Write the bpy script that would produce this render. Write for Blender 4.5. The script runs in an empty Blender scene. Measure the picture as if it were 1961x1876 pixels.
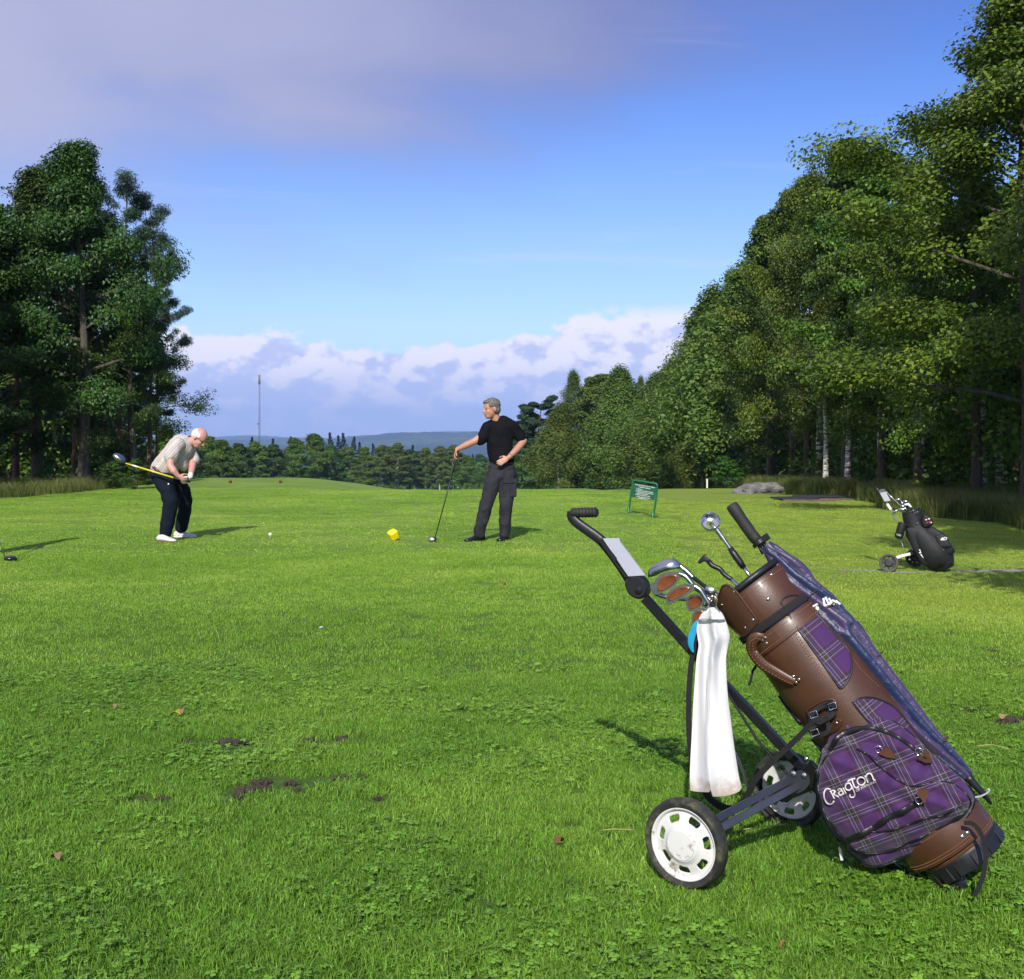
import bpy, bmesh, math, random
import numpy as np
from mathutils import Vector, Matrix, Euler
from mathutils.bvhtree import BVHTree
from mathutils.noise import fractal as _fr
PI = math.pi
S = bpy.context.scene
C = S.collection
# ---- camera numbers (photograph seen 1961 wide) ----
F, CX, YH, H = 2200.0, 980.5, 845.0, 1.27
def P(px, py, d):
    return Vector(((px - CX) / F * d, d, H - (py - YH) / F * d))

# ---------------------------------------------------------------- terrain
def sstep(x, a, b):
    t = np.clip((x - a) / (b - a), 0, 1); return t * t * (3 - 2 * t)
def gz(x, y):
    x = np.asarray(x, float); y = np.asarray(y, float)
    z = np.zeros(np.broadcast(x, y).shape)
    z = z + 0.018 * np.sin(x * .9 + 1) * np.sin(y * .6 + .5) + 0.012 * np.sin(x * 2.1 + y * 1.3)
    z = z * sstep(y, 3, 9)
    # raised tee platform edge
    ey = 24.6 + 0.13 * (x + 10) + .25 * np.sin(x * .5)
    off = np.maximum(sstep(y - ey, -.15, .25), sstep(x - (2.1 + .08 * (y - 22)), -.5, .9) * sstep(y, 9, 15))
    z = z - .075 * off
    z = z + .055 * sstep(y, 14.5, 23)
    z = z - .36 * sstep(x - .02 * (y - 15), 1.5, 4.3) * sstep(y, 6, 12) * (1 - sstep(y, 27, 46))
    # mound beyond the tee on the left, low rise on the right
    z = z + .42 * np.exp(-((x + 8.0) / 3.4) ** 4) * np.exp(-((y - 37) / 5.0) ** 2)
    z = z + .10 * np.exp(-((x - 9) / 5.0) ** 2) * sstep(y, 12, 22)
    # falling ground beyond the crest
    z = z - (.0445 * (y - 30) + .0) * sstep(y, 28, 34)
    z = z - .012 * np.maximum(y - 320, 0)
    return z
def gzf(x, y): return float(gz(x, y))
def on(px, d):
    x = (px - CX) / F * d
    return Vector((x, d, gzf(x, d)))

# ---------------------------------------------------------------- objects
def tag(o, label=None, cat=None, group=None, kind=None):
    if label: o['label'] = label
    if cat: o['category'] = cat
    if group: o['group'] = group
    if kind: o['kind'] = kind
    return o
def thing(name, loc, label, cat, group=None):
    o = bpy.data.objects.new(name, None); C.objects.link(o)
    o.location = loc; o.empty_display_size = .1
    return tag(o, label, cat, group)
def origin_of(o):
    return Vector(o.location) if o.parent is None else origin_of(o.parent) + Vector(o.location)
def shade(me, angle=40):
    if angle is None: return
    n = len(me.polygons)
    me.polygons.foreach_set('use_smooth', np.ones(n, bool))
    if angle < 180:
        try: me.set_sharp_from_angle(angle=math.radians(angle))
        except Exception: pass
def link_mesh(name, me, mats, parent=None, loc=None):
    o = bpy.data.objects.new(name, me); C.objects.link(o)
    if not isinstance(mats, (list, tuple)): mats = [mats]
    if not me.materials:
        for m in mats: me.materials.append(m)
    if parent is not None: o.parent = parent
    elif loc is not None: o.location = loc
    return o
class MB:
    """gathers world-space geometry and links it as one mesh object"""
    def __init__(s): s.v = []; s.f = []; s.m = []; s.uv = {}
    def add(s, vs, fs, mi=0, uvs=None):
        b = len(s.v)
        s.v += [tuple(v) for v in vs]
        for k, f in enumerate(fs):
            s.f.append(tuple(b + i for i in f)); s.m.append(mi)
        if uvs is not None:
            for i, u in enumerate(uvs): s.uv[b + i] = u
        return s
    def loft(s, rings, closed=True, cap=True, mi=0, uvs=None):
        n = len(rings[0]); vs = [p for r in rings for p in r]; fs = []
        m = n if closed else n - 1
        for i in range(len(rings) - 1):
            for j in range(m):
                k = (j + 1) % n
                fs.append((i * n + j, i * n + k, (i + 1) * n + k, (i + 1) * n + j))
        if cap and closed:
            fs.append(tuple(range(n - 1, -1, -1)))
            fs.append(tuple((len(rings) - 1) * n + j for j in range(n)))
        return s.add(vs, fs, mi, uvs)
    def tube(s, path, r, n=10, mi=0, cap=True, flat=1.0, up=None):
        path = [Vector(p) for p in path]
        if not isinstance(r, (list, tuple)): r = [r] * len(path)
        rings = []
        t0 = (path[1] - path[0]).normalized()
        ref = Vector(up) if up is not None else (Vector((0, 0, 1)) if abs(t0.z) < .9 else Vector((1, 0, 0)))
        a = (ref - t0 * ref.dot(t0)).normalized()
        for i, p in enumerate(path):
            if i == 0: t = path[1] - path[0]
            elif i == len(path) - 1: t = path[-1] - path[-2]
            else: t = (path[i + 1] - path[i]).normalized() + (path[i] - path[i - 1]).normalized()
            t = t.normalized()
            a = (a - t * a.dot(t)).normalized(); b = t.cross(a)
            rings.append([p + (a * math.cos(2 * PI * j / n) * flat + b * math.sin(2 * PI * j / n)) * r[i] for j in range(n)])
        return s.loft(rings, True, cap, mi)
    def bar(s, path, w, h, up, mi=0):
        """rectangular section along a path, w across, h along up"""
        path = [Vector(p) for p in path]; rings = []
        if not isinstance(w, (list, tuple)): w = [w] * len(path)
        if not isinstance(h, (list, tuple)): h = [h] * len(path)
        for i, p in enumerate(path):
            if i == 0: t = path[1] - path[0]
            elif i == len(path) - 1: t = path[-1] - path[-2]
            else: t = (path[i + 1] - path[i - 1])
            t = t.normalized(); u = Vector(up); u = (u - t * u.dot(t)).normalized(); q = t.cross(u)
            W, Hh = w[i] / 2, h[i] / 2; c = min(W, Hh) * .25
            rings.append([p + q * x + u * y for x, y in ((W, -Hh + c), (W, Hh - c), (W - c, Hh), (-W + c, Hh), (-W, Hh - c), (-W, -Hh + c), (-W + c, -Hh), (W - c, -Hh))])
        return s.loft(rings, True, True, mi)
    def ell(s, c, ax, n=12, m=8, mi=0):
        """ellipsoid, ax = three half-axis vectors"""
        c = Vector(c); a, b, d = [Vector(q) for q in ax]
        vs = [c - d]; fs = []
        for i in range(1, m):
            th = PI * i / m
            for j in range(n):
                ph = 2 * PI * j / n
                vs.append(c + a * math.sin(th) * math.cos(ph) + b * math.sin(th) * math.sin(ph) - d * math.cos(th))
        vs.append(c + d); L = len(vs) - 1
        for j in range(n):
            k = (j + 1) % n
            fs.append((0, 1 + k, 1 + j)); fs.append((L, 1 + (m - 2) * n + j, 1 + (m - 2) * n + k))
            for i in range(m - 2):
                fs.append((1 + i * n + j, 1 + i * n + k, 1 + (i + 1) * n + k, 1 + (i + 1) * n + j))
        return s.add(vs, fs, mi)
    def ball(s, c, r, n=12, m=8, mi=0): return s.ell(c, ((r, 0, 0), (0, r, 0), (0, 0, r)), n, m, mi)
    def prism(s, front, back, mi=0):
        n = len(front)
        fs = [tuple(range(n)), tuple(range(2 * n - 1, n - 1, -1))]
        for i in range(n):
            k = (i + 1) % n; fs.append((i, i + n, k + n, k))
        return s.add(list(front) + list(back), fs, mi)
    def box(s, c, ax, mi=0, bev=.0):
        c = Vector(c); a, b, d = [Vector(q) for q in ax]
        if bev:
            la, lb = a.length, b.length
            k1, k2 = 1 - bev / la, 1 - bev / lb
            r0 = [(1, k2), (k1, 1), (-k1, 1), (-1, k2), (-1, -k2), (-k1, -1), (k1, -1), (1, -k2)]
            ld = d.length; kd = 1 - bev / ld; q = .0
            rings = []
            for z, e in ((-1, 1 - bev / min(la, lb)), (-kd, 1), (kd, 1), (1, 1 - bev / min(la, lb))):
                rings.append([c + a * x * e + b * y * e + d * z for x, y in r0])
            return s.loft(rings, True, True, mi)
        vs = [c + a * x + b * y + d * z for z in (-1, 1) for y in (-1, 1) for x in (-1, 1)]
        return s.add(vs, [(0, 2, 3, 1), (4, 5, 7, 6), (0, 1, 5, 4), (2, 6, 7, 3), (0, 4, 6, 2), (1, 3, 7, 5)], mi)
    def lathe(s, c, axis, prof, n=24, mi=0, cap=True):
        """prof = [(distance along axis, radius)]"""
        c = Vector(c); ax = Vector(axis).normalized()
        ref = Vector((0, 0, 1)) if abs(ax.z) < .9 else Vector((1, 0, 0))
        a = (ref - ax * ref.dot(ax)).normalized(); b = ax.cross(a)
        rings = [[c + ax * t + (a * math.cos(2 * PI * j / n) + b * math.sin(2 * PI * j / n)) * max(r, 1e-4) for j in range(n)] for t, r in prof]
        return s.loft(rings, True, cap, mi)
    def mesh(s, name, org=(0, 0, 0)):
        me = bpy.data.meshes.new(name); o = Vector(org)
        me.from_pydata([(v[0] - o[0], v[1] - o[1], v[2] - o[2]) for v in s.v], [], s.f)
        me.polygons.foreach_set('material_index', s.m)
        if s.uv:
            ul = me.uv_layers.new(name='UVMap')
            li = np.empty(len(me.loops), np.int32); me.loops.foreach_get('vertex_index', li)
            uv = np.array([s.uv.get(i, (0, 0)) for i in range(len(s.v))], np.float32)
            ul.data.foreach_set('uv', uv[li].ravel())
        return me
    def build(s, name, mats, parent=None, angle=40, fix=True, sub=0):
        if parent is not None: org = origin_of(parent)
        else:
            a = np.array(s.v); org = Vector(((a[:, 0].min() + a[:, 0].max()) / 2, (a[:, 1].min() + a[:, 1].max()) / 2, a[:, 2].min()))
        me = s.mesh(name, org)
        if fix:
            bm = bmesh.new(); bm.from_mesh(me); bmesh.ops.recalc_face_normals(bm, faces=bm.faces); bm.to_mesh(me); bm.free()
        shade(me, angle)
        o = link_mesh(name, me, mats, parent, org)
        if sub:
            md = o.modifiers.new('sub', 'SUBSURF'); md.levels = sub; md.render_levels = sub
        return o
def spline(pts, n=8):
    """Catmull-Rom through points"""
    pts = [Vector(p) for p in pts]; out = []
    q = [2 * pts[0] - pts[1]] + pts + [2 * pts[-1] - pts[-2]]
    for i in range(1, len(q) - 2):
        for k in range(n):
            t = k / n
            out.append(.5 * ((2 * q[i]) + (-q[i - 1] + q[i + 1]) * t + (2 * q[i - 1] - 5 * q[i] + 4 * q[i + 1] - q[i + 2]) * t * t + (-q[i - 1] + 3 * q[i] - 3 * q[i + 1] + q[i + 2]) * t ** 3))
    return out + [pts[-1]]
def copy_tree(o, parent=None):
    c = o.copy(); C.objects.link(c)
    if parent is not None: c.parent = parent
    for ch in list(o.children): copy_tree(ch, c)
    return c
def text_pts(txt, size=1.0, bold=0.0, ext=0.0):
    """mesh of text in local x-y; returns verts, faces"""
    cu = bpy.data.curves.new('t', 'FONT'); cu.body = txt; cu.size = size; cu.extrude = ext; cu.offset = bold; cu.resolution_u = 3
    ob = bpy.data.objects.new('t', cu); C.objects.link(ob)
    dg = bpy.context.evaluated_depsgraph_get(); dg.update()
    me = bpy.data.meshes.new_from_object(ob.evaluated_get(dg))
    bm = bmesh.new(); bm.from_mesh(me); bmesh.ops.triangulate(bm, faces=bm.faces)
    bmesh.ops.subdivide_edges(bm, edges=[e for e in bm.edges if e.calc_length() > size * .25], cuts=2, use_grid_fill=True)
    vs = [v.co.copy() for v in bm.verts]; bm.verts.index_update(); fs = [tuple(v.index for v in f.verts) for f in bm.faces]
    bm.free(); bpy.data.objects.remove(ob); bpy.data.curves.remove(cu); bpy.data.meshes.remove(me)
    return vs, fs

# ---------------------------------------------------------------- materials
def newmat(name):
    m = bpy.data.materials.new(name); m.use_nodes = True; nt = m.node_tree
    b = nt.nodes['Principled BSDF']; return m, nt, b
def N(nt, typ, **kw):
    n = nt.nodes.new(typ)
    for k, v in kw.items():
        if k.startswith('_'): setattr(n, k[1:], v)
    return n
def L(nt, a, b): nt.links.new(a, b)
def math_(nt, op, a, b=None, c=None, clamp=False):
    n = nt.nodes.new('ShaderNodeMath'); n.operation = op; n.use_clamp = clamp
    for i, v in enumerate((a, b, c)):
        if v is None: continue
        if isinstance(v, (int, float)): n.inputs[i].default_value = v
        else: nt.links.new(v, n.inputs[i])
    return n.outputs[0]
def mixc(nt, fac, a, b, mode='MIX'):
    n = nt.nodes.new('ShaderNodeMix'); n.data_type = 'RGBA'; n.blend_type = mode
    for s, v in ((n.inputs[0], fac), (n.inputs[6], a), (n.inputs[7], b)):
        if isinstance(v, (int, float)): s.default_value = v
        elif isinstance(v, (tuple, list)): s.default_value = (*v[:3], 1)
        else: nt.links.new(v, s)
    return n.outputs[2]
def noise(nt, vec, scale, detail=4, rough=.55, dist=0.0):
    n = nt.nodes.new('ShaderNodeTexNoise'); n.inputs['Scale'].default_value = scale
    n.inputs['Detail'].default_value = detail; n.inputs['Roughness'].default_value = rough; n.inputs['Distortion'].default_value = dist
    if vec is not None: nt.links.new(vec, n.inputs['Vector'])
    return n.outputs['Fac']
def ramp(nt, fac, stops, interp='LINEAR'):
    n = nt.nodes.new('ShaderNodeValToRGB'); cr = n.color_ramp; cr.interpolation = interp
    while len(cr.elements) > 1: cr.elements.remove(cr.elements[-1])
    for i, (p, c) in enumerate(stops):
        e = cr.elements[0] if i == 0 else cr.elements.new(p)
        e.position = p; e.color = (*c[:3], 1) if isinstance(c, (tuple, list)) else (c, c, c, 1)
    nt.links.new(fac, n.inputs[0]); return n.outputs[0]
def simple(name, col, rough=.5, metal=0.0, var=.15, scale=20, bump=0.0, bscale=60, sheen=0, coat=0, spec=.5):
    m, nt, b = newmat(name)
    tc = N(nt, 'ShaderNodeTexCoord').outputs['Object']
    nz = noise(nt, tc, scale, 5, .6)
    dark = tuple(c * (1 - var) for c in col); lite = tuple(min(1, c * (1 + var)) for c in col)
    L(nt, ramp(nt, nz, [(.3, dark), (.7, lite)]), b.inputs['Base Color'])
    b.inputs['Roughness'].default_value = rough; b.inputs['Metallic'].default_value = metal
    b.inputs['Specular IOR Level'].default_value = spec
    if sheen: b.inputs['Sheen Weight'].default_value = sheen
    if coat: b.inputs['Coat Weight'].default_value = coat; b.inputs['Coat Roughness'].default_value = .15
    r2 = noise(nt, tc, scale * 2.3, 3)
    L(nt, math_(nt, 'MULTIPLY_ADD', r2, rough * .4, rough * .8), b.inputs['Roughness'])
    if bump:
        bp = N(nt, 'ShaderNodeBump'); bp.inputs['Strength'].default_value = bump; bp.inputs['Distance'].default_value = .004
        L(nt, noise(nt, tc, bscale, 6, .6), bp.inputs['Height']); L(nt, bp.outputs[0], b.inputs['Normal'])
    return m

# ---------------------------------------------------------------- camera, sun, sky
cam = bpy.data.cameras.new('camera'); co = bpy.data.objects.new('camera', cam); C.objects.link(co)
co.location = (0, 0, H); co.rotation_euler = (PI / 2, 0, 0)
cam.sensor_width = 36; cam.lens = F / 1961 * 36; cam.shift_y = -(938 - YH) / 1961; cam.clip_start = .05; cam.clip_end = 30000
S.camera = co
SUN_EL, SUN_AZ = math.radians(36), math.radians(8)     # shadows fall along (+sin az, +cos az)
sd = Vector((math.sin(SUN_AZ) * math.cos(SUN_EL), math.cos(SUN_AZ) * math.cos(SUN_EL), -math.sin(SUN_EL)))
sl = bpy.data.lights.new('sun', 'SUN'); so = bpy.data.objects.new('sun', sl); C.objects.link(so)
sl.energy = 4.2; sl.angle = math.radians(.53); sl.color = (1, .955, .88)
so.rotation_euler = sd.to_track_quat('-Z', 'Y').to_euler()
w = bpy.data.worlds.new('World'); S.world = w; w.use_nodes = True; nt = w.node_tree
bg = nt.nodes['Background']; bg.inputs['Strength'].default_value = .1
sky = N(nt, 'ShaderNodeTexSky'); sky.sky_type = 'NISHITA'; sky.sun_disc = False
sky.sun_elevation = SUN_EL; sky.sun_rotation = PI + SUN_AZ; sky.altitude = 100; sky.air_density = 1.0; sky.dust_density = .6; sky.ozone_density = 2.0
tc = N(nt, 'ShaderNodeTexCoord'); sx = N(nt, 'ShaderNodeSeparateXYZ'); L(nt, tc.outputs['Generated'], sx.inputs[0])
X, Y, Z = sx.outputs
yy = math_(nt, 'MAXIMUM', math_(nt, 'ABSOLUTE', Y), .12)
u = math_(nt, 'DIVIDE', X, yy); v = math_(nt, 'DIVIDE', Z, yy)
def vec(a, b, c=0.0):
    n = N(nt, 'ShaderNodeCombineXYZ')
    for i, q in enumerate((a, b, c)):
        if isinstance(q, (int, float)): n.inputs[i].default_value = q
        else: L(nt, q, n.inputs[i])
    return n.outputs[0]
def mul(a, b): return math_(nt, 'MULTIPLY', a, b)
def add(a, b): return math_(nt, 'ADD', a, b)
def smooth(a, lo, hi):
    n = N(nt, 'ShaderNodeMapRange'); n.interpolation_type = 'SMOOTHSTEP'
    L(nt, a, n.inputs[0]); n.inputs[1].default_value = lo; n.inputs[2].default_value = hi; return n.outputs[0]
# clear-sky: the physical sky, tinted towards the film's violet blue
tint = ramp(nt, v, [(0.0, (.90, .88, 1.12)), (.10, (1.02, 1.10, 1.34)), (.18, (.90, 1.04, 1.42)), (.28, (.64, .84, 1.38)), (.38, (.46, .68, 1.30)), (.8, (.4, .6, 1.2))])
skyc = mixc(nt, 1.0, sky.outputs[0], tint, 'MULTIPLY')
# heaped clouds above the horizon
vtop = add(.086, mul(smooth(u, -.02, .14), .026))
big = noise(nt, vec(mul(u, 11), mul(v, 22), 3.7), 1.0, 3, .5)
n1 = noise(nt, vec(mul(u, 24), mul(v, 34), 1.3), 1.0, 9, .54, .0)
n2 = noise(nt, vec(mul(add(u, -.006), 24), mul(add(v, .010), 34), 1.3), 1.0, 9, .54, .0)
hgt = math_(nt, 'SUBTRACT', 1.0, math_(nt, 'DIVIDE', v, vtop))
dens = add(add(mul(hgt, .42), mul(big, .75)), mul(n1, .55))
mask1 = mul(smooth(dens, .60, .675), math_(nt, 'SUBTRACT', 1.0, smooth(v, .104, .122)))
edge = math_(nt, 'SUBTRACT', 1.0, smooth(dens, .62, .92))
lit = smooth(add(add(mul(math_(nt, 'SUBTRACT', n1, n2), 1.1), mul(edge, .17)), mul(math_(nt, 'SUBTRACT', big, .47), .22)), -.01, .13)
low = smooth(v, .0, .09)
shade_c = ramp(nt, v, [(0.0, (4.4, 5.0, 7.9)), (.05, (4.8, 5.4, 8.2)), (.1, (5.5, 5.9, 8.3))])
lit_c = ramp(nt, v, [(0.0, (4.6, 5.0, 7.6)), (.03, (6.3, 6.3, 8.2)), (.07, (8.8, 8.4, 9.1))])
cum = mixc(nt, lit, shade_c, lit_c)
# thin high sheet
h1 = noise(nt, vec(mul(add(u, mul(v, .8)), 3.2), mul(v, 6.5), 9.1), 1.0, 6, .5, .3)
h2 = noise(nt, vec(mul(add(u, mul(v, 1.4)), 1.3), mul(v, 2.0), 4.4), 1.0, 3, .5)
hv = add(add(add(mul(v, 4.5), mul(u, -.75)), mul(math_(nt, 'MAXIMUM', add(u, -.06), 0.0), -1.7)), add(mul(h1, 1.3), mul(h2, .9)))
mask2 = mul(smooth(hv, 1.90, 2.78), .94)
hl = smooth(add(mul(u, -1.6), mul(h1, .9)), .05, 1.35)
highc = mixc(nt, hl, (1.75, 2.0, 4.1), (4.2, 4.25, 5.9))
wisp = mul(smooth(noise(nt, vec(mul(u, 3.0), mul(v, 26), 2.2), 1.0, 7, .6, .6), .56, .74), mul(smooth(v, .07, .12), .22))
c1 = mixc(nt, mask1, skyc, cum)
c2 = mixc(nt, wisp, c1, (6.5, 6.8, 8.8))
c3 = mixc(nt, mask2, c2, highc)
L(nt, c3, bg.inputs['Color'])
S.view_settings.view_transform = 'Standard'; S.view_settings.look = 'None'; S.view_settings.exposure = 0.3; S.view_settings.gamma = 1
S.cycles.max_bounces = 6; S.cycles.diffuse_bounces = 3; S.cycles.transparent_max_bounces = 8; S.cycles.volume_bounces = 0
S.cycles.use_adaptive_sampling = True; S.cycles.adaptive_threshold = .02
S.cycles.use_denoising = True
try: S.cycles.denoiser = 'OPENIMAGEDENOISE'
except Exception: pass
# ================================================================ GROUND
def grass_color(nt):
    """colour of turf by world position: shared by the ground sheet and the blades"""
    pos = N(nt, 'ShaderNodeNewGeometry').outputs['Position']
    sp = N(nt, 'ShaderNodeSeparateXYZ'); L(nt, pos, sp.inputs[0])
    fl = N(nt, 'ShaderNodeCombineXYZ'); L(nt, sp.outputs[0], fl.inputs[0]); L(nt, sp.outputs[1], fl.inputs[1])
    p = fl.outputs[0]
    a = noise(nt, p, .35, 4, .6, .4); b = noise(nt, p, 1.7, 5, .6, .3); c = noise(nt, p, 9, 4, .6)
    mp = N(nt, 'ShaderNodeMapping'); mp.inputs['Scale'].default_value = (.12, .9, 1); L(nt, p, mp.inputs['Vector'])
    st = noise(nt, mp.outputs[0], .8, 4, .6, .4)
    t = math_(nt, 'ADD', math_(nt, 'MULTIPLY', a, .45), math_(nt, 'ADD', math_(nt, 'MULTIPLY', b, .3), math_(nt, 'MULTIPLY', st, .25)))
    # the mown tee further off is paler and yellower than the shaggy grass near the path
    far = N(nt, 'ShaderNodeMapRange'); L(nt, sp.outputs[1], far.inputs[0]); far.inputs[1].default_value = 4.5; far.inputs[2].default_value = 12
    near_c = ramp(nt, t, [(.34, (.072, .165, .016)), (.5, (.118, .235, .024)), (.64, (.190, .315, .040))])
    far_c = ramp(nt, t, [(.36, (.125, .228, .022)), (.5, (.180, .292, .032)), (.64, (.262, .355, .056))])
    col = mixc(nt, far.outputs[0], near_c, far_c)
    # right-hand fairway is drier
    dry = N(nt, 'ShaderNodeMapRange'); dry.interpolation_type = 'SMOOTHSTEP'
    L(nt, math_(nt, 'SUBTRACT', sp.outputs[0], math_(nt, 'MULTIPLY_ADD', sp.outputs[1], .10, .0)), dry.inputs[0]); dry.inputs[1].default_value = .1; dry.inputs[2].default_value = 1.6
    dryn = math_(nt, 'MULTIPLY', dry.outputs[0], math_(nt, 'MULTIPLY', far.outputs[0], math_(nt, 'MULTIPLY_ADD', b, 1.2, -.05)))
    col = mixc(nt, math_(nt, 'MULTIPLY', dryn, .8), col, (.27, .32, .045))
    fine = math_(nt, 'MULTIPLY_ADD', c, .7, .65)
    return mixc(nt, 1.0, col, fine, 'MULTIPLY'), p, sp
gm, nt, b = newmat('turf')
col, p, sp = grass_color(nt)
fleck = noise(nt, p, 60, 3, .7)
col = mixc(nt, 1.0, col, math_(nt, 'MULTIPLY_ADD', fleck, .9, .55), 'MULTIPLY')
earthy = N(nt, 'ShaderNodeMapRange'); L(nt, sp.outputs[1], earthy.inputs[0]); earthy.inputs[1].default_value = 6; earthy.inputs[2].default_value = 14; earthy.inputs[3].default_value = .45; earthy.inputs[4].default_value = 0
col = mixc(nt, earthy.outputs[0], col, (.035, .055, .010))
# worn bare specks on the right fairway, forest floor under the trees, path
spk = noise(nt, p, 3.2, 6, .72)
side = N(nt, 'ShaderNodeMapRange'); L(nt, sp.outputs[0], side.inputs[0]); side.inputs[1].default_value = .5; side.inputs[2].default_value = 3
m1 = N(nt, 'ShaderNodeMapRange'); L(nt, spk, m1.inputs[0]); m1.inputs[1].default_value = .70; m1.inputs[2].default_value = .78
col = mixc(nt, math_(nt, 'MULTIPLY', m1.outputs[0], math_(nt, 'MULTIPLY', side.outputs[0], .7)), col, (.10, .075, .045))
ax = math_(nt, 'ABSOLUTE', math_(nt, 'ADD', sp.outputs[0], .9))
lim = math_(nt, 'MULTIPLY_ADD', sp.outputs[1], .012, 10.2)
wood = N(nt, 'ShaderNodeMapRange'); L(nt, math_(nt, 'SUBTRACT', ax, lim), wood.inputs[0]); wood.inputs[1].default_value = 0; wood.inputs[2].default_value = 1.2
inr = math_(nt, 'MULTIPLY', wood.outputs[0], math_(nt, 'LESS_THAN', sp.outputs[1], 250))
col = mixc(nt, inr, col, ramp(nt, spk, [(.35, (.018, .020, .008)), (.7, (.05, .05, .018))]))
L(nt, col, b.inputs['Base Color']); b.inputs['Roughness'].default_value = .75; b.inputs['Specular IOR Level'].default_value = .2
bp = N(nt, 'ShaderNodeBump'); bp.inputs['Strength'].default_value = .9; bp.inputs['Distance'].default_value = .03
hh = math_(nt, 'ADD', noise(nt, p, 45, 5, .7), math_(nt, 'MULTIPLY', noise(nt, p, 4, 4, .6), 1.2))
L(nt, hh, bp.inputs['Height']); L(nt, bp.outputs[0], b.inputs['Normal'])

def sheet(name, ys, kx, mat, zf, x_of=lambda y: abs(y) * .9 + 30, nx=120):
    t = np.linspace(-1, 1, nx); t = np.sign(t) * (np.abs(t) ** kx)
    vs = []; Yg = np.repeat(ys, nx); Xg = np.concatenate([t * x_of(y) for y in ys])
    Zg = zf(Xg, Yg); me = bpy.data.meshes.new(name)
    V = np.stack([Xg, Yg, Zg], 1); fs = []
    idx = np.arange(len(ys) * nx).reshape(len(ys), nx)
    q = np.stack([idx[:-1, :-1].ravel(), idx[:-1, 1:].ravel(), idx[1:, 1:].ravel(), idx[1:, :-1].ravel()], 1)
    me.from_pydata(V.tolist(), [], q.tolist()); shade(me, 180)
    o = link_mesh(name, me, mat); return o
ys = np.concatenate([np.linspace(-40, 0, 14), np.linspace(.5, 40, 150), 40 * (900 / 40.) ** (np.linspace(.02, 1, 60))])
tag(sheet('ground', ys, 1.7, gm, gz, nx=240), kind='structure')

# ---- forested hills across the valley
hm, nt, b = newmat('far_woodland')
pos = N(nt, 'ShaderNodeNewGeometry').outputs['Position']
f1 = noise(nt, pos, .012, 6, .65); f2 = noise(nt, pos, .0016, 4, .6)
cl = mixc(nt, ramp(nt, f2, [(.45, 0.0), (.62, 1.0)]), ramp(nt, f1, [(.35, (.010, .024, .010)), (.7, (.03, .055, .020))]), ramp(nt, f1, [(.35, (.03, .06, .014)), (.7, (.075, .11, .028))]))
clear = ramp(nt, noise(nt, pos, .0031, 3, .5), [(.70, 0.0), (.73, 1.0)])
L(nt, mixc(nt, clear, cl, (.22, .17, .11)), b.inputs['Base Color']); b.inputs['Roughness'].default_value = 1; b.inputs['Specular IOR Level'].default_value = 0
def hz(x, y):
    x = np.asarray(x, float); y = np.asarray(y, float)
    base = gz(x, np.full_like(y, 899.)) - 2
    z = base + (-70 - base) * sstep(y, 890, 1500)
    q = x / 1000.
    ridge = 112 + 22 * np.sin(q * 1.3 + .6) + 9 * np.sin(q * 3.7 + 2) + 5 * np.sin(q * 9.1)
    z = z + ridge * sstep(y + 250 * np.sin(q * 2.1), 2300, 5200)
    z = z + 22 * sstep(y, 1700, 2300) * (1 + .6 * np.sin(q * 4.4 + y * .002)) * (1 - sstep(y, 2300, 3000) * .5)
    z = z + (26 + 20 * np.sin(q * .9 + 1.2) + 4 * np.sin(q * 5)) * sstep(y, 7000, 9000)
    rng = np.sin(x * .021 + y * .013) * np.sin(y * .017 - x * .011) * 4 + np.sin(x * .11) * np.sin(y * .09) * 2.5
    return z + rng * sstep(y, 1200, 2000) - 25
ys = 895 * (10000 / 895.) ** np.linspace(0, 1, 170)
tag(sheet('hills', ys, 1.0, hm, hz, x_of=lambda y: y * .75 + 200, nx=320), kind='structure')

# ---- worn gravel path crossing on the right
pm = simple('gravel_path', (.26, .235, .22), .9, 0, .3, 14, .6, 90)
mb = MB(); rows = []
for i in range(80):
    t = i / 79; x = 3.6 + t * 11; y = 15.35 - 2.0 * (t ** .9) + .10 * math.sin(x * 2.2) + .04 * math.sin(x * 7)
    wv = (.12 + .06 * math.sin(x * 3.1)) * min(1, t * 5 + .1)
    rows.append([Vector((x, y + k * wv, gzf(x, y + k * wv) + .006 - .003 * abs(k))) for k in (-1, -.5, 0, .5, 1)])
mb.loft(rows, closed=False, cap=False)
tag(mb.build('path', pm, None, 180), kind='structure')

# ---- grass blades as scattered tufts
def blade_mat(name, gain, tone, trans=.35):
    m, nt, b = newmat(name)
    col, p, sp = grass_color(nt)
    oi = N(nt, 'ShaderNodeObjectInfo').outputs['Random']
    at = N(nt, 'ShaderNodeAttribute'); at.attribute_name = 'rnd'
    col = mixc(nt, 1.0, col, math_(nt, 'MULTIPLY_ADD', at.outputs['Fac'], .9 * gain, .62 * gain), 'MULTIPLY')
    col = mixc(nt, math_(nt, 'MULTIPLY', math_(nt, 'GREATER_THAN', at.outputs['Fac'], .93), .5), col, tone)
    L(nt, col, b.inputs['Base Color']); b.inputs['Roughness'].default_value = .45; b.inputs['Specular IOR Level'].default_value = .35
    tr = N(nt, 'ShaderNodeBsdfTranslucent'); L(nt, col, tr.inputs[0])
    mx = N(nt, 'ShaderNodeMixShader'); mx.inputs[0].default_value = trans
    L(nt, b.outputs[0], mx.inputs[1]); L(nt, tr.outputs[0], mx.inputs[2])
    L(nt, mx.outputs[0], nt.nodes['Material Output'].inputs[0]); return m
bm_ = blade_mat('grass_blade', 1.45, (.30, .30, .09))
cm_ = blade_mat('clover_leaf', 1.45, (.16, .32, .05), .35)
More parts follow.
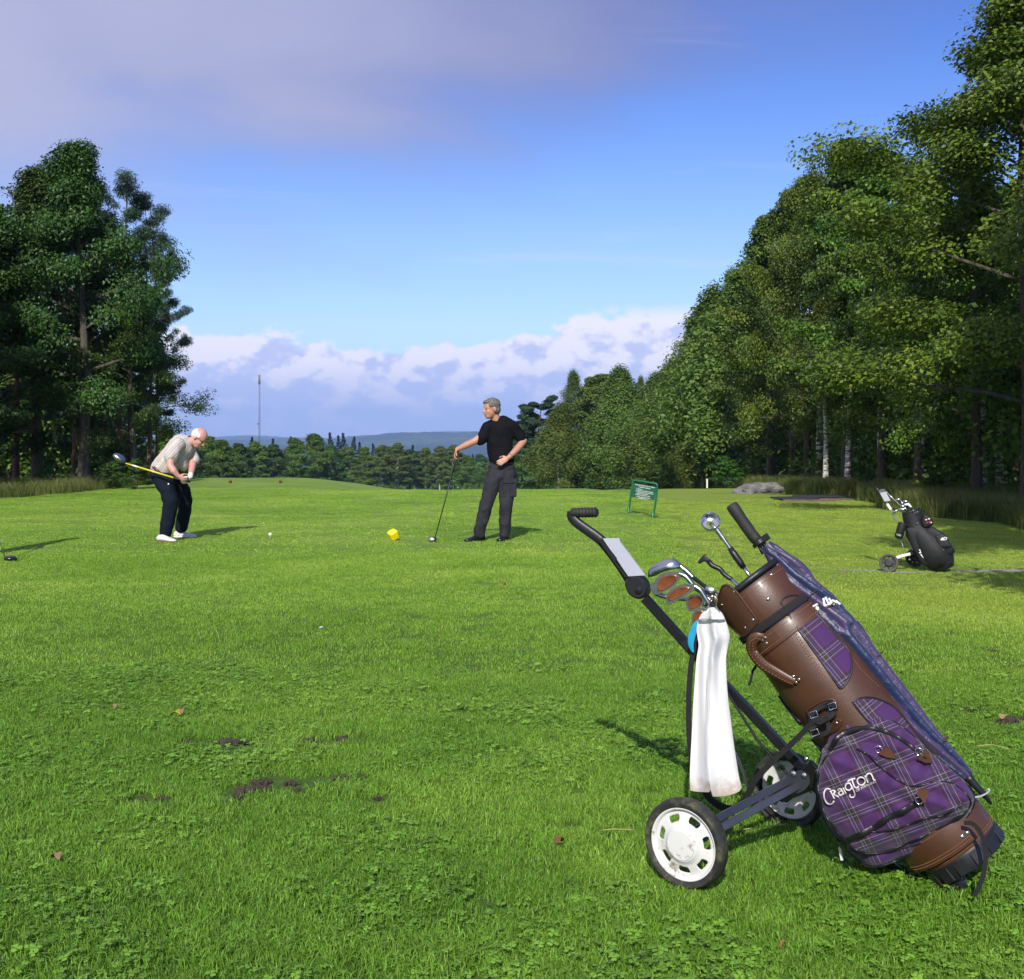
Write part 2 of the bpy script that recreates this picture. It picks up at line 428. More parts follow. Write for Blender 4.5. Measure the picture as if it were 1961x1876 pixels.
rg = np.random.default_rng(5)
def blades_mesh(name, n, rad, hmin, hmax, wd, lean, mat, seed):
    r = np.random.default_rng(seed)
    a = r.uniform(0, 2 * PI, n); q = np.sqrt(r.uniform(0, 1, n)) * rad
    bx, by = q * np.cos(a), q * np.sin(a); h = r.uniform(hmin, hmax, n); fa = r.uniform(0, 2 * PI, n); ln = r.uniform(.1, lean, n) * h
    la = r.uniform(0, 2 * PI, n); W = wd * r.uniform(.7, 1.2, n)
    V = np.zeros((n, 5, 3)); cx, cy = np.cos(fa) * W / 2, np.sin(fa) * W / 2; lx, ly = np.cos(la) * ln, np.sin(la) * ln
    V[:, 0] = np.stack([bx - cx, by - cy, 0 * h - .004], 1); V[:, 1] = np.stack([bx + cx, by + cy, 0 * h - .004], 1)
    V[:, 2] = np.stack([bx + cx * .8 + lx * .35, by + cy * .8 + ly * .35, h * .6], 1); V[:, 3] = np.stack([bx - cx * .8 + lx * .35, by - cy * .8 + ly * .35, h * .6], 1)
    V[:, 4] = np.stack([bx + lx, by + ly, h * (1 - .25 * ln / h)], 1)
    me = bpy.data.meshes.new(name); fs = []
    for i in range(n): k = 5 * i; fs += [(k, k + 1, k + 2, k + 3), (k + 3, k + 2, k + 4)]
    me.from_pydata(V.reshape(-1, 3).tolist(), [], fs)
    at = me.attributes.new('rnd', 'FLOAT', 'POINT'); at.data.foreach_set('value', np.repeat(r.uniform(0, 1, n), 5).astype(np.float32))
    me.materials.append(mat); return me
def clover_mesh(name, n, rad, h, size, seed):
    r = np.random.default_rng(seed); V = []; fs = []; R = []
    for i in range(n):
        a, q = r.uniform(0, 2 * PI), math.sqrt(r.uniform()) * rad; c = Vector((q * math.cos(a), q * math.sin(a), h * r.uniform(.6, 1.1))); a0 = r.uniform(0, 2 * PI)
        tl = Vector((r.uniform(-.35, .35), r.uniform(-.35, .35), 1)).normalized(); rv = r.uniform(0, .92)
        e1 = tl.orthogonal().normalized(); e2 = tl.cross(e1); s = size * r.uniform(.6, 1.2)
        for k in range(3):
            an = a0 + k * 2 * PI / 3; d = e1 * math.cos(an) + e2 * math.sin(an); p_ = e1 * -math.sin(an) + e2 * math.cos(an); b0 = len(V)
            V += [c, c + d * s * .45 + p_ * s * .42 + tl * s * .1, c + d * s * .9 + p_ * s * .38, c + d * s * .86, c + d * s * .9 - p_ * s * .38, c + d * s * .45 - p_ * s * .42 + tl * s * .1]
            R += [rv] * 6; fs.append((b0, b0 + 5, b0 + 4, b0 + 3, b0 + 2, b0 + 1))
    me = bpy.data.meshes.new(name); me.from_pydata([tuple(v) for v in V], [], fs)
    at = me.attributes.new('rnd', 'FLOAT', 'POINT'); at.data.foreach_set('value', np.array(R, np.float32)); me.materials.append(cm_); return me
def scatter(name, label, meshes, pts, scale, mat, kind='stuff', tiltv=.15, seed=1):
    """one object: instances of tuft meshes on a cloud of points (geometry nodes)"""
    me = bpy.data.meshes.new(name); me.from_pydata(pts, [], [])
    r = np.random.default_rng(seed); n = len(pts)
    for an, vals in (('sc', r.uniform(scale[0], scale[1], n)), ('rz', r.uniform(0, 2 * PI, n)), ('ix', r.integers(0, len(meshes), n))):
        at = me.attributes.new(an, 'FLOAT', 'POINT'); at.data.foreach_set('value', np.asarray(vals, np.float32))
    o = bpy.data.objects.new(name, me); C.objects.link(o)
    src = bpy.data.collections.new(name + '_tufts')
    for i, m in enumerate(meshes):
        so_ = bpy.data.objects.new('%s_tuft' % name, m); src.objects.link(so_)
    ng = bpy.data.node_groups.new(name, 'GeometryNodeTree')
    ng.interface.new_socket('Geometry', in_out='INPUT', socket_type='NodeSocketGeometry'); ng.interface.new_socket('Geometry', in_out='OUTPUT', socket_type='NodeSocketGeometry')
    gi = ng.nodes.new('NodeGroupInput'); go = ng.nodes.new('NodeGroupOutput')
    mp = ng.nodes.new('GeometryNodeMeshToPoints'); ci = ng.nodes.new('GeometryNodeCollectionInfo'); ci.inputs[0].default_value = src
    ci.inputs['Separate Children'].default_value = True; ci.inputs['Reset Children'].default_value = True
    ip = ng.nodes.new('GeometryNodeInstanceOnPoints'); ip.inputs['Pick Instance'].default_value = True
    def att(nm):
        a = ng.nodes.new('GeometryNodeInputNamedAttribute'); a.data_type = 'FLOAT'; a.inputs[0].default_value = nm; return a.outputs[0]
    cx = ng.nodes.new('ShaderNodeCombineXYZ'); ng.links.new(att('rz'), cx.inputs[2])
    ng.links.new(gi.outputs[0], mp.inputs[0]); ng.links.new(mp.outputs[0], ip.inputs['Points']); ng.links.new(ci.outputs[0], ip.inputs['Instance'])
    ng.links.new(att('ix'), ip.inputs['Instance Index']); ng.links.new(att('sc'), ip.inputs['Scale']); ng.links.new(cx.outputs[0], ip.inputs['Rotation'])
    ng.links.new(ip.outputs[0], go.inputs[0])
    md = o.modifiers.new('scatter', 'NODES'); md.node_group = ng
    me.materials.append(mat)
    return tag(o, label, 'grass', kind=kind)
def in_view_pts(y0, y1, spacing, jit, marg=2.3, seed=0, keep=None):
    r = np.random.default_rng(seed); out = []
    y = y0
    while y < y1:
        hw = y * .4457 + marg; xs = np.arange(-hw, hw, spacing)
        px = xs + r.uniform(-jit, jit, len(xs)); py = y + r.uniform(-jit, jit, len(xs))
        out.append(np.stack([px, py], 1)); y += spacing
    p = np.concatenate(out)
    if keep is not None: p = p[keep(p[:, 0], p[:, 1])]
    z = gz(p[:, 0], p[:, 1]); return np.stack([p[:, 0], p[:, 1], z], 1).tolist()
nearb = [blades_mesh('tuft_near', 340, .085, .012, .034, .0030, 1.3, bm_, 10 + i) for i in range(4)]
midb = [blades_mesh('tuft_mid', 330, .15, .010, .024, .0040, 1.2, bm_, 20 + i) for i in range(3)]
farb = [blades_mesh('tuft_far', 420, .34, .006, .016, .008, 1.4, bm_, 30 + i) for i in range(3)]
clov = [clover_mesh('clover', 60, .15, .027, .0115, 40 + i) for i in range(3)]
DIV = [(655, 1494, 20), (690, 1489, 13), (480, 1518, 34), (500, 1503, 24), (455, 1530, 16), (560, 1503, 16), (572, 1518, 12), (310, 1535, 16), (270, 1536, 9), (425, 1425, 30), (460, 1424, 22), (360, 1424, 12), (395, 1444, 12), (585, 1420, 18), (655, 1417, 18), (1855, 1360, 20), (1940, 1380, 24), (1925, 1385, 14), (1900, 1250, 14), (1810, 1137, 12), (1835, 1160, 8), (725, 1534, 9), (515, 1515, 14), (610, 1425, 8)]
DV = []
for (px, py, hwp) in DIV:
    d = F * H / (py - YH); DV.append(((px - CX) / F * d, d, hwp / F * d * 1.0))
def not_div(x, y):
    k = np.ones(len(x), bool)
    for cx, cy, r_ in DV: k &= (((x - cx) / (r_ + .05)) ** 2 + ((y - cy) / (r_ * .75 + .05)) ** 2) > 1
    return k
scatter('grass', 'short green lawn grass in the foreground', nearb, in_view_pts(2.2, 6.2, .095, .05, seed=1, keep=not_div), (.75, 1.25), bm_)
scatter('grass', 'mown green grass of the middle lawn', midb, in_view_pts(6.0, 13.0, .185, .09, seed=2), (.8, 1.2), bm_, seed=2)
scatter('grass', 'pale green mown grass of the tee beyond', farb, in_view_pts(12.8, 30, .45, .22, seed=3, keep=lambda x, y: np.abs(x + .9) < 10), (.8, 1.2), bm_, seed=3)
def clov_keep(x, y):
    n_ = np.array([_fr(Vector((a * .9, b_ * .9, 3)), 1.0, 2.0, 3) for a, b_ in zip(x, y)])
    rr_ = np.random.default_rng(3).uniform(-.8, .8, len(x)); return (n_ + rr_ > .36 + (y - 3) * .04) & not_div(x, y)
scatter('clover', 'patches of round clover leaves in the near lawn', clov, in_view_pts(2.2, 6.5, .12, .07, seed=7, keep=clov_keep), (.75, 1.25), cm_, seed=5)
# bare earth scrapes
em = simple('bare_earth', (.045, .036, .024), 1.0, 0, .5, 40, 1.0, 120)
r_ = random.Random(3)
mb = MB()
for (cx, cy, rr) in DV:
    for k in range(34):
        a = r_.uniform(0, 2 * PI); q = rr * r_.uniform(0, 1.05); s_ = rr * r_.uniform(.06, .22)
        x, y = cx + q * math.cos(a), cy + q * math.sin(a) * .7
        mb.ell((x, y, gzf(x, y) + .007), ((s_, 0, 0), (0, s_ * .8, 0), (0, 0, min(.012, .35 * s_) + .008)), 8, 5)
tag(mb.build('earth_scrapes', em, None, 180), 'crumbs of dark bare earth where turf has been scraped away', 'soil', kind='stuff')

# air: pale haze filling the valley
hzm = bpy.data.materials.new('haze'); hzm.use_nodes = True; nt = hzm.node_tree; nt.nodes.remove(nt.nodes['Principled BSDF'])
pv = nt.nodes.new('ShaderNodeVolumePrincipled'); pv.inputs['Color'].default_value = (.38, .57, 1, 1); pv.inputs['Density'].default_value = .00014; pv.inputs['Anisotropy'].default_value = -.15
L(nt, pv.outputs[0], nt.nodes['Material Output'].inputs['Volume'])
mb = MB(); mb.box((0, 5000, 40), ((9000, 0, 0), (0, 5200, 0), (0, 0, 240)))
tag(mb.build('haze', hzm, None, None), 'pale blue haze in the air over the valley', 'haze', kind='stuff')
# ================================================================ TREES
def leaf_mat(name, cols, trans=.25, rough=.5, hue=.12):
    m, nt, b = newmat(name)
    at = N(nt, 'ShaderNodeAttribute'); at.attribute_name = 'rnd'
    oi = N(nt, 'ShaderNodeObjectInfo').outputs['Random']
    tc = N(nt, 'ShaderNodeTexCoord').outputs['Object']
    nz = noise(nt, tc, .9, 3, .6)
    t = math_(nt, 'ADD', math_(nt, 'MULTIPLY', at.outputs['Fac'], .55), math_(nt, 'MULTIPLY', nz, .45))
    col = ramp(nt, t, [(.2, cols[0]), (.5, cols[1]), (.82, cols[2])])
    hs = N(nt, 'ShaderNodeHueSaturation'); L(nt, col, hs.inputs['Color'])
    L(nt, math_(nt, 'MULTIPLY_ADD', oi, hue * .30, .5 - hue * .08), hs.inputs['Hue']); L(nt, math_(nt, 'MULTIPLY_ADD', oi, .40, .92), hs.inputs['Value'])
    col = hs.outputs[0]
    L(nt, col, b.inputs['Base Color']); b.inputs['Roughness'].default_value = rough; b.inputs['Specular IOR Level'].default_value = .4
    tr = N(nt, 'ShaderNodeBsdfTranslucent'); L(nt, col, tr.inputs[0]); mx = N(nt, 'ShaderNodeMixShader'); mx.inputs[0].default_value = trans
    L(nt, b.outputs[0], mx.inputs[1]); L(nt, tr.outputs[0], mx.inputs[2]); L(nt, mx.outputs[0], nt.nodes['Material Output'].inputs[0])
    return m
LM = {
 'oak': leaf_mat('oak_leaf', ((.040, .082, .006), (.098, .170, .011), (.235, .305, .018))),
 'maple': leaf_mat('maple_leaf', ((.036, .080, .008), (.090, .158, .015), (.195, .270, .026))),
 'birch': leaf_mat('birch_leaf', ((.068, .110, .016), (.125, .180, .028), (.205, .260, .040)), .35),
 'pine': leaf_mat('pine_needle', ((.018, .045, .020), (.036, .078, .032), (.068, .120, .044)), .08),
 'spruce': leaf_mat('spruce_needle', ((.006, .018, .010), (.012, .032, .016), (.022, .05, .02)), .05),
 'bush': leaf_mat('bush_leaf', ((.025, .065, .008), (.05, .115, .012), (.10, .18, .02))),
}
def bark(name, a, b_, sc, birch=False):
    m, nt, b = newmat(name); tc = N(nt, 'ShaderNodeTexCoord').outputs['Object']
    mp = N(nt, 'ShaderNodeMapping'); mp.inputs['Scale'].default_value = (1, 1, .25) if not birch else (.6, .6, 3.2); L(nt, tc, mp.inputs[0])
    n_ = noise(nt, mp.outputs[0], sc, 6, .7)
    if birch: col = ramp(nt, n_, [(.44, b_), (.50, a), (1, a)])
    else: col = ramp(nt, n_, [(.35, b_), (.65, a)])
    L(nt, col, b.inputs['Base Color']); b.inputs['Roughness'].default_value = .9
    bp = N(nt, 'ShaderNodeBump'); bp.inputs['Strength'].default_value = .7; bp.inputs['Distance'].default_value = .03; L(nt, n_, bp.inputs['Height']); L(nt, bp.outputs[0], b.inputs['Normal']); return m
BM = {'oak': bark('oak_bark', (.13, .105, .08), (.035, .03, .022), 9), 'birch': bark('birch_bark', (.62, .58, .52), (.05, .045, .04), 3.0, True),
      'pine': bark('pine_bark', (.20, .105, .06), (.05, .035, .028), 7), 'spruce': bark('spruce_bark', (.09, .07, .055), (.03, .025, .02), 9)}
def leaves_mesh(name, C_, Nn, size, r, asp=.6, mat=None, droop=None, rv=None):
    """C_ centres (n,3), Nn preferred normals (n,3): one rhombic leaf each"""
    n = len(C_); nn = Nn + r.normal(0, .55, (n, 3)); nn /= np.linalg.norm(nn, axis=1)[:, None]
    t = r.normal(0, 1, (n, 3))
    if droop is not None: t = t * .5 + droop
    t -= nn * (t * nn).sum(1)[:, None]; t /= np.linalg.norm(t, axis=1)[:, None] + 1e-9
    q = np.cross(nn, t); s = size * r.uniform(.65, 1.3, n)[:, None]
    V = np.stack([C_ - t * s * .5, C_ + q * s * asp * .5 + nn * s * .08, C_ + t * s * .5, C_ - q * s * asp * .5 + nn * s * .08], 1).reshape(-1, 3)
    me = bpy.data.meshes.new(name); me.vertices.add(4 * n); me.vertices.foreach_set('co', V.astype(np.float32).ravel())
    me.loops.add(4 * n); me.loops.foreach_set('vertex_index', np.arange(4 * n, dtype=np.int32))
    me.polygons.add(n); me.polygons.foreach_set('loop_start', np.arange(0, 4 * n, 4, dtype=np.int32))
    try: me.polygons.foreach_set('loop_total', np.full(n, 4, np.int32))
    except Exception: pass
    me.update(calc_edges=True)
    at = me.attributes.new('rnd', 'FLOAT', 'POINT'); at.data.foreach_set('value', np.repeat(np.clip(r.normal(.45, .22, n), 0, 1) if rv is None else rv, 4).astype(np.float32))
    me.materials.append(mat); return me
def grow(kind, seed, h, base, rad, nleaf, size, tr=.16, lean=0.0, bare=0.0):
    """returns (trunk MB, leaf mesh) of a tree h tall with its crown from base*h up"""
    r = np.random.default_rng(seed); R = random.Random(seed); mb = MB()
    tp = [Vector((lean * t * h + .25 * math.sin(t * 4 + seed) * t, .2 * math.sin(t * 5 + seed * 2) * t, h * t * .97)) for t in np.linspace(0, 1, 9)]
    tp[0].z = -.4
    tt = [tr * (1.25 if i == 0 else 1) * (1 - .93 * i / 8.) + .012 for i in range(9)]
    mb.tube(tp, tt, 9)
    def trunk_at(t):
        i = min(7, int(t * 8)); return tp[i].lerp(tp[i + 1], t * 8 - i)
    cen = []; rads = []; up = []
    nl = {'oak': 34, 'maple': 40, 'birch': 44, 'pine': 34, 'spruce': 70}[kind]
    def prof(t):
        q = (t - base) / (1 - base)
        if kind == 'oak': return (.55 + .45 * math.sin(PI * min(1, q * 1.05 + .18))) * (1 - .80 * max(0, q - .42) / .58)
        if kind == 'maple': return (math.sin(PI * min(1, q * .78 + .24)) ** .8) * (1 - .35 * q)
        if kind == 'birch': return (math.sin(PI * min(1, q * .80 + .22)) ** .9) * (1 - .45 * q)
        if kind == 'pine': return .45 + .55 * math.sin(PI * min(1, q * .85 + .15))
        return 1 - q * .97
    for i in range(nl):
        q = ((i + R.random() * .8) / nl); t = base + (1 - base) * (q ** .85) * .97
        p0 = trunk_at(t); az = i * 2.39996 + R.uniform(-.5, .5); Lr = rad * prof(t) * (R.uniform(.72, 1.18) if kind in ('spruce', 'birch') else R.uniform(.55, 1.32))
        el = {'oak': .15 + .75 * q, 'maple': .25 + .7 * q, 'birch': .55 + .55 * q, 'pine': -.05 + .55 * q, 'spruce': -.22 + .5 * q}[kind] + R.uniform(-.15, .15)
        d = Vector((math.cos(az) * math.cos(el), math.sin(az) * math.cos(el), math.sin(el)))
        sag = {'birch': -.35, 'spruce': .05, 'pine': .12}.get(kind, -.06)
        pts = [p0 + d * Lr * s + Vector((0, 0, sag * Lr * s * s)) + Vector((R.uniform(-1, 1), R.uniform(-1, 1), R.uniform(-.6, .6))) * .06 * Lr * s for s in (0, .3, .6, .85, 1)]
        r0 = max(.012, tr * .34 * (1 - t * .75)); mb.tube(pts, [r0, r0 * .75, r0 * .5, r0 * .3, .006], 5, cap=False)
        subs = {'oak': 7, 'maple': 7, 'birch': 6, 'pine': 6, 'spruce': 5}[kind]
        for k in range(subs):
            s = .30 + .7 * (k + R.random()) / subs; j = min(3, int(s * 4)); a = pts[j].lerp(pts[j + 1], min(1, s * 4 - j))
            aw = R.uniform(-1.2, 1.2); l2 = Lr * .38 * (1.15 - s * .6) * R.uniform(.6, 1.3)
            e2 = R.uniform(-.35, .75) if kind not in ('spruce', 'pine') else R.uniform(-.1, .25)
            d2 = Vector((math.cos(az + aw) * math.cos(e2), math.sin(az + aw) * math.cos(e2), math.sin(e2)))
            b2 = a + d2 * l2; mb.tube([a, a + d2 * l2 * .5 + Vector((0, 0, .03)), b2], [r0 * .32, r0 * .2, .004], 4, cap=False)
            if R.random() < bare: continue
            for w_ in ((.55, 1.0) if kind != 'spruce' else (.4, .8, 1.1)):
                cen.append(a + d2 * l2 * w_); rads.append(R.uniform(.8, 1.25)); up.append(d2)
        if R.random() >= bare: cen.append(pts[-1]); rads.append(1); up.append(d)
    cen = np.array([tuple(c) for c in cen]); rads = np.array(rads); up = np.array([tuple(c) for c in up]); m = len(cen)
    ix = r.integers(0, m, nleaf)
    sp = {'oak': (.29, .29, .18), 'maple': (.30, .30, .14), 'birch': (.26, .26, .36), 'pine': (.24, .24, .12), 'spruce': (.22, .22, .10)}[kind]
    sc_ = rad / 2.6
    off = r.normal(0, 1, (nleaf, 3)); ln = np.linalg.norm(off, axis=1)[:, None]; off = off / ln * np.minimum(ln, 1.9) ** .8
    C_ = cen[ix] + off * np.array(sp) * rads[ix][:, None] * sc_
    if kind == 'birch': C_[:, 2] -= r.exponential(.28 * sc_, nleaf)
    if kind == 'spruce':
        hq = np.clip((C_[:, 2] / h - base) / (1 - base), 0, 1); C_[:, :2] = C_[:, :2] - off[:, :2] * (sp[0] * sc_ * hq * .8)[:, None]
    outw = C_ - np.array([tuple(trunk_at(.5))]) ; outw[:, 2] = np.abs(outw[:, 2]) * .3
    outw /= np.linalg.norm(outw, axis=1)[:, None] + 1e-6
    Nn = outw * .55 + off / (np.linalg.norm(off, axis=1)[:, None] + 1e-6) * .35 + np.array([0, 0, .65])
    kp = C_[:, 2] > h * base * .45; C_ = C_[kp]; Nn = Nn[kp]; ix = ix[kp]
    dr = np.array([0, 0, -1.0]) if kind == 'birch' else (np.array([0, 0, .2]) if kind != 'pine' else None)
    asp = {'oak': .62, 'maple': .8, 'birch': .62, 'pine': .16, 'spruce': .16}[kind]
    cr_ = np.clip(r.normal(.45, .17, m)[ix] + r.normal(0, .13, len(C_)), 0, 1)
    return mb, (C_, Nn, size, asp, dr, r, cr_)
PROTO = {}
def proto(key, kind, seed, h, base, rad, nleaf, size, tr, barkk=None, leafm=None, lean=0, bare=0):
    mb, (C_, Nn, size, asp, dr, r, cr_) = grow(kind, seed, h, base, rad, nleaf, size, tr, lean, bare)
    tm = mb.mesh(key + '_trunk'); shade(tm, 60); tm.materials.append(BM[barkk or {'maple': 'oak'}.get(kind, kind)])
    cm = leaves_mesh(key + '_crown', C_, Nn, size, r, asp, LM[leafm or kind], dr, rv=cr_)
    PROTO[key] = (tm, cm, h)
proto('oak1', 'oak', 11, 10, .20, 3.0, 64000, .105, .20)
proto('oak2', 'oak', 12, 10, .16, 2.7, 58000, .105, .18)
proto('maple1', 'maple', 21, 10, .12, 2.4, 54000, .10, .16)
proto('maple2', 'maple', 22, 10, .22, 2.2, 48000, .10, .15)
proto('birch1', 'birch', 31, 10, .20, 1.9, 34000, .085, .11)
proto('birch2', 'birch', 32, 10, .30, 1.6, 26000, .085, .10, lean=.03)
proto('birch3', 'birch', 35, 10, .42, 1.5, 20000, .09, .10, bare=.2)
proto('pine1', 'pine', 41, 10, .34, 2.1, 38000, .17, .15, bare=.12)
proto('pine2', 'pine', 42, 10, .16, 2.2, 42000, .17, .15)
proto('spruce1', 'spruce', 51, 10, .06, 1.7, 30000, .16, .12)
proto('far1', 'oak', 61, 10, .06, 3.6, 26000, .24, .16, leafm='maple')
proto('far2', 'maple', 62, 10, .06, 3.2, 22000, .22, .15, leafm='bush')
proto('far3', 'maple', 63, 10, .16, 2.6, 24000, .20, .09, barkk='birch', leafm='birch')
proto('far4', 'spruce', 64, 10, .04, 1.9, 12000, .26, .12)
proto('edge1', 'birch', 33, 10, .05, 3.0, 60000, .15, .10)
proto('edge2', 'maple', 24, 10, .04, 3.0, 60000, .16, .12)
proto('edge3', 'pine', 44, 10, .06, 2.6, 80000, .34, .14)
proto('sapling', 'maple', 71, 3, .05, 1.1, 9000, .10, .03, leafm='bush')
proto('oakbig', 'oak', 15, 14, .16, 4.0, 110000, .115, .24)
def recolour(new, old, key):
    tm, cm, h = PROTO[old]; c2 = cm.copy(); c2.materials[0] = LM[key]; PROTO[new] = (tm, c2, h)
LM['shade_toned_oak'] = leaf_mat('shade_toned_oak_leaf', ((.018, .046, .007), (.042, .088, .011), (.095, .160, .018)))  # oak leaf colours darkened: shade over the left wood is painted into them
recolour('oak3', 'oak1', 'shade_toned_oak'); recolour('oak4', 'oak2', 'shade_toned_oak'); recolour('maple3', 'maple1', 'shade_toned_oak')
NAMES = {'oakbig': 'oak_tree', 'oak': 'oak_tree', 'maple': 'broadleaf_tree', 'birch': 'birch_tree', 'pine': 'pine_tree', 'spruce': 'spruce_tree', 'edge1': 'birch_tree', 'edge2': 'broadleaf_tree', 'edge3': 'pine_tree', 'far1': 'broadleaf_tree', 'far2': 'broadleaf_tree', 'far3': 'birch_tree', 'far4': 'spruce_tree', 'sapling': 'bush'}
tree_rng = random.Random(9)
def tree(key, px, d, hgt, label, group, wide=1.0, rot=None, x=None, dz=0.0):
    tm, cm, h0 = PROTO[key]
    if x is None: x = (px - CX) / F * d
    nm = NAMES.get(key) or NAMES[key.rstrip('0123456789')]
    z = gzf(x, d) + dz
    root = thing(nm, (x, d, z), label, 'bush' if nm == 'bush' else 'tree', group)
    s = hgt / h0; root.scale = (s * wide, s * wide, s); root.rotation_euler = (0, 0, tree_rng.uniform(0, 6.28) if rot is None else rot)
    t = bpy.data.objects.new('trunk' if nm != 'bush' else 'stem', tm); C.objects.link(t); t.parent = root
    c = bpy.data.objects.new('crown' if nm != 'bush' else 'foliage', cm); C.objects.link(c); c.parent = root
    return root
def topd(px, py, d, base=None):
    """height a tree at depth d needs for its tip to reach the given row"""
    x = (px - CX) / F * d; return H - (py - YH) / F * d - gzf(x, d)
GL, GR, GM, GF = 'trees of the wood on the left', 'trees of the wood on the right', 'trees at the far end of the right wood', 'trees in the valley beyond the tee'
def T(key, px, d, py, label, g, wide=1.0, rot=None): return tree(key, px, d, topd(px, py, d), label, g, wide, rot)
# left wood
T('oak3', 160, 32, 258, 'tallest shade-toned green oak of the left wood, its rough trunk beside the ladder tower', GL, .80)
T('oak4', 70, 33, 305, 'second tallest shade-toned oak of the left wood, just left of the tallest one', GL, .92)
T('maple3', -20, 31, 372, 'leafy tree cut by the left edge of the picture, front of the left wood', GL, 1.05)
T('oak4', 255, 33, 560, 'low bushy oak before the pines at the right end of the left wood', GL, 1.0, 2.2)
T('pine1', 232, 36, 350, 'ragged pine reaching out right of the tallest oak in the left wood', GL, .72, 1.0)
T('pine1', 285, 35, 442, 'outermost pine of the left wood with thin bare lower branches against the sky', GL, .62, 3.9)
T('pine1', 30, 35, 420, 'reddish trunked pine behind the leafy trees at the left edge', GL, .8, 5.0)
T('pine2', 110, 42, 380, 'dark pine deep in the left wood behind the two tall oaks', GL, .8)
T('pine1', 205, 44, 470, 'slim pine behind the ladder tower, with its bare stem showing', GL, .6)
T('pine1', 250, 46, 500, 'slim bare stemmed pine between the ladder tower and the outermost pine', GL, .6, 1.9)
T('maple2', 20, 42, 430, 'broad dark tree deep in the left wood by the left edge', GL, 1.0)
T('maple2', 180, 50, 480, 'shaded tree far back in the left wood behind the oak trunk', GL, 1.0)
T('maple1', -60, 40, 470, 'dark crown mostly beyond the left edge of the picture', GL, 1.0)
T('edge2', 320, 62, 818, 'light green round bush between the left wood and the bent golfer', GL, 1.1)
T('edge2', 275, 58, 850, 'low green bush behind the foot of the ladder tower', GL, 1.0)
T('pine1', 300, 40, 560, 'slim pine stem right of the ladder tower, second from the open sky', GL, .5, 2.5)
T('pine1', 140, 39, 520, 'slim dark pine stem left of the rough oak trunk', GL, .55, 4.4)
T('pine1', 75, 38, 540, 'slim dark pine stem in the middle of the left wood', GL, .55, 1.1)
# right wood, near to far
T('oakbig', 1975, 24, -60, 'tall oak at the right edge with sunlit yellow green leaves high against the sky', GR, 1.1, .6)
T('oak2', 1870, 27, 330, 'dark oak behind the black golf bag, its thick shaded trunk leaning a little', GR, .92, 1.2)
T('oak2', 1760, 31, 300, 'shaded oak left of the thick dark trunk, dense and yellowish green', GR, .9)
T('maple2', 1690, 34, 262, 'open topped tree with pale leaves standing above the dark mats', GR, .95)
T('maple2', 1620, 38, 240, 'highest tree between the mats and the sky gap, with an airy jagged top', GR, .8, 2.0)
T('birch1', 1570, 42, 300, 'pale green birch whose pointed top stands left of the airy tree', GR, 1.0)
T('maple1', 1520, 46, 345, 'bluish green tree behind the rock, taller of the two there', GR, .9)
T('maple1', 1475, 52, 395, 'bluish green tree right above the grey rock, with tiered leafy boughs', GR, .9, 1.4)
T('edge1', 1435, 60, 480, 'light feathery birch left of the tree above the rock', GR, 1.35)
T('edge1', 1385, 66, 545, 'yellowish birch leaning at the left shoulder of the high right wood', GR, 1.42)
T('birch1', 1330, 72, 595, 'slender birch with drooping top set against the white cloud', GR, 1.49)
T('edge1', 1300, 84, 690, 'broad birch below the slender birch at the step of the tree line', GR, 1.55)
T('edge1', 1255, 92, 712, 'birch left of the step in the tree line behind the green sign', GR, 1.62)
T('edge1', 1195, 100, 700, 'brownish green birch with a clear white stem behind the green sign', GR, 1.35, 1.0)
T('edge2', 1150, 112, 708, 'dark leafy tree with a tufted double top left of the brownish birch', GM, 1.22)
T('birch3', 1105, 112, 702, 'pale silvery birch rising highest at the end of the right wood', GM, 1.28)
T('edge1', 1070, 104, 770, 'low spreading birch right of the standing man', GM, 1.49)
T('edge3', 1032, 118, 764, 'blue green layered pine just right of the standing man', GM, 1.15)
T('edge2', 1000, 130, 800, 'low green tree touching the elbow of the standing man', GM, 1.08)
T('edge2', 1215, 116, 740, 'green tree half hidden between two birches behind the sign', GM, 1.35)
T('edge1', 1345, 60, 790, 'low leafy birch at the grass edge beside the white stake', GR, 1.49)
T('edge2', 1280, 78, 830, 'low bushy tree behind the sign, at the grass edge', GR, 1.62)
T('birch3', 1580, 36, 560, 'birch with a thick peeling white stem standing right of the rock', GR, 1.35)
T('birch3', 1622, 35, 520, 'thin white stemmed birch next to the thick peeling birch', GR, 1.35)
T('birch3', 1690, 34, 500, 'slim curved white birch stem above the right end of the mats', GR, 1.35)
T('birch3', 1765, 31, 480, 'leaning white birch stem just right of the card holder of the black bag', GR, 1.35)
T('birch3', 1885, 29, 450, 'white birch stem just right of the thick dark trunk', GR, 1.35)
T('birch3', 1915, 30, 440, 'rightmost white birch stem near the picture edge', GR, 1.35)
T('maple2', 1950, 33, 330, 'deep shaded tree filling the wood behind the rightmost birch', GR, 1.1)
T('maple1', 1820, 40, 380, 'shaded tree in the second row behind the thick dark trunk', GR, 1.1)
T('maple2', 1700, 46, 400, 'second row tree behind the curved birch stem', GR, 1.1)
T('pine2', 1560, 58, 440, 'dark tree in the second row behind the peeling birch', GR, 1.1)
T('birch1', 1402, 64, 500, 'pointed birch top rising above the left shoulder of the high right wood', GR, .8)
T('birch2', 1362, 70, 560, 'thin birch top just left of the pointed one on the right wood', GR, .85)
T('oak1', 1545, 44, 325, 'rugged leafy crown between the two bluish trees and the airy tree', GR, .6)
T('birch1', 1290, 88, 675, 'narrow birch top above the step where the tree line drops', GR, .9)
T('birch2', 1228, 105, 712, 'thin leaning birch top behind the sign', GM, .9)
T('maple1', 1130, 118, 715, 'small jagged crown beside the pale silvery birch', GM, .7)
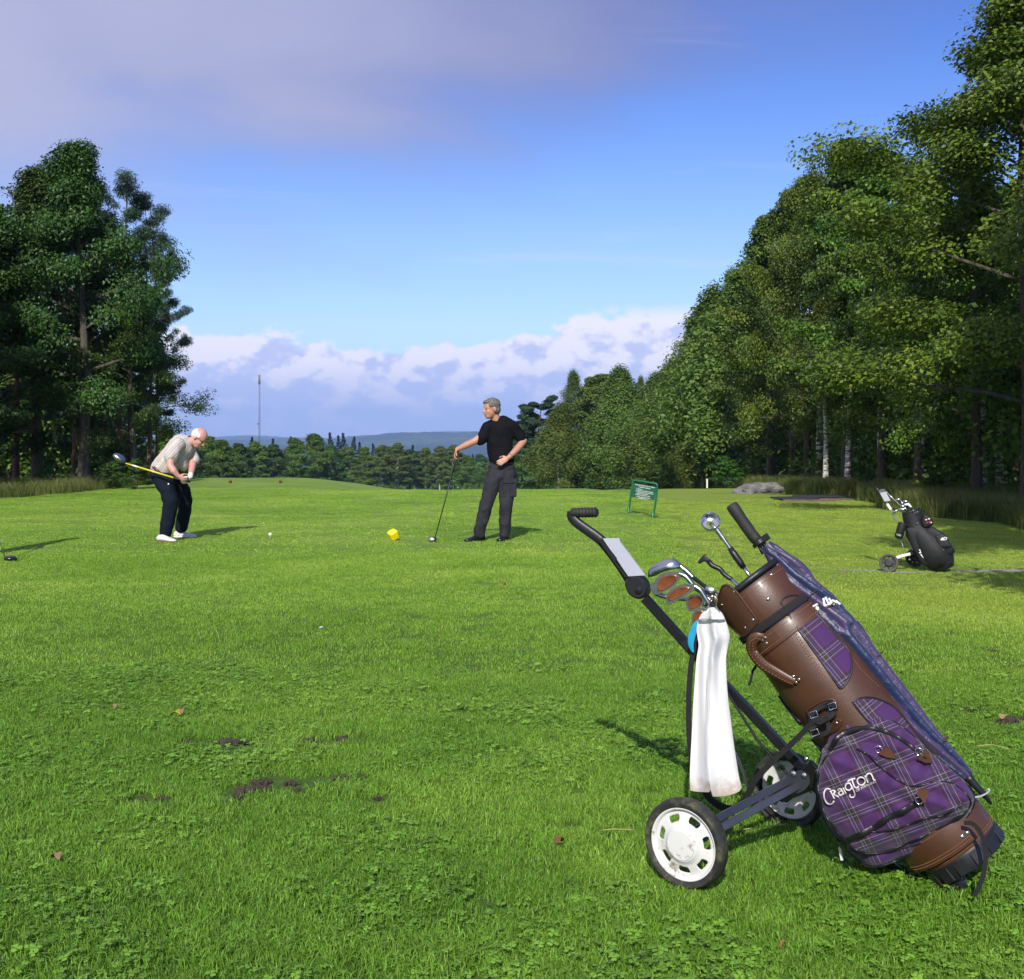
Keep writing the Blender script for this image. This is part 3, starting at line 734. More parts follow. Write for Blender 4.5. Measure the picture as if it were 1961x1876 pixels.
# off the frame: they cast the shade on the right fairway
tree('oak1', 0, 8.0, 15.5, 'nearest oak past the right edge, shading the rough', GR, .62, x=7.6)
tree('maple1', 0, 12.0, 15.0, 'leafy tree past the right edge, nearest the fairway', GR, .75, x=9.4)
tree('oak1', 0, 24, 10, 'oak past the left edge, shading the left wood', GL, .8, x=-14.6)
tree('maple1', 0, 27, 9, 'leafy tree past the left edge, in front of the left wood', GL, .9, x=-15.4)
# valley woods
VT = [
 ('far1', 395, 150, 835, 'dense green tree right behind the head of the bent golfer'),
 ('far1', 425, 148, 842, 'round dark green tree right of the bent golfer'),
 ('far2', 455, 155, 846, 'second round green tree right of the bent golfer'),
 ('far3', 490, 165, 843, 'light green birch just below the radio mast'),
 ('far2', 525, 170, 848, 'yellowish tree right of the one below the mast'),
 ('far1', 562, 180, 838, 'dark broad tree above the middle of the mound'),
 ('far1', 600, 190, 830, 'broad green tree above the right shoulder of the mound'),
 ('far2', 635, 200, 850, 'lighter tree where the mound falls away'),
 ('far3', 668, 215, 853, 'birch above the right foot of the mound'),
 ('far1', 700, 230, 856, 'dark tree midway between the mound and the yellow tee marker'),
 ('far3', 730, 235, 850, 'birch with a thin pale stem above the yellow tee marker'),
 ('far3', 762, 240, 846, 'tall birch with a bright white stem, tallest of the middle wood'),
 ('far2', 785, 250, 858, 'greyish tree right of the tall white stemmed birch'),
 ('far3', 815, 250, 855, 'birch left of the hand of the standing man'),
 ('far3', 842, 245, 852, 'birch standing behind the grip of the leaning club'),
 ('far3', 868, 240, 850, 'birch directly under the hand of the standing man'),
 ('far1', 893, 235, 872, 'dark round tree by the gap of distant fairway'),
 ('far2', 918, 300, 868, 'small light tree beyond the gap of distant fairway'),
 ('far2', 370, 140, 850, 'green bush tree half hidden by the bent golfer'),
 ('far2', 345, 120, 842, 'yellow green tree seen left of the bent golfer'),
 ('far4', 560, 300, 831, 'small dark spruce top left of the highest spruce group'),
 ('far4', 610, 300, 829, 'dark spruce top above the middle of the mound'),
 ('far4', 634, 310, 823, 'pointed spruce, first of the tall dark group'),
 ('far4', 650, 305, 829, 'spruce between the two tallest of the dark group'),
 ('far4', 660, 315, 824, 'pointed spruce, tallest of the dark group'),
 ('far4', 676, 305, 831, 'spruce with a blunt top at the right of the dark group'),
 ('far4', 690, 300, 842, 'small spruce trailing the dark group on the right'),
 ('far4', 716, 310, 845, 'thin lone spruce top right of the dark group'),
 ('far4', 788, 320, 848, 'dark spruce behind the tall birch'),
 ('far4', 845, 330, 857, 'spruce top peeping left of the hand of the standing man'),
 ('far4', 905, 340, 866, 'spruce top seen under the forearm of the standing man'),
 ('far4', 480, 280, 832, 'dark spruce tops under the mast on its left'),
 ('far4', 520, 290, 835, 'dark spruce top under the mast on its right'),
 ('far1', 940, 260, 880, 'tree hidden mostly behind the legs of the standing man'),
 ('far2', 975, 200, 850, 'tree right behind the back of the standing man'),
]
for k, px, d, py, lb in VT:
    dd = d * (1.0)
    x = (px - CX) / F * dd; zb = gzf(x, dd); hgt = H - (py - YH) / F * dd - zb
    if k == 'far4' and hgt < 13: hgt += 0
    T(k, px, dd, py, lb, GF, {'far1': 1.15, 'far2': 1.2, 'far3': 1.25, 'far4': .9}[k])

# shaded depth of the woods: undergrowth and saplings nobody could count
def thicket(name, label, boxes, size, mat, seed, stems=True):
    r = np.random.default_rng(seed); Cc = []
    for (x0, x1, y0, y1, z1, n) in boxes:
        m = max(20, n // 90); c = np.stack([r.uniform(x0, x1, m), r.uniform(y0, y1, m), r.uniform(0, 1, m) ** 1.1 * z1], 1)
        ix = r.integers(0, m, n); q = c[ix] + r.normal(0, .42, (n, 3)) * np.array([1, 1, .7]); q[:, 2] = np.abs(q[:, 2]) + gz(q[:, 0], q[:, 1]); Cc.append(q)
    Cc = np.concatenate(Cc); Nn = np.tile([0, -.3, .7], (len(Cc), 1)); me = leaves_mesh(name, Cc, Nn, size, r, .7, mat)
    o = link_mesh(name, me, mat); return tag(o, label, 'undergrowth', kind='stuff')
thicket('undergrowth', 'dark undergrowth and saplings filling the right wood behind the birch stems', [(11, 20, 24, 46, 4.5, 60000), (13.5, 24, 44, 70, 6, 45000), (12, 22, 66, 110, 6, 30000), (2, 24, 112, 135, 6, 40000)], .16, LM['maple'], 5)
thicket('undergrowth', 'dark undergrowth at the feet of the valley trees beyond the tee', [(-60, 4, 255, 335, 6.5, 90000), (-80, -50, 190, 300, 5.5, 40000), (2, 18, 150, 240, 6, 25000)], .45, LM['maple'], 8)
thicket('undergrowth', 'dark undergrowth deep in the left wood', [(-24, -15.5, 40, 50, 4.5, 50000), (-30, -18.5, 50, 64, 4.5, 40000)], .17, LM['maple'], 6)

# tall rough grass along the woods
rgm = simple('rough_grass', (.12, .14, .03), .7, 0, .5, 3)
def rough_blade_mat():
    m, nt, b = newmat('rough_blade'); at = N(nt, 'ShaderNodeAttribute'); at.attribute_name = 'rnd'
    pos = N(nt, 'ShaderNodeNewGeometry').outputs['Position']; nz = noise(nt, pos, .6, 3, .6)
    t = math_(nt, 'ADD', math_(nt, 'MULTIPLY', at.outputs['Fac'], .5), math_(nt, 'MULTIPLY', nz, .55))
    col = ramp(nt, t, [(.2, (.05, .10, .012)), (.45, (.10, .16, .02)), (.62, (.17, .18, .04)), (.9, (.26, .20, .09))])
    L(nt, col, b.inputs['Base Color']); b.inputs['Roughness'].default_value = .6
    tr = N(nt, 'ShaderNodeBsdfTranslucent'); L(nt, col, tr.inputs[0]); mx = N(nt, 'ShaderNodeMixShader'); mx.inputs[0].default_value = .3
    L(nt, b.outputs[0], mx.inputs[1]); L(nt, tr.outputs[0], mx.inputs[2]); L(nt, mx.outputs[0], nt.nodes['Material Output'].inputs[0]); return m
rbm = rough_blade_mat()
tall = [blades_mesh('tall_tuft', 110, .30, .08, .50, .011, .75, rbm, 60 + i) for i in range(4)]
r = np.random.default_rng(77); pts = []
def band(fx, y0, y1, wdt, n, side):
    y = r.uniform(y0, y1, n); x = fx(y) + side * np.abs(r.normal(0, 1, n)) * wdt
    z = gz(x, y); return np.stack([x, y, z], 1).tolist()
redge = lambda y: 9.0 + .35 * np.sin(y * .7) + .2 * np.sin(y * 2.1)
ledge = lambda y: np.where(y < 100, -8.3 - .95 * (y < 0), 0) - 0.0 * y
pts = band(redge, 15.5, 42, 1.5, 3800, 1) + band(lambda y: 9.3 + .02 * y, 38, 95, 2.2, 1500, 1)
scatter('tall_grass', 'tall dry rough grass along the edge of the right wood', tall, pts, (.7, 1.35), rbm, seed=9)
# left rough: follows the tee edge at the foot of the wood
pts = []
y = r.uniform(25.3, 33, 1500); x = r.uniform(-15.5, -8.9, 1500) + (y - 25) * .05; k = x < (-10.6 - .5 * np.maximum(0, 28 - y))
x, y = x[k], y[k]; pts = np.stack([x, y, gz(x, y)], 1).tolist()
scatter('tall_grass', 'tall dry rough grass at the foot of the left wood', tall, pts, (.35, .95), rbm, seed=10)
BU = [(262, 29.5, .8, 'leafy low bush at the foot of the ladder tower'), (215, 30, .75, 'green bush left of the ladder at the tower foot'), (90, 30, .7, 'small bush in the rough grass below the left oaks'),
      (1660, 31, .7, 'low bush in the shade above the dark mats'), (1790, 27, .8, 'shaded bush behind the black golf bag'), (1390, 44, 1.3, 'bush with yellow flower spikes beside the white stake')]
for px, d, hh_, lb in BU: tree('sapling', px, d, hh_, lb, 'bushes at the edge of the woods', 1.2)
# ================================================================ GOLF BAG ON TROLLEY
class Plane:
    """vertical plane through o along horizontal unit u; n points to the viewer's side"""
    def __init__(s, o, u):
        s.o = Vector(o); s.u = Vector(u).normalized(); s.n = Vector((0, 0, 1)).cross(s.u).normalized()
        if s.n.dot(Vector((0, 0, 0)) - s.o) < 0: s.n = -s.n
    def G(s, px, py, off=0.0):
        d = Vector(((px - CX) / F, 1, -(py - YH) / F)); c = Vector((0, 0, H))
        t = (s.o + s.n * off - c).dot(s.n) / d.dot(s.n); return c + d * t
def Z1(x, y): return (1053.6 + x * .46274, 920.0 + y * .46274)
def Z2(x, y): return (1068.4 + x * .23458, 942.3 + y * .23458)
def Z3(x, y): return (1320.7 + x * .24521, 949.7 + y * .24521)
def Z4(x, y): return (1483.9 + x * .24328, 1320.7 + y * .24328)
def Z5(x, y): return (1202.0 + x * .21357, 1335.5 + y * .21357)
PL = Plane((1.232, 3.307, 0), (-.919, .394, 0)); G = PL.G; nn = PL.n
black = simple('black_plastic', (.012, .012, .014), .38, 0, .2, 12, .15, 200)
blackp = simple('black_painted_steel', (.014, .014, .017), .28, .3, .2, 8, .1, 90)
steelg = simple('grey_painted_steel', (.055, .058, .075), .33, .5, .15, 10, .1, 120)
chrome = simple('polished_steel', (.72, .72, .72), .16, 1, .05, 10)
brass = simple('tarnished_brass', (.52, .44, .26), .3, 1, .2, 30)
rubber = simple('black_rubber', (.017, .016, .015), .65, 0, .4, 25, .5, 150)
web = simple('black_webbing', (.010, .010, .011), .8, 0, .3, 50, .8, 500)
leather = simple('brown_leather', (.072, .029, .0135), .42, 0, .22, 9, .14, 190, coat=.10)
leatherd = simple('dark_brown_leather', (.055, .021, .010), .42, 0, .25, 12, .4, 230)
thread = simple('tan_thread', (.26, .12, .06), .8, 0, .2, 60)
inner = simple('dark_bag_lining', (.006, .006, .006), .95, 0, .2, 10)
whitep = simple('white_plastic', (.74, .74, .72), .38, 0, .05, 5)
greyp = simple('grey_plastic_sheet', (.42, .43, .50), .35, 0, .04, 4)
terry = simple('white_towelling', (.78, .77, .78), .95, 0, .03, 6, .8, 420, sheen=.3)
threadw = simple('silver_thread', (.62, .60, .55), .5, 0, .15, 90)
copper = simple('copper_inlay', (.42, .13, .055), .30, .8, .3, 25)
satin = simple('satin_steel', (.50, .50, .53), .25, 1, .12, 20)
def plaid_mat(name, per=.098, rot=0.0):
    m, nt, b = newmat(name)
    uvn = N(nt, 'ShaderNodeUVMap'); uvn.uv_map = 'UVMap'
    mp = N(nt, 'ShaderNodeMapping'); mp.inputs['Rotation'].default_value = (0, 0, rot); mp.inputs['Scale'].default_value = (1 / per, 1 / per, 1); L(nt, uvn.outputs[0], mp.inputs[0])
    sp = N(nt, 'ShaderNodeSeparateXYZ'); L(nt, mp.outputs[0], sp.inputs[0])
    P_, D_, O_, W_, R_, Y_ = (.048, .009, .085), (.010, .010, .012), (.024, .024, .014), (.30, .25, .38), (.14, .008, .035), (.085, .075, .022)
    st = [(0, P_), (.40, R_), (.415, P_), (.44, D_), (.50, O_), (.545, W_), (.562, P_), (.60, D_), (.635, W_), (.652, O_), (.70, D_), (.735, Y_), (.75, D_), (.79, W_), (.806, P_), (.84, R_), (.852, D_), (.90, P_)]
    cs = []
    for o in (sp.outputs[0], sp.outputs[1]):
        cs.append(ramp(nt, math_(nt, 'FRACT', o), st, 'CONSTANT'))
    # twill: alternate which thread shows
    tw = math_(nt, 'FRACT', math_(nt, 'MULTIPLY', math_(nt, 'ADD', sp.outputs[0], sp.outputs[1]), 46))
    f = math_(nt, 'MULTIPLY_ADD', math_(nt, 'GREATER_THAN', tw, .5), .28, .36)
    col = mixc(nt, f, cs[0], cs[1])
    L(nt, col, b.inputs['Base Color']); b.inputs['Roughness'].default_value = .8; b.inputs['Sheen Weight'].default_value = .15
    bp = N(nt, 'ShaderNodeBump'); bp.inputs['Strength'].default_value = .25; bp.inputs['Distance'].default_value = .002
    L(nt, noise(nt, mp.outputs[0], 30, 4), bp.inputs['Height']); L(nt, bp.outputs[0], b.inputs['Normal']); return m
plaid = plaid_mat('purple_tartan', .092, math.radians(90)); plaidp = plaid_mat('purple_tartan_pocket', .092, math.radians(12))

# --- bag frame
B0 = G(1850, 1640); T0 = G(1436, 1117)
A = (T0 - B0).normalized(); LEN = (T0 - B0).length
Cc = A.cross(nn).normalized()
if Cc.x < 0: Cc = -Cc
RP = [(0, .118), (.10, .120), (.2, .128), (.45, .139), (.62, .141), (.76, .132), (.84, .120), (1.2, .1165)]
def rad(s):
    s = s / LEN
    for (a, ra), (b_, rb) in zip(RP, RP[1:]):
        if s <= b_: t = max(0, (s - a) / (b_ - a)); t = t * t * (3 - 2 * t); return ra + (rb - ra) * t
    return RP[-1][1]
def BS(th, s, e=0.0): return B0 + A * s + (nn * math.cos(th) + Cc * math.sin(th)) * (rad(s) + e)
def SB(px, py, e=0.0):
    """angle and height on the bag seen at a pixel"""
    d = Vector(((px - CX) / F, 1, -(py - YH) / F)); c = Vector((0, 0, H)); best = (9, None)
    t = 2.9
    while t < 4.2:
        q = c + d * t - B0; s = q.dot(A); rr = q - A * s; e_ = rr.length - rad(s) - e
        if e_ < 0: return (math.atan2(rr.dot(Cc), rr.dot(nn)), s)
        if e_ < best[0]: best = (e_, (math.atan2(rr.dot(Cc), rr.dot(nn)), s))
        t += .0025
    return best[1]
LBL = dict
bag = thing('golf_bag', (B0.x, B0.y, gzf(B0.x, B0.y)), 'brown leather and purple tartan golf bag strapped to the nearest trolley', 'golf bag')
# body
mb = MB(); rings = []; SN = 40; uv = []
for i in range(SN + 1):
    s = .02 + (LEN - .03) * i / SN
    rings.append([BS(2 * PI * j / 56, s, .0015 * math.sin(9 * s + 3 * math.cos(2 * PI * j / 56))) for j in range(56)])
mb.loft(rings, True, False); mb.build('body', leather, bag, 180)
# opening: padded rim, dividers and dark inside
mb = MB(); rings = []
for th in range(64):
    t = 2 * PI * th / 64; dirv = nn * math.cos(t) + Cc * math.sin(t)
    rings.append([B0 + A * (LEN + .004 + .010 * math.sin(k * PI / 4)) + dirv * (rad(LEN) - .002 + .009 * math.cos(k * PI / 4)) for k in range(8)])
rings.append(rings[0]); mb.loft(rings, True, False); mb.build('rim', black, bag, 180)
mb = MB(); mb.lathe(B0 + A * (LEN - .07), A, [(0, .001), (0, .112), (.07, .113)], 40, cap=False); mb.build('lining', inner, bag, 60)
mb = MB()
for t in (.3, 1.35, 2.4): 
    q = (nn * math.cos(t) + Cc * math.sin(t)) * .11; mb.bar([B0 + A * (LEN - .012) - q, B0 + A * (LEN - .012) + q], .012, .02, A)
mb.build('divider', black, bag)
def band(name, s0, s1, e, mat, th0=0.0, th1=2 * PI, thick=.004, nseg=64, tilt=0.0, parent=bag):
    mb = MB(); rings = []; full = abs(th1 - th0 - 2 * PI) < .01
    for j in range(nseg + 1):
        t = th0 + (th1 - th0) * j / nseg; ds = tilt * math.sin(t)
        rings.append([BS(t, s0 + ds, e - thick), BS(t, s0 + ds, e - .001), BS(t, s0 + .003 + ds, e), BS(t, s1 - .003 + ds, e), BS(t, s1 + ds, e - .001), BS(t, s1 + ds, e - thick)])
    mb.loft(rings, True, not full); return mb.build(name, mat, parent, 50)
def stitch(pts, mat=thread, r=.0011, parent=bag, name='stitching'):
    mb = MB(); pts = [p for p in pts]
    for i in range(0, len(pts) - 1, 2): mb.tube([pts[i], pts[i + 1]], r, 5)
    return mb.build(name, mat, parent, 180)
band('collar', LEN * .868, LEN * .985, .0045, leather)
band('collar_belt', LEN * .800, LEN * .850, .006, leather)
band('collar_strap', LEN * .858, LEN * .882, .012, web, tilt=-.004)
for sv in (.974, .840, .810):
    stitch([BS(t * 2 * PI / 260, LEN * sv, .0075 if sv < .86 else .0055) for t in range(261)])
# lower cuffs and the ribbed black base
band('cuff', LEN * .035, LEN * .125, .006, leather)
band('cuff_strap', LEN * .120, LEN * .150, .011, web)
for sv in (.052, .045): stitch([BS(t * 2 * PI / 260, LEN * sv, .0072) for t in range(261)])
mb = MB(); mb.lathe(B0, A, [(-.014, .095), (-.012, .119), (.030, .126), (.038, .124), (.038, .10)], 56)
for k in range(14):
    t = 2 * PI * k / 14; q = nn * math.cos(t) + Cc * math.sin(t); tq = A.cross(q)
    mb.box(B0 + q * .122 + A * .010, (q * .004, tq * .018, A * .020), bev=.002)
mb.build('base', black, bag)
# front cuff (padded loop with two rivets) on the viewer's side
band('cuff_pad', LEN * .055, LEN * .138, .028, leather, -1.62, .68, .022)
for sv in (.064, .072, .128): stitch([BS(-1.6 + 2.26 * t / 130, LEN * sv, .0292) for t in range(131)])
def rivet(px, py, e, parent=bag, r=.0055, sf=SB):
    th, s = sf(px, py, e); p = BS(th, s, e); q = (nn * math.cos(th) + Cc * math.sin(th)); a = q.orthogonal().normalized(); b_ = q.cross(a)
    mb = MB(); mb.ell(p, (a * r, b_ * r, q * r * .55), 12, 7); return mb.build('rivet', chrome, parent, 180)
for x, y in ((1475, 1157), (1517, 1127)): rivet(*Z4(x, y), .028, r=.0065)

# generic star-shaped patch lofted over a map (a,b,h)->point, a/b a 2D boundary
def patch(name, bnd, fn, prof, mat, parent, rings=9, uvf=None, sides=None, ctr=None, angle=180, sub=4):
    B = [Vector((p[0], p[1], 0)) for p in bnd]; B = spline(B + [B[0]], sub)[:-1] if sub > 1 else B
    c = Vector(ctr + (0,)) if ctr else sum(B, Vector()) / len(B); m = len(B); mb = MB(); R = []; U = []
    for i in range(1, rings + 1):
        rho = i / rings; rho = 1 - (1 - rho) ** 1.5
        row = []
        for p in B:
            q = c + (p - c) * rho; row.append(fn(q.x, q.y, prof(rho))); U.append(uvf(q.x, q.y) if uvf else (0, 0))
        R.append(row)
    for h in (sides or []):
        row = []
        for p in B: q = c + (p - c) * h[0]; row.append(fn(q.x, q.y, h[1])); U.append(uvf(q.x, q.y) if uvf else (0, 0))
        R.append(row)
    mb.loft(R, True, False, uvs=U)
    b0 = len(mb.v); mb.add([fn(c.x, c.y, prof(0))], [], uvs=[uvf(c.x, c.y)] if uvf else None)
    for j in range(m): mb.f.append((b0, j, (j + 1) % m)); mb.m.append(0)
    return mb, mb.build(name, mat, parent, angle)
def on_bag(th, s, h): return BS(th, s, h)
uvbag = lambda th, s: (th * .13, s)
def bagpatch(name, pix, e, mat, piping=None, th_=.003):
    bnd = [SB(*p) for p in pix]
    mb, o = patch(name, bnd, on_bag, lambda r_: e, mat, bag, 6, uvbag, [(1.0, e - th_ - .002)], sub=4)
    if piping:
        B = [Vector((*b_, 0)) for b_ in bnd]; B = spline(B + [B[0]], 4)
        mb = MB(); mb.tube([BS(q.x, q.y, e + .0005) for q in B], .0028, 6, cap=False); mb.build('piping', piping, o, 180)
    return o
bagpatch('tartan_panel', [Z3(*p) for p in ((705, 835), (740, 800), (800, 785), (850, 795), (910, 850), (1000, 950), (1100, 1070), (1190, 1160), (1240, 1230), (1258, 1300), (1255, 1380), (1230, 1450), (1180, 1505), (1140, 1460), (1050, 1330), (950, 1190), (850, 1050), (770, 930))], .004, plaid, black)
bagpatch('tartan_panel', [Z3(*p) for p in ((1270, 1610), (1320, 1585), (1400, 1580), (1490, 1605), (1590, 1660), (1680, 1760), (1790, 1900), (1900, 2040), (1880, 2150), (1700, 2060), (1560, 1930), (1420, 1790), (1330, 1690))], .004, plaid, black)
bagpatch('tartan_panel', [Z3(*p) for p in ((640, 1640), (690, 1580), (760, 1650), (870, 1760), (850, 1790), (790, 1790), (700, 1710))], .004, plaid, black)
bagpatch('tartan_panel', [Z4(*p) for p in ((275, 420), (300, 400), (390, 490), (420, 560), (350, 560), (300, 500))], .004, plaid, black)
# seams
for path in (((690, 860), (800, 1030), (920, 1210), (1050, 1400), (1160, 1525)), ((680, 870), (790, 1042), (910, 1222), (1040, 1412), (1150, 1535)), ((370, 1160), (430, 1240), (560, 1440), (700, 1620), (850, 1790), (900, 1810)), ((1215, 1620), (1330, 1720), (1390, 1760)), ((1260, 1260), (1340, 1370), (1480, 1500))):
    q = spline([Vector((*SB(*Z3(*p)), 0)) for p in path], 16); stitch([BS(p.x, p.y, .002) for p in q])
# side plate with rivets on the collar
pl = bagpatch('side_plate', [Z3(*p) for p in ((262, 720), (280, 690), (330, 700), (400, 770), (455, 850), (510, 920), (540, 980), (520, 1010), (460, 1075), (420, 1070), (350, 1010), (280, 930), (240, 850))], .012, leather, leatherd, .008)
for x, y in ((350, 748), (256, 852), (498, 968), (435, 1032)): rivet(*Z3(x, y), .012, r=.0048)
rivet(*Z3(612, 808), .006, r=.0055); rivet(*Z3(330, 1080), .004, r=.0048); rivet(*Z3(640, 615), .005, r=.0045)
# carry handle: padded leather loop standing off the side
hp = [(*SB(*Z3(x, y)), e) for x, y, e in ((590, 1110, .003), (550, 1088, .012), (520, 1115, .020), (535, 1190, .024), (600, 1275, .024), (690, 1350, .019), (775, 1418, .011), (830, 1450, .005))]
q = spline([Vector(p) for p in hp], 8); hpts = [BS(p.x, p.y, p.z) for p in q]
mb = MB(); mb.tube(hpts, [.013 + .005 * math.sin(PI * i / (len(hpts) - 1)) for i in range(len(hpts))], 12, flat=.40, up=nn); hd = mb.build('carry_handle', leather, bag, 180)
for sgn in (-1, 1):
    mb = MB(); ps = [p + nn * .0095 + Cc * (.007 * sgn) for p in hpts]
    for i in range(2, len(ps) - 2, 2): mb.tube([ps[i], ps[i + 1]], .0011, 5)
    mb.build('stitching', thread, hd, 180)
for x, y in ((592, 1108), (570, 1130), (603, 1152), (810, 1412), (855, 1435), (833, 1460)): rivet(*Z3(x, y), .009, r=.0048)

# big side pocket
PB = [Z4(*p) for p in ((400, 400), (445, 320), (520, 262), (610, 228), (720, 215), (850, 225), (960, 270), (1070, 350), (1190, 460), (1310, 565), (1420, 655), (1500, 740), (1562, 835), (1565, 905), (1520, 985), (1420, 1065), (1290, 1165), (1150, 1255), (1000, 1330), (860, 1382), (740, 1398), (650, 1335), (560, 1245), (455, 1130), (385, 1010), (340, 880), (327, 750), (340, 620), (370, 500))]
def pk(x, y, h): return G(x, y, h)
_u = G(1700, 1500, .1); _e1 = Cc; _e2 = A
def uvp(x, y): q = G(x, y, .15) - _u; return (q.dot(_e1), q.dot(_e2))
wr = lambda x, y: .007 * math.sin(x * .11 + y * .045) + .006 * math.sin(y * .16 - x * .07) + .009 * (1 - 2 * abs(math.sin(x * .035 + y * .065))) * max(0, min(1, (y - 1560) / 50))
pkw = lambda x, y, h: G(x, y, h + wr(x, y) * (1 if h > .1 else .3))
mbp, pocket = patch('side_pocket', PB, pkw, lambda r_: .102 + .060 * (1 - r_ ** 5) ** .6, plaidp, bag, 12, uvp, [(.99, .04), (.97, .0), (.93, -.03)], sub=4)
FB = [Z4(*p) for p in ((352, 640), (395, 545), (470, 480), (560, 438), (700, 412), (820, 425), (920, 475), (1060, 590), (1160, 690), (1250, 735), (1350, 732), (1450, 775), (1540, 880), (1500, 960), (1380, 1040), (1200, 1140), (1020, 1220), (880, 1275), (740, 1298), (640, 1262), (560, 1195), (480, 1110), (405, 1000), (360, 880), (340, 760))]
mbf, front = patch('pocket_front', FB, pkw, lambda r_: .150 + .048 * (1 - r_ ** 4) ** .6, plaidp, pocket, 12, uvp, [(1.0, .12)], sub=4)
tree_f = BVHTree.FromPolygons([Vector(v) for v in mbf.v] + [Vector(v) for v in mbp.v], [tuple(f) for f in mbf.f] + [tuple(i + len(mbf.v) for i in f) for f in mbp.f])
def HT(px, py, e=.002, tr=tree_f):
    d = Vector(((px - CX) / F, 1, -(py - YH) / F)).normalized(); h = tr.ray_cast(Vector((0, 0, H)), d)
    if h[0] is None: return G(px, py, .1)
    nrm = h[1] if h[1].dot(d) < 0 else -h[1]; return h[0] - d * e * 1.0 + nrm * e * .6
def line(name, pz, r, mat, parent, zf=Z4, e=.001, flat=1.0, n=10):
    q = spline([Vector((*zf(*p), 0)) for p in pz], n); mb = MB(); mb.tube([HT(p.x, p.y, e) for p in q], r, 8, flat=flat, up=nn); return mb.build(name, mat, parent, 180)
q = [Vector((*p, 0)) for p in FB]; q = spline(q + [q[0]], 5); mb = MB(); mb.tube([pkw(p.x, p.y, .153) for p in q], .0034, 7, cap=False); mb.build('piping', black, front, 180)
q = [Vector((*p, 0)) for p in PB]; q = spline(q + [q[0]], 5); mb = MB(); mb.tube([pkw(p.x, p.y, .103) for p in q], .0034, 7, cap=False); mb.build('piping', black, pocket, 180)
line('zip', [(440, 480), (500, 380), (600, 325), (720, 312), (860, 335), (990, 400), (1110, 490), (1180, 560)], .0085, black, pocket, flat=.35)
line('piping', [(650, 470), (740, 520), (850, 620), (960, 710), (1060, 758), (1150, 755), (1240, 735)], .0032, black, front)
line('zip', [(530, 1215), (640, 1160), (780, 1085), (930, 1000), (1060, 930), (1130, 885)], .010, black, front, flat=.35)
line('piping', [(560, 1255), (700, 1290), (850, 1285), (1000, 1250), (1200, 1190)], .003, black, front)
line('piping', [(700, 1120), (850, 1120), (1000, 1080), (1200, 1010), (1330, 990), (1480, 900)], .003, black, front)
# lettering stitched on the pocket
e1 = Vector((.904, -.428)); e2 = Vector((-.428, -.904)) * .98; t0 = Vector((462, 866))
def circ(cx, cy, r_, a0=0, a1=360, n=14): return [(cx + r_ * math.cos(math.radians(a0 + (a1 - a0) * k / n)), cy + r_ * 1.05 * math.sin(math.radians(a0 + (a1 - a0) * k / n))) for k in range(n + 1)]
GLY = [[(6, 92), (-18, 100), (-46, 78), (-60, 34), (-54, -8), (-30, -28), (0, -16)], [(6, 92), (10, 82)],
       [(10, 0), (8, 66)], [(0, 62), (8, 68), (32, 64), (38, 48), (14, 36)], [(16, 36), (46, -2)],
       [(92, 0), (92, 44), (80, 56), (62, 50)], [(92, 34), (70, 34), (58, 18), (66, 2), (92, 12)], [(110, 0), (110, 52)],
       [(168, 62), (146, 66), (128, 50), (128, 28), (146, 14), (170, 24)], [(168, 66), (174, 10), (168, -34), (148, -50), (126, -38), (132, -20)],
       [(160, 76), (180, 84), (226, 80)], [(196, 82), (190, 26), (200, 4), (222, 10)], circ(258, 38, 32), [(304, 2), (304, 66)], [(304, 48), (322, 66), (344, 64), (354, 44), (354, 4), (364, -4)]]
mb = MB()
for g in GLY:
    q = spline([Vector((x, y, 0)) for x, y in g], 5)
    mb.tube([HT(*Z4(*(t0 + e1 * p.x + e2 * p.y)), .0025) for p in q], .0023, 6, flat=1)
vs, fs = text_pts('OF SCOTLAND', 25, .35)
o2 = Vector((640, 806)); mb.add([HT(*Z4(*(o2 + e1 * v.x * 1.05 + e2 * v.y)), .003) for v in vs], fs)
mb.build('stitched_lettering', threadw, front, 180, fix=False)
matte_l = simple('matte_leather', (.075, .032, .016), .85, 0, .2, 12, .2, 200, spec=.15)
# leather tabs with rings
for (cx, cy, s_, rx, ry) in ((885, 510, 1.0, 815, 480), (1180, 535, .9, 1132, 497), (1170, 835, 1.0, 1138, 868)):
    pts = [(cx - 10 * s_, cy - 62 * s_), (cx + 20 * s_, cy - 30 * s_), (cx + 58 * s_, cy + 42 * s_), (cx, cy + 40 * s_), (cx - 66 * s_, cy + 10 * s_)] if ry < cy else [(cx - 20, cy - 52), (cx + 50, cy - 40), (cx + 20, cy + 60), (cx - 20, cy + 20), (cx - 60, cy - 10)]
    fr = [HT(*Z4(*p), .009) for p in pts]; bk = [p - nn * .010 for p in fr]; mb = MB(); mb.prism(fr, bk); tb = mb.build('leather_tab', matte_l, front, 30)
    mb = MB(); c = HT(*Z4(rx, ry), .007); a = (G(1701, 1500, .1) - G(1700, 1500, .1)).normalized(); b_ = nn.cross(a)
    mb.tube([c + (a * math.cos(t * PI / 8) + b_ * math.sin(t * PI / 8)) * .0095 for t in range(17)], .0016, 6, cap=False); mb.build('ring', chrome, tb, 180)
mb = MB(); c0, c1 = Z4(508, 1240), Z4(528, 1345); p0, p1 = G(*c0, .05), G(*c1, .045)
mb.bar([p0.lerp(p1, .12), p1], .008, .003, nn); mb.tube([p0, p0.lerp(p1, .2)], .0022, 6); mb.build('zip_pull', whitep, pocket)
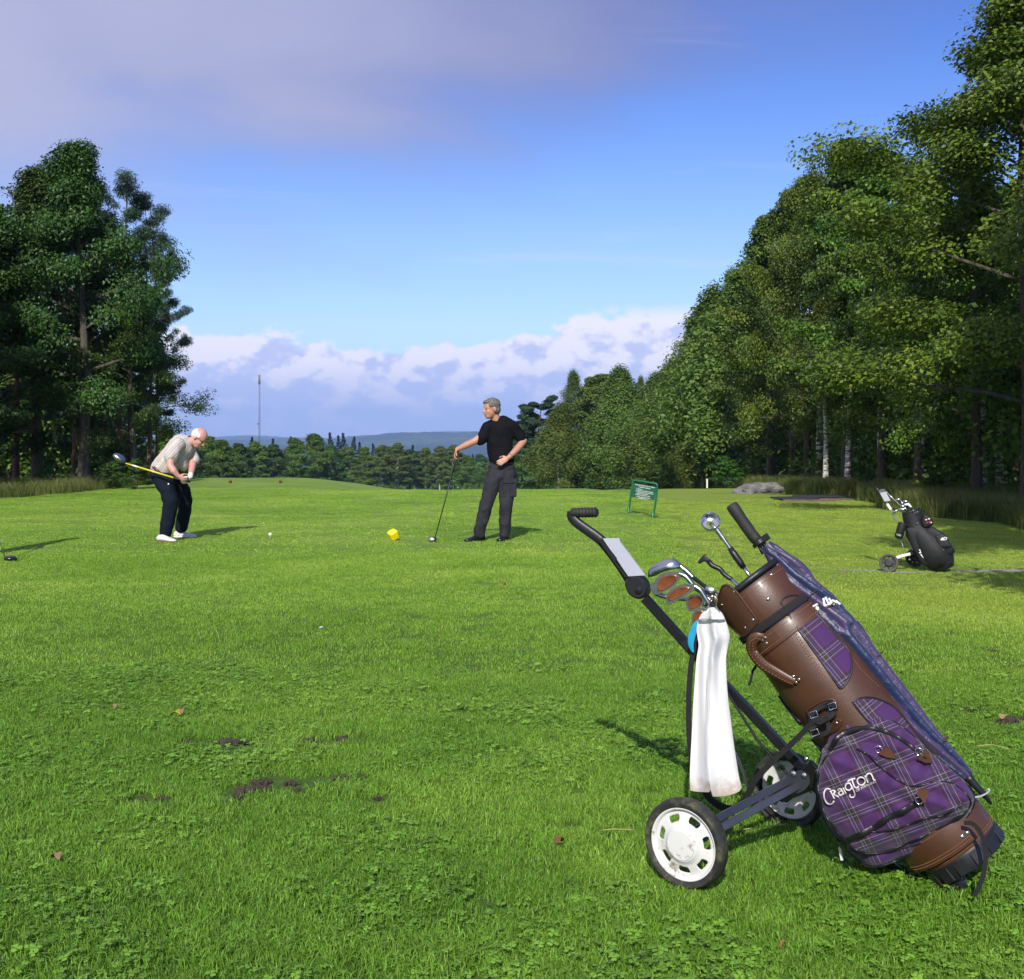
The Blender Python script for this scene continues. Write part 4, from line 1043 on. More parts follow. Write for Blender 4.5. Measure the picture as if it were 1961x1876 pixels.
# hanging strap end at the base and buckled straps at the waist
mb = MB(); q = spline([G(*Z4(x, y), .165) for x, y in ((1490, 1050), (1560, 1060), (1620, 1130), (1652, 1230), (1660, 1330), (1642, 1450), (1605, 1560), (1570, 1625))], 6); mb.bar(q, .012, .003, nn); mb.build('loose_strap', web, bag)
st_ = lambda pts, off, w_, nm, m_, par=bag: (lambda mb: (mb.bar(spline([G(*Z1(x, y), o_) for (x, y), o_ in zip(pts, off)], 6), w_, .004, nn), mb.build(nm, m_, par)))(MB())
bagpatch('waist_tab', [Z3(*p) for p in ((930, 1660), (990, 1625), (1060, 1590), (1130, 1590), (1150, 1640), (1100, 1690), (1000, 1730), (950, 1720))], .009, leatherd, leather, .006)
bagpatch('waist_tab', [Z3(*p) for p in ((1060, 1800), (1100, 1760), (1160, 1740), (1200, 1770), (1150, 1830), (1090, 1850))], .007, leatherd, None, .005)
for x, y in ((1133, 1607), (985, 1670), (1098, 1808), (1148, 1775)): rivet(*Z3(x, y), .009, r=.0045)
mb = MB()
for lp in (((1075, 1000), (1090, 960), (1130, 935), (1165, 930), (1180, 955), (1150, 985), (1100, 1010), (1075, 1040)), ((1060, 1030), (1100, 990), (1145, 1000), (1150, 1040), (1100, 1060)), ((1085, 990), (1120, 1000), (1170, 940), (1150, 915))):
    mb.bar(spline([G(*Z1(x, y), .165 + .01 * (k % 2)) for k, (x, y) in enumerate(lp)], 5), .013, .004, nn)
mb.build('waist_strap', web, bag)
for (x, y) in ((1090, 970), (1168, 935), (1095, 1045)):
    mb = MB(); c = G(*Z1(x, y), .178); a = (A + Cc * .3).normalized(); b_ = nn.cross(a)
    mb.tube([c + a * sx * .008 + b_ * sy * .011 for sx, sy in ((-1, -1), (-1, 1), (1, 1), (1, -1), (-1, -1), (-1, 0))], .0018, 6); mb.build('buckle', chrome, bag, 60)
# side loops holding the umbrella
for s_, th in ((.80, 1.35), (.60, 1.5), (.30, 1.5)):
    mb = MB(); c = BS(th, LEN * s_, .006); mb.bar(spline([c, c + Cc * .03 + nn * .02, c + Cc * .036 - nn * .004, c + Cc * .004 - nn * .02], 5), .010, .003, A); mb.build('umbrella_loop', leatherd, bag)
# shoulder strap hanging in a long loop behind the towel
mb = MB(); q = spline([G(*Z1(x, y), o_) for x, y, o_ in ((610, 640, .06), (590, 720, .07), (577, 830, .075), (573, 960, .075), (578, 1090, .07), (600, 1210, .06), (650, 1305, .06), (710, 1352, .07), (765, 1360, .08), (810, 1315, .10), (850, 1240, .12), (920, 1165, .14), (1000, 1090, .155), (1060, 1030, .165), (1100, 990, .170))], 8)
mb.bar(q, [.016 + .008 * math.exp(-((i / len(q) - .55) / .12) ** 2) for i in range(len(q))], .006, nn); mb.build('shoulder_strap', web, bag)
mb = MB(); mb.bar([G(*Z1(872, 740), .02), G(*Z1(838, 790), .05), G(*Z1(830, 830), .06), G(*Z1(822, 850), .06)], .008, .002, nn); mb.build('loose_strap', web, bag)

# ---------------------------------------------------------------- trolley
WX = Vector((.607, .795, 0)).normalized()
WN = Vector((.493, 3.256, 0)); WF = Vector((.915, 3.80, 0)); WR = .127
trol = thing('golf_trolley', ((WN.x + WF.x) / 2 + .2, (WN.y + WF.y) / 2, 0), 'black two wheeled pull trolley with dished white wheels, carrying the brown bag', 'golf trolley')
tyre_m, nt, b = newmat('muddy_tyre'); tc = N(nt, 'ShaderNodeTexCoord').outputs['Object']; nz = noise(nt, tc, 28, 6, .7)
L(nt, ramp(nt, nz, [(.45, (.018, .018, .018)), (.56, (.035, .033, .026)), (.64, (.09, .10, .03))]), b.inputs['Base Color']); b.inputs['Roughness'].default_value = .7
rim_m, nt, b = newmat('scuffed_white_wheel'); tc = N(nt, 'ShaderNodeTexCoord').outputs['Object']; nz = noise(nt, tc, 45, 6, .7); nz2 = noise(nt, tc, 9, 3, .6)
L(nt, mixc(nt, ramp(nt, math_(nt, 'ADD', math_(nt, 'MULTIPLY', nz, .6), math_(nt, 'MULTIPLY', nz2, .45)), [(.60, 0), (.68, 1)]), (.66, .65, .62), (.25, .21, .13)), b.inputs['Base Color']); b.inputs['Roughness'].default_value = .45
def wheel(parent, c, ax, R_, wd, tyrem, rimm, cr=.80, slots=7, slot_r=(.50, .64), hubm=None, flat_rim=False, frac=.55):
    """ax points to the outer face"""
    ax = Vector(ax).normalized(); ref = Vector((0, 0, 1)); a = (ref - ax * ref.dot(ax)).normalized(); b_ = ax.cross(a)
    w_ = thing('wheel', c, None, None); w_.parent = parent; w_.location = Vector(c) - origin_of(parent)
    mb = MB(); h = wd / 2
    prof = [(-h * .7, cr * R_), (-h, (cr + .06) * R_), (-h, .93 * R_), (-h * .6, .985 * R_), (0, R_), (h * .6, .985 * R_), (h, .93 * R_), (h, (cr + .06) * R_), (h * .7, cr * R_)]
    rings = [[Vector(c) + ax * t + (a * math.cos(2 * PI * j / 64) + b_ * math.sin(2 * PI * j / 64)) * r_ for j in range(64)] for t, r_ in prof + prof[:1]]
    mb.loft(rings, True, False); mb.build('tyre', tyrem, w_, 50)
    n = slots * 30; sr = [slot_r[0] + (slot_r[1] - slot_r[0]) * q / 6 for q in range(7)]; rr = [.10, .27, .34, .40, slot_r[0] * .92] + sr + [slot_r[1] * 1.08, .74, cr - .02, cr + .015]
    hz_ = [h * .95, h * .95, h * .93, h * .60, h * .42] + [h * (.40 - .045 * q) for q in range(7)] + [h * .08, h * .05, h * .50, h * .62] if not flat_rim else [h * .7, h * .7, h * .6, h * .2] + [0] * 9 + [h * .1, h * .3, h * .4]
    vs = [[Vector(c) + ax * hz_[i] + (a * math.cos(2 * PI * j / n) + b_ * math.sin(2 * PI * j / n)) * r_ * R_ for j in range(n)] for i, r_ in enumerate(rr)]
    mb = MB(); fs = []
    for i in range(len(rr) - 1):
        for j in range(n):
            k = j % 30; yq = ((i - 5) + .5 - 3) / 3; xq = (k + .5 - 15) / (15 * frac); cut = 5 <= i <= 10 and abs(yq) < 1 and (abs(xq) - .62 < 0 or ((abs(xq) - .62) / .38) ** 2 + yq * yq < 1)
            if not cut: fs.append((i * n + j, i * n + (j + 1) % n, (i + 1) * n + (j + 1) % n, (i + 1) * n + j))
    flat = [p for r_ in vs for p in r_]; flat.append(Vector(c) + ax * hz_[0]); fs += [(len(flat) - 1, j, (j + 1) % n) for j in range(n)]
    mb.add(flat, fs); o = mb.build('rim', rimm, w_, 40); sm = o.modifiers.new('solid', 'SOLIDIFY'); sm.thickness = .004; sm.offset = -1
    mb = MB(); mb.lathe(Vector(c) + ax * h * .9, ax, [(0, .30 * R_), (.004, .335 * R_), (.008, .32 * R_), (.009, .01)], 36); mb.build('hub_cap', hubm or rimm, w_, 40)
    return w_
CN = WN + Vector((0, 0, WR + gzf(WN.x, WN.y) + .004)); CF = WF + Vector((0, 0, WR + gzf(WF.x, WF.y) - .012))
wheel(trol, CN, -WX, WR, .052, tyre_m, rim_m); wheel(trol, CF, WX, WR, .052, tyre_m, rim_m)
BR = G(1532, 1488, .02)
mb = MB(); q = [G(1235, 1146, 0), G(1325, 1246, 0), G(1440, 1368, 0), G(1566, 1502, 0), G(1700, 1650, -.03), G(1775, 1715, -.02)]; mb.bar(q, .026, .034, nn); mb.build('shaft', blackp, trol, 30)
mb = MB(); s0, s1 = G(1250, 1163, .02), G(1330, 1252, .02); 
mb.box(G(1330, 1238, 0), ((G(1340, 1250) - G(1330, 1238)).normalized() * .032, nn * .026, A.cross(nn).normalized() * .026), bev=.005); mb.build('upper_clamp', black, trol)
mb = MB(); mb.bar([G(1330, 1236, -.02), G(1365, 1222, -.03), G(1392, 1215, -.04)], .05, .02, nn); mb.build('upper_cradle', blackp, trol)
# joint, handle, grip
j0 = G(1222, 1123, 0); jt = (G(1300, 1215) - G(1222, 1123)).normalized(); jq = nn.cross(jt)
mb = MB(); mb.loft([[j0 + nn * o_ + (jt * math.cos(t) * .042 + jq * math.sin(t) * .034) * k for t in [2 * PI * i / 20 for i in range(20)]] for o_, k in ((-.024, .8), (-.018, 1), (.020, 1), (.027, .82))]); mb.build('folding_joint', black, trol)
mb = MB(); mb.lathe(j0 + nn * .026 + jt * .014, nn, [(0, .012), (.006, .011), (.008, .004)], 16); mb.build('joint_bolt', blackp, trol)
hpth = spline([G(*Z2(x, y)) for x, y in ((600, 740), (540, 640), (440, 500), (350, 395), (250, 320), (160, 255), (118, 205), (118, 160))], 8)
mb = MB(); mb.bar(hpth, [.030] * len(hpth), [.027 if i < 20 else .024 for i in range(len(hpth))], nn); mb.build('handle_tube', black, trol, 60)
g0, g1 = G(*Z2(112, 172), 0), G(*Z2(322, 168), .015)
mb = MB(); nseg = 26; pth = [g0.lerp(g1, i / nseg) for i in range(nseg + 1)]
mb.tube(pth, [(.0155 if 0 < i < nseg else .012) + .0016 * math.sin(i * 1.9) * (1 if i > 4 else 0) for i in range(nseg + 1)], 16); mb.build('grip', rubber, trol, 50)
fr = [G(*Z2(*p), .024) for p in ((352, 382), (500, 378), (505, 405), (712, 682), (575, 690), (540, 640), (470, 535), (440, 505), (415, 470))]
mb = MB(); mb.prism(fr, [p - nn * .007 for p in fr]); mb.build('scorecard_holder', greyp, trol, 30)
mb = MB(); fr = [G(*Z2(*p), .028) for p in ((330, 395), (360, 378), (430, 480), (455, 510), (480, 545), (465, 565), (500, 610), (575, 700), (545, 700))]; mb.prism(fr, [p - nn * .02 for p in fr])
for x, y in ((415, 508), (465, 568), (510, 628)): mb.lathe(G(*Z2(x, y), .028), nn, [(0, .004), (.003, .0035)], 10)
mb.build('holder_clip', black, trol)
# bracket, legs, rods
mb = MB(); bt = (G(1560, 1470) - G(1510, 1500)).normalized(); bq = nn.cross(bt)
for o_ in (.055, -.03): mb.loft([[BR + nn * (o_ + k) + (bt * math.cos(t) * .042 + bq * math.sin(t) * .030) for t in [2 * PI * i / 22 for i in range(22)]] for k in (0, .005)])
mb.build('leg_bracket', steelg, trol)
for p in (Z1(1008, 1215), Z1(1052, 1222)): mb = MB(); mb.lathe(G(*p, .082), nn, [(0, .0085), (.004, .0075), (.006, .003)], 16); mb.build('bolt', chrome, trol)
hubn = CN + WX * .03; up_ = Vector((0, 0, 1))
for (px, py, dz) in ((1008, 1232, .020), (1050, 1250, -.014)):
    mb = MB(); mb.bar([G(*Z1(px, py), .066), hubn + up_ * dz + WX * .03, hubn + up_ * dz * .8], .022, .010, nn); mb.build('leg', steelg, trol)
mb = MB(); mb.lathe(G(*Z1(860, 1357), .10), nn, [(0, .008), (.004, .007), (.006, .003)], 16); mb.build('bolt', chrome, trol)
hubf = CF - WX * .03
mb = MB(); mb.bar([G(*Z1(1040, 1250), -.03), hubf + up_ * .014 - WX * .03, hubf + up_ * .01], .020, .010, nn); mb.build('leg', steelg, trol)
mb = MB(); mb.bar([G(*Z1(1080, 1270), -.04), hubf - up_ * .016 - WX * .03, hubf - up_ * .012], .020, .010, nn); mb.build('leg', steelg, trol)
mb = MB(); mb.box(hubf - WX * .015, (WX * .022, up_ * .022, WX.cross(up_) * .026), bev=.004); mb.build('axle_block', black, trol)
mb = MB(); mb.box(hubn + WX * .006, (WX * .014, up_ * .024, WX.cross(up_) * .02), bev=.004); mb.build('axle_block', black, trol)
mb = MB(); mb.tube([G(1392, 1325, .03), G(*Z1(860, 1080), .03), G(*Z1(985, 1220), .03)], .0042, 8); mb.build('tension_rod', blackp, trol)
mb = MB(); mb.tube([G(*Z1(760, 1120), .06), G(*Z1(800, 1210), .06), G(*Z1(820, 1285), .065)], .005, 8); mb.build('stay_rod', satin, trol)
mb = MB(); e_ = (G(1590, 1530) - G(1555, 1490)).normalized(); mb.box(G(1562, 1492, -.005), (e_ * .05, nn * .024, nn.cross(e_) * .026), bev=.004); mb.build('lower_clamp', blackp, trol)
for x, y in ((1060, 1155), (1105, 1205)): mb = MB(); mb.lathe(G(*Z1(x, y), .022), nn, [(0, .006), (.004, .0055), (.006, .002)], 12); mb.build('bolt', chrome, trol)
foot = G(1818, 1672, .03)
mb = MB(); bq = A.cross(nn).normalized()
mb.box(foot - A * .01, (nn * .05, bq * .028, A * .030), bev=.008); mb.box(foot + nn * .02 - A * .035, (nn * .022, bq * .03, A * .012), bev=.004)
for k in (-1, 0, 1): mb.box(foot + nn * (.052) + bq * k * .018 - A * .01, (nn * .004, bq * .005, A * .026))
mb.build('bag_rest', black, trol)

# ---------------------------------------------------------------- towel
towel_rows = [(1166, 1356, 1366), (1171, 1349, 1376), (1178, 1342, 1383), (1190, 1337, 1389), (1205, 1334, 1394), (1222, 1336, 1397), (1238, 1338, 1394), (1262, 1334, 1390), (1300, 1331, 1391), (1340, 1328, 1394), (1380, 1326, 1399), (1420, 1324, 1404), (1460, 1322, 1410), (1490, 1321, 1415), (1510, 1322, 1420)]
mb = MB(); rings = []; NF = 26
def tow(px_, py_, f, i):
    k = f * (NF - 1); w_ = (.012 * (1 - 2 * abs(math.sin(f * 4.6 + i * .10))) + .005 * math.sin(f * 17 - i * .35) + .006 * math.sin(i * .9 + f * 5)) * min(1, i / 5)
    stp = .018 if f > .40 + .05 * math.sin(i * .4) else 0
    return G(px_, py_, .150 + w_ + stp + .018 * math.sin(PI * f) + (.02 if i < 3 else 0))
RW = []
for i, (yy_, l, r__) in enumerate(towel_rows): RW.append((yy_, l, r__))
RWs = spline([Vector(p) for p in RW], 4)
for i, q in enumerate(RWs):
    ii = i / 4; hem = 0 if i < len(RWs) - 1 else 1
    frt = []; bck = []
    for k in range(NF):
        f = k / (NF - 1); px_ = q.y + (q.z - q.y) * f; py_ = q.x
        if i >= len(RWs) - 6: py_ += (i - len(RWs) + 6) / 5 * (10 * math.sin(PI * f * 1.0) ** .5 * (.4 if f < .42 else 1.6) + (4 if f < .4 else 0))
        p = tow(px_, py_, f, ii); frt.append(p)
        e_ = math.sin(PI * min(1, max(0, f))) ** .35; bck.append(p - nn * (.006 + .024 * e_))
    rings.append(frt + bck[::-1])
mb.loft(rings, True, True)
# mud stains at the bottom hem
tw_m, nt, b = newmat('stained_towelling'); g_ = N(nt, 'ShaderNodeNewGeometry').outputs['Position']; sp = N(nt, 'ShaderNodeSeparateXYZ'); L(nt, g_, sp.inputs[0])
nz = noise(nt, g_, 26, 5, .6); zz = math_(nt, 'ADD', math_(nt, 'MULTIPLY', sp.outputs[2], -5.5), math_(nt, 'ADD', nz, 1.36))
L(nt, mixc(nt, ramp(nt, zz, [(.32, 0), (.62, .75)]), (.76, .75, .75), (.44, .33, .23)), b.inputs['Base Color']); b.inputs['Roughness'].default_value = .95; b.inputs['Sheen Weight'].default_value = .3
bp = N(nt, 'ShaderNodeBump'); bp.inputs['Strength'].default_value = .7; bp.inputs['Distance'].default_value = .004; L(nt, noise(nt, g_, 380, 3, .7), bp.inputs['Height']); L(nt, bp.outputs[0], b.inputs['Normal'])
tw = mb.build('towel', tw_m, None, 60); tag(tw, 'long white towel with muddy hem hanging from the brown bag by a hook', 'towel')
mb = MB(); mb.tube(spline([G(*Z2(x, y), .175) for x, y in ((1255, 850), (1240, 900), (1215, 960), (1195, 1000))], 6), .0022, 6); mb.tube(spline([G(*Z2(x, y), .185) for x, y in ((1275, 850), (1300, 880), (1292, 930), (1318, 990), (1315, 1030), (1280, 1055))], 6), .0024, 6)
mb.ell(G(*Z2(1262, 858), .17), ((.006, 0, 0), (0, .006, 0), (0, 0, .008)), 10, 6); hk = mb.build('towel_hook', brass, None, 180); tag(hk, 'small brass spring hook at the mouth of the brown bag, above the towel', 'hook')
mb = MB(); q = spline([G(*Z1(x, y), .085) for x, y in ((632, 572), (603, 600), (588, 640), (583, 680), (592, 712))], 6); mb.bar(q, [.006 + .016 * math.sin(PI * i / (len(q) - 1)) for i in range(len(q))], .006, nn)
bl = mb.build('plastic_tag', simple('cyan_plastic', (.02, .30, .52), .4), None, 60); tag(bl, 'curved bright blue plastic tag between towel and trolley shaft', 'tag')

# ---------------------------------------------------------------- clubs in the bag
def club(name, label, pix, face, hos, off, thick, headm, cavm=None, shaftm=black, dome=0.0, grp='clubs in the brown bag', end=.80, inset=.74, cav=None):
    t = thing(name, B0 + A * LEN, label, 'golf club', grp)
    fp = [Vector((*Z2(*p), 0)) for p in pix]
    c = sum(fp, Vector()) / len(fp)
    mb, hd = patch('head', [tuple(p[:2]) for p in fp], lambda x, y, h: G(x, y, off + h), lambda r_: thick * .5 + dome * (1 - r_ * r_), headm, t, 5, None, [(1.0, -thick * .5), (.6, -thick * .5 - dome * .4), (.05, -thick * .5 - dome * .5)], sub=4, angle=35 if not dome else 180)
    if cavm:
        cp = [Vector((*Z2(*p), 0)) for p in cav] if cav else [c + (p - c) * inset for p in fp]
        patch('cavity', [tuple(p[:2]) for p in cp], lambda x, y, h: G(x, y, off + h), lambda r_: thick * .5 + .0022 - .0008 * (1 - r_ ** 4), cavm, hd, 4, None, [(1.0, thick * .5 - .001)], sub=4, angle=180)
    q = spline([G(*Z2(*p), off) for p in hos], 6); mb = MB(); mb.tube(q, [.0085 - .0015 * i / len(q) for i in range(len(q))], 10); mb.build('hosel', headm, t, 180)
    e = B0 + A * LEN * end + nn * (off * .3) + (q[-1] - (B0 + A * LEN)).dot(Cc) * Cc * .35
    mb = MB(); mb.tube([q[-1] - (q[-1] - q[-2]) * .5, q[-1].lerp(e, .5), e], [.0065, .0060, .006], 8); mb.build('shaft', shaftm, t, 180)
    return t
club('driver', 'silver domed wood club, topmost of the club heads beside the grey card plate', ((735, 695), (742, 640), (800, 588), (890, 550), (955, 548), (990, 580), (1002, 622), (950, 632), (860, 655), (790, 690)), None, ((985, 600), (1040, 640), (1110, 705)), .00, .022, satin, None, dome=.022)
club('iron_club', 'copper backed iron just under the silver wood, upper of the two large ones', ((770, 790), (805, 705), (850, 668), (930, 650), (990, 662), (1005, 690), (985, 735), (920, 790), (850, 825), (800, 842), (778, 835)), None, ((985, 668), (1040, 690), (1090, 745), (1120, 790)), .035, .012, satin, copper, dome=0, cav=((810, 790), (830, 710), (900, 682), (960, 680), (975, 705), (950, 745), (880, 795), (825, 812)))
club('iron_club', 'copper backed iron nearest the viewer, lower of the two large ones', ((882, 895), (885, 850), (920, 800), (990, 765), (1070, 750), (1120, 762), (1115, 800), (1050, 845), (970, 892), (905, 925)), None, ((1110, 768), (1160, 800), (1200, 860), (1235, 915)), .075, .013, satin, copper, cav=((898, 880), (905, 840), (950, 800), (1010, 778), (1065, 778), (1075, 800), (1020, 842), (950, 880), (910, 892)))
club('iron_club', 'shaded copper iron behind the lowest shiny one, its toe down', ((1045, 930), (1050, 870), (1090, 840), (1150, 835), (1190, 860), (1190, 910), (1140, 960), (1075, 978)), None, ((1185, 850), (1225, 870), (1260, 900)), .04, .012, satin, copper)
club('iron_club', 'shaded copper iron half hidden by the top of the towel', ((1090, 1060), (1095, 1000), (1130, 960), (1180, 950), (1215, 980), (1190, 1050), (1140, 1095), (1100, 1105)), None, ((1205, 965), (1240, 950), (1270, 930)), .05, .012, satin, copper)
club('iron_club', 'bright steel club heel peeping out beside the leather plate of the bag', ((1180, 800), (1215, 772), (1270, 785), (1290, 820), (1265, 850), (1215, 850), (1185, 830)), None, ((1260, 800), (1290, 840), (1310, 870)), .0, .016, satin, None, dome=.006)
club('iron_club', 'thin edge of a steel iron under the upper copper one', ((752, 780), (762, 748), (790, 740), (800, 800), (830, 835), (800, 850), (775, 835)), None, ((800, 830), (900, 860), (1060, 880), (1220, 925)), .01, .010, satin, None)
club('putter', 'small black putter head on a bent neck left of the ball scoop', ((1142, 582), (1150, 560), (1195, 512), (1215, 520), (1240, 560), (1225, 575), (1190, 570), (1160, 588)), None, ((1225, 560), (1260, 600), (1320, 630), (1350, 665), (1385, 695), (1415, 712)), -.02, .020, black, None, shaftm=satin, dome=.003, end=.85)
# ball retriever
rt = thing('ball_retriever', G(1428, 1092), 'steel ball scoop on a telescopic rod sticking out of the brown bag', 'ball scoop')
cc = G(*Z2(1245, 245), 0); axr = (Vector((0, 0, H)) - cc).normalized(); axr = (axr + Vector((0, 0, .55))).normalized()
mb = MB(); mb.lathe(cc - axr * .02, axr, [(0, .012), (0, .024), (.022, .0285), (.026, .0310), (.028, .0295), (.022, .0265), (.002, .0225), (.002, .012)], 32, cap=False); mb.build('cup', chrome, rt, 50)
mb = MB(); mb.tube([cc - axr * .012, cc + (G(*Z2(1300, 320), 0) - cc) * .6, G(*Z2(1300, 320), 0)], .0055, 8); mb.build('cup_arm', chrome, rt, 180)
mb = MB(); mb.bar([G(*Z2(1292, 305)), G(*Z2(1355, 392))], .013, .012, nn); mb.tube([G(*Z2(1345, 375)), G(*Z2(1412, 468))], .0062, 10); mb.build('rod', satin, rt, 50)
mb = MB(); mb.tube([G(*Z2(1405, 460)), G(*Z2(1440, 510)), G(*Z2(1490, 580)), G(*Z2(1515, 620))], [.009, .011, .011, .009], 12); mb.build('sleeve', black, rt, 180)
mb = MB(); mb.tube([G(*Z2(1512, 612)), G(*Z2(1560, 680)), B0 + A * LEN * .8], .006, 8); mb.build('rod', satin, rt, 180)

# ---------------------------------------------------------------- umbrella
um = thing('umbrella', G(1885, 1545), 'furled navy and purple umbrella with black handle strapped along the brown bag', 'umbrella')
UP = [(1466, 1045, 12), (1490, 1068, 20), (1515, 1100, 29), (1548, 1138, 31), (1580, 1170, 31), (1612, 1215, 38), (1655, 1275, 38), (1710, 1345, 34), (1770, 1412, 27), (1820, 1458, 19), (1853, 1488, 12)]
q = spline([Vector((p[0], p[1], p[2])) for p in UP], 8); mb = MB(); rings = []; U = []; m_ = 72
ax_u = (G(1853, 1488) - G(1466, 1045)).normalized(); cu = ax_u.cross(nn).normalized()
for i, p in enumerate(q):
    c = G(p.x, p.y, .015); r0 = p.z * .00165; row = []
    for j in range(m_):
        t = 2 * PI * j / m_; tw_ = t + i * .05 * (1 if i < 40 else .4); sp_ = (abs(math.sin(tw_ * 4)) ** .7)
        up_f = max(0, 1 - i / 45); kk = .70 + .30 * sp_ + (.03 + .09 * up_f) * math.sin(tw_ * 3 + i * .27)
        if i < 3: kk = 1
        row.append(c + (nn * math.cos(t) * .72 + cu * math.sin(t)) * r0 * kk); U.append(((tw_ / (2 * PI)) * 8, i / len(q)))
    rings.append(row)
mb.loft(rings, True, True, uvs=U)
cm2, nt, b = newmat('umbrella_fabric'); uvn = N(nt, 'ShaderNodeUVMap'); uvn.uv_map = 'UVMap'; sp = N(nt, 'ShaderNodeSeparateXYZ'); L(nt, uvn.outputs[0], sp.inputs[0])
f = math_(nt, 'FRACT', math_(nt, 'MULTIPLY', sp.outputs[0], .5)); nz = noise(nt, N(nt, 'ShaderNodeTexCoord').outputs['Object'], 14, 4, .6)
L(nt, mixc(nt, ramp(nt, math_(nt, 'MULTIPLY_ADD', nz, .5, math_(nt, 'MULTIPLY', f, .75)), [(.60, 0), (.66, 1)]), (.005, .014, .062), (.040, .026, .080)), b.inputs['Base Color'])
b.inputs['Roughness'].default_value = .42; b.inputs['Sheen Weight'].default_value = .3
bp = N(nt, 'ShaderNodeBump'); bp.inputs['Strength'].default_value = .5; bp.inputs['Distance'].default_value = .01; L(nt, noise(nt, N(nt, 'ShaderNodeTexCoord').outputs['Object'], 22, 4, .6, .8), bp.inputs['Height']); L(nt, bp.outputs[0], b.inputs['Normal'])
canopy = mb.build('canopy', cm2, um, 60)
tu = BVHTree.FromPolygons([Vector(v) for v in mb.v], [tuple(f_) for f_ in mb.f])
mb = MB()
for pz in (((960, 868), (1000, 845)), ((985, 885), (1010, 870)), ((975, 905), (1000, 915)), ((1045, 800), (1055, 860)), ((1060, 790), (1085, 850)), ((1050, 860), (1100, 850)), ((1085, 800), (1110, 830)), ((1110, 815), (1150, 835)), ((1140, 820), (1175, 850)), ((1090, 830), (1130, 850)), ((990, 860), (1005, 895))):
    a_, b_ = [HT(*Z3(*p), .002, tu) for p in pz]; mb.bar([a_, a_.lerp(b_, .5), b_], .006, .002, nn)
mb.build('white_print', whitep, canopy, None)
mb = MB(); c = G(*Z3(925, 715), .0); mb.tube([G(1550, 1142, .015) + (nn * math.cos(t * PI / 8) * .82 + cu * math.sin(t * PI / 8)) * .048 for t in range(17)], .002, 6, cap=False); mb.build('closing_band', black, canopy, 180)
mb = MB(); hq = [G(*Z3(x, y), .0) for x, y in ((322, 65), (332, 80), (380, 150), (420, 210), (450, 250), (480, 295), (510, 335), (545, 365))]
mb.tube(hq, [.017, .0205, .0195, .0175, .0195, .0175, .0190, .0165], 18); mb.build('handle', rubber, um, 180, sub=1)
mb = MB(); mb.tube([G(*Z3(535, 355)), G(*Z3(552, 375)), G(*Z3(600, 330))][:2], [.024, .024], 14); mb.bar([G(*Z3(525, 380), .0), G(*Z3(570, 345), .0), G(*Z3(612, 315), 0)], .02, .03, nn); mb.build('collar', black, um)
mb = MB()
for k in range(8): t = k * PI / 4; o_ = (nn * math.cos(t) + cu * math.sin(t)) * .010; mb.tube([G(*Z3(550, 370)) + o_, G(*Z3(600, 430)) + o_ * 1.6], .003, 6)
mb.build('rib_ends', black, um, 180)
mb = MB(); mb.tube([G(1851, 1486, .015), G(1858, 1494, .015), G(1884, 1522, .015), G(1899, 1541, .015)], [.015, .0125, .009, .003], 12); mb.build('ferrule', black, um, 180)
mb = MB(); mb.bar(spline([G(*Z4(x, y), .04) for x, y in ((1570, 850), (1620, 840), (1670, 815), (1690, 790), (1675, 785))], 5), .004, .008, nn); mb.build('retaining_loop', greyp, bag, 60)
# ================================================================ PEOPLE
skin = simple('skin', (.46, .225, .155), .5, 0, .10, 30, .05, 200); skinp = simple('pink_skin', (.56, .285, .23), .5, 0, .10, 30, .05, 200)
def cloth(name, col, rough=.85, var=.18, stripe=None):
    m = simple(name, col, rough, 0, var, 14, .35, 120, spec=.15)
    return m
shirt_b = cloth('black_cotton', (.005, .005, .008)); trou_g = cloth('charcoal_cotton', (.030, .030, .038)); trou_n = cloth('navy_cotton', (.006, .010, .018)); shoe_b = simple('black_shoe_leather', (.012, .012, .013), .22, 0, .2, 20, coat=.3)
shoe_w = simple('white_shoe_leather', (.66, .64, .60), .45, 0, .08, 20, .1, 80); glove = simple('white_glove', (.78, .78, .76), .6, 0, .04, 20); hair_g = simple('grey_hair', (.13, .115, .10), .6, 0, .55, 55, .8, 160); hair_w = simple('white_hair', (.72, .64, .58), .6, 0, .12, 60, .6, 200)
sole = simple('brown_sole', (.20, .10, .05), .6); belt_m = simple('brown_belt', (.12, .035, .02), .4); dark = simple('dark_eye', (.015, .012, .010), .3); lip = simple('lip', (.36, .12, .10), .5)
sh_m, nt, b = newmat('striped_pale_shirt'); uvc = N(nt, 'ShaderNodeTexCoord').outputs['Object']; wv = N(nt, 'ShaderNodeTexWave'); wv.bands_direction = 'X'; wv.inputs['Scale'].default_value = 3.6; wv.inputs['Distortion'].default_value = 1.0; wv.inputs['Detail'].default_value = 2; wv.inputs['Detail Scale'].default_value = 1.2
mp = N(nt, 'ShaderNodeMapping'); mp.inputs['Rotation'].default_value = (0, math.radians(-38), 0); L(nt, uvc, mp.inputs[0]); L(nt, mp.outputs[0], wv.inputs[0])
L(nt, ramp(nt, wv.outputs['Fac'], [(.0, (.50, .45, .41)), (.50, (.58, .53, .48)), (.62, (.20, .12, .10)), (.74, (.60, .56, .52)), (.88, (.24, .20, .18)), (1, (.56, .52, .48))]), b.inputs['Base Color']); b.inputs['Roughness'].default_value = .8
def cone(mb, p0, r0, p1, r1, n=12):
    p0, p1 = Vector(p0), Vector(p1); k = 5
    mb.ball(p0, r0, n, 8); mb.ball(p1, r1, n, 8); mb.tube([p0.lerp(p1, i / k) for i in range(k + 1)], [r0 + (r1 - r0) * i / k for i in range(k + 1)], n)
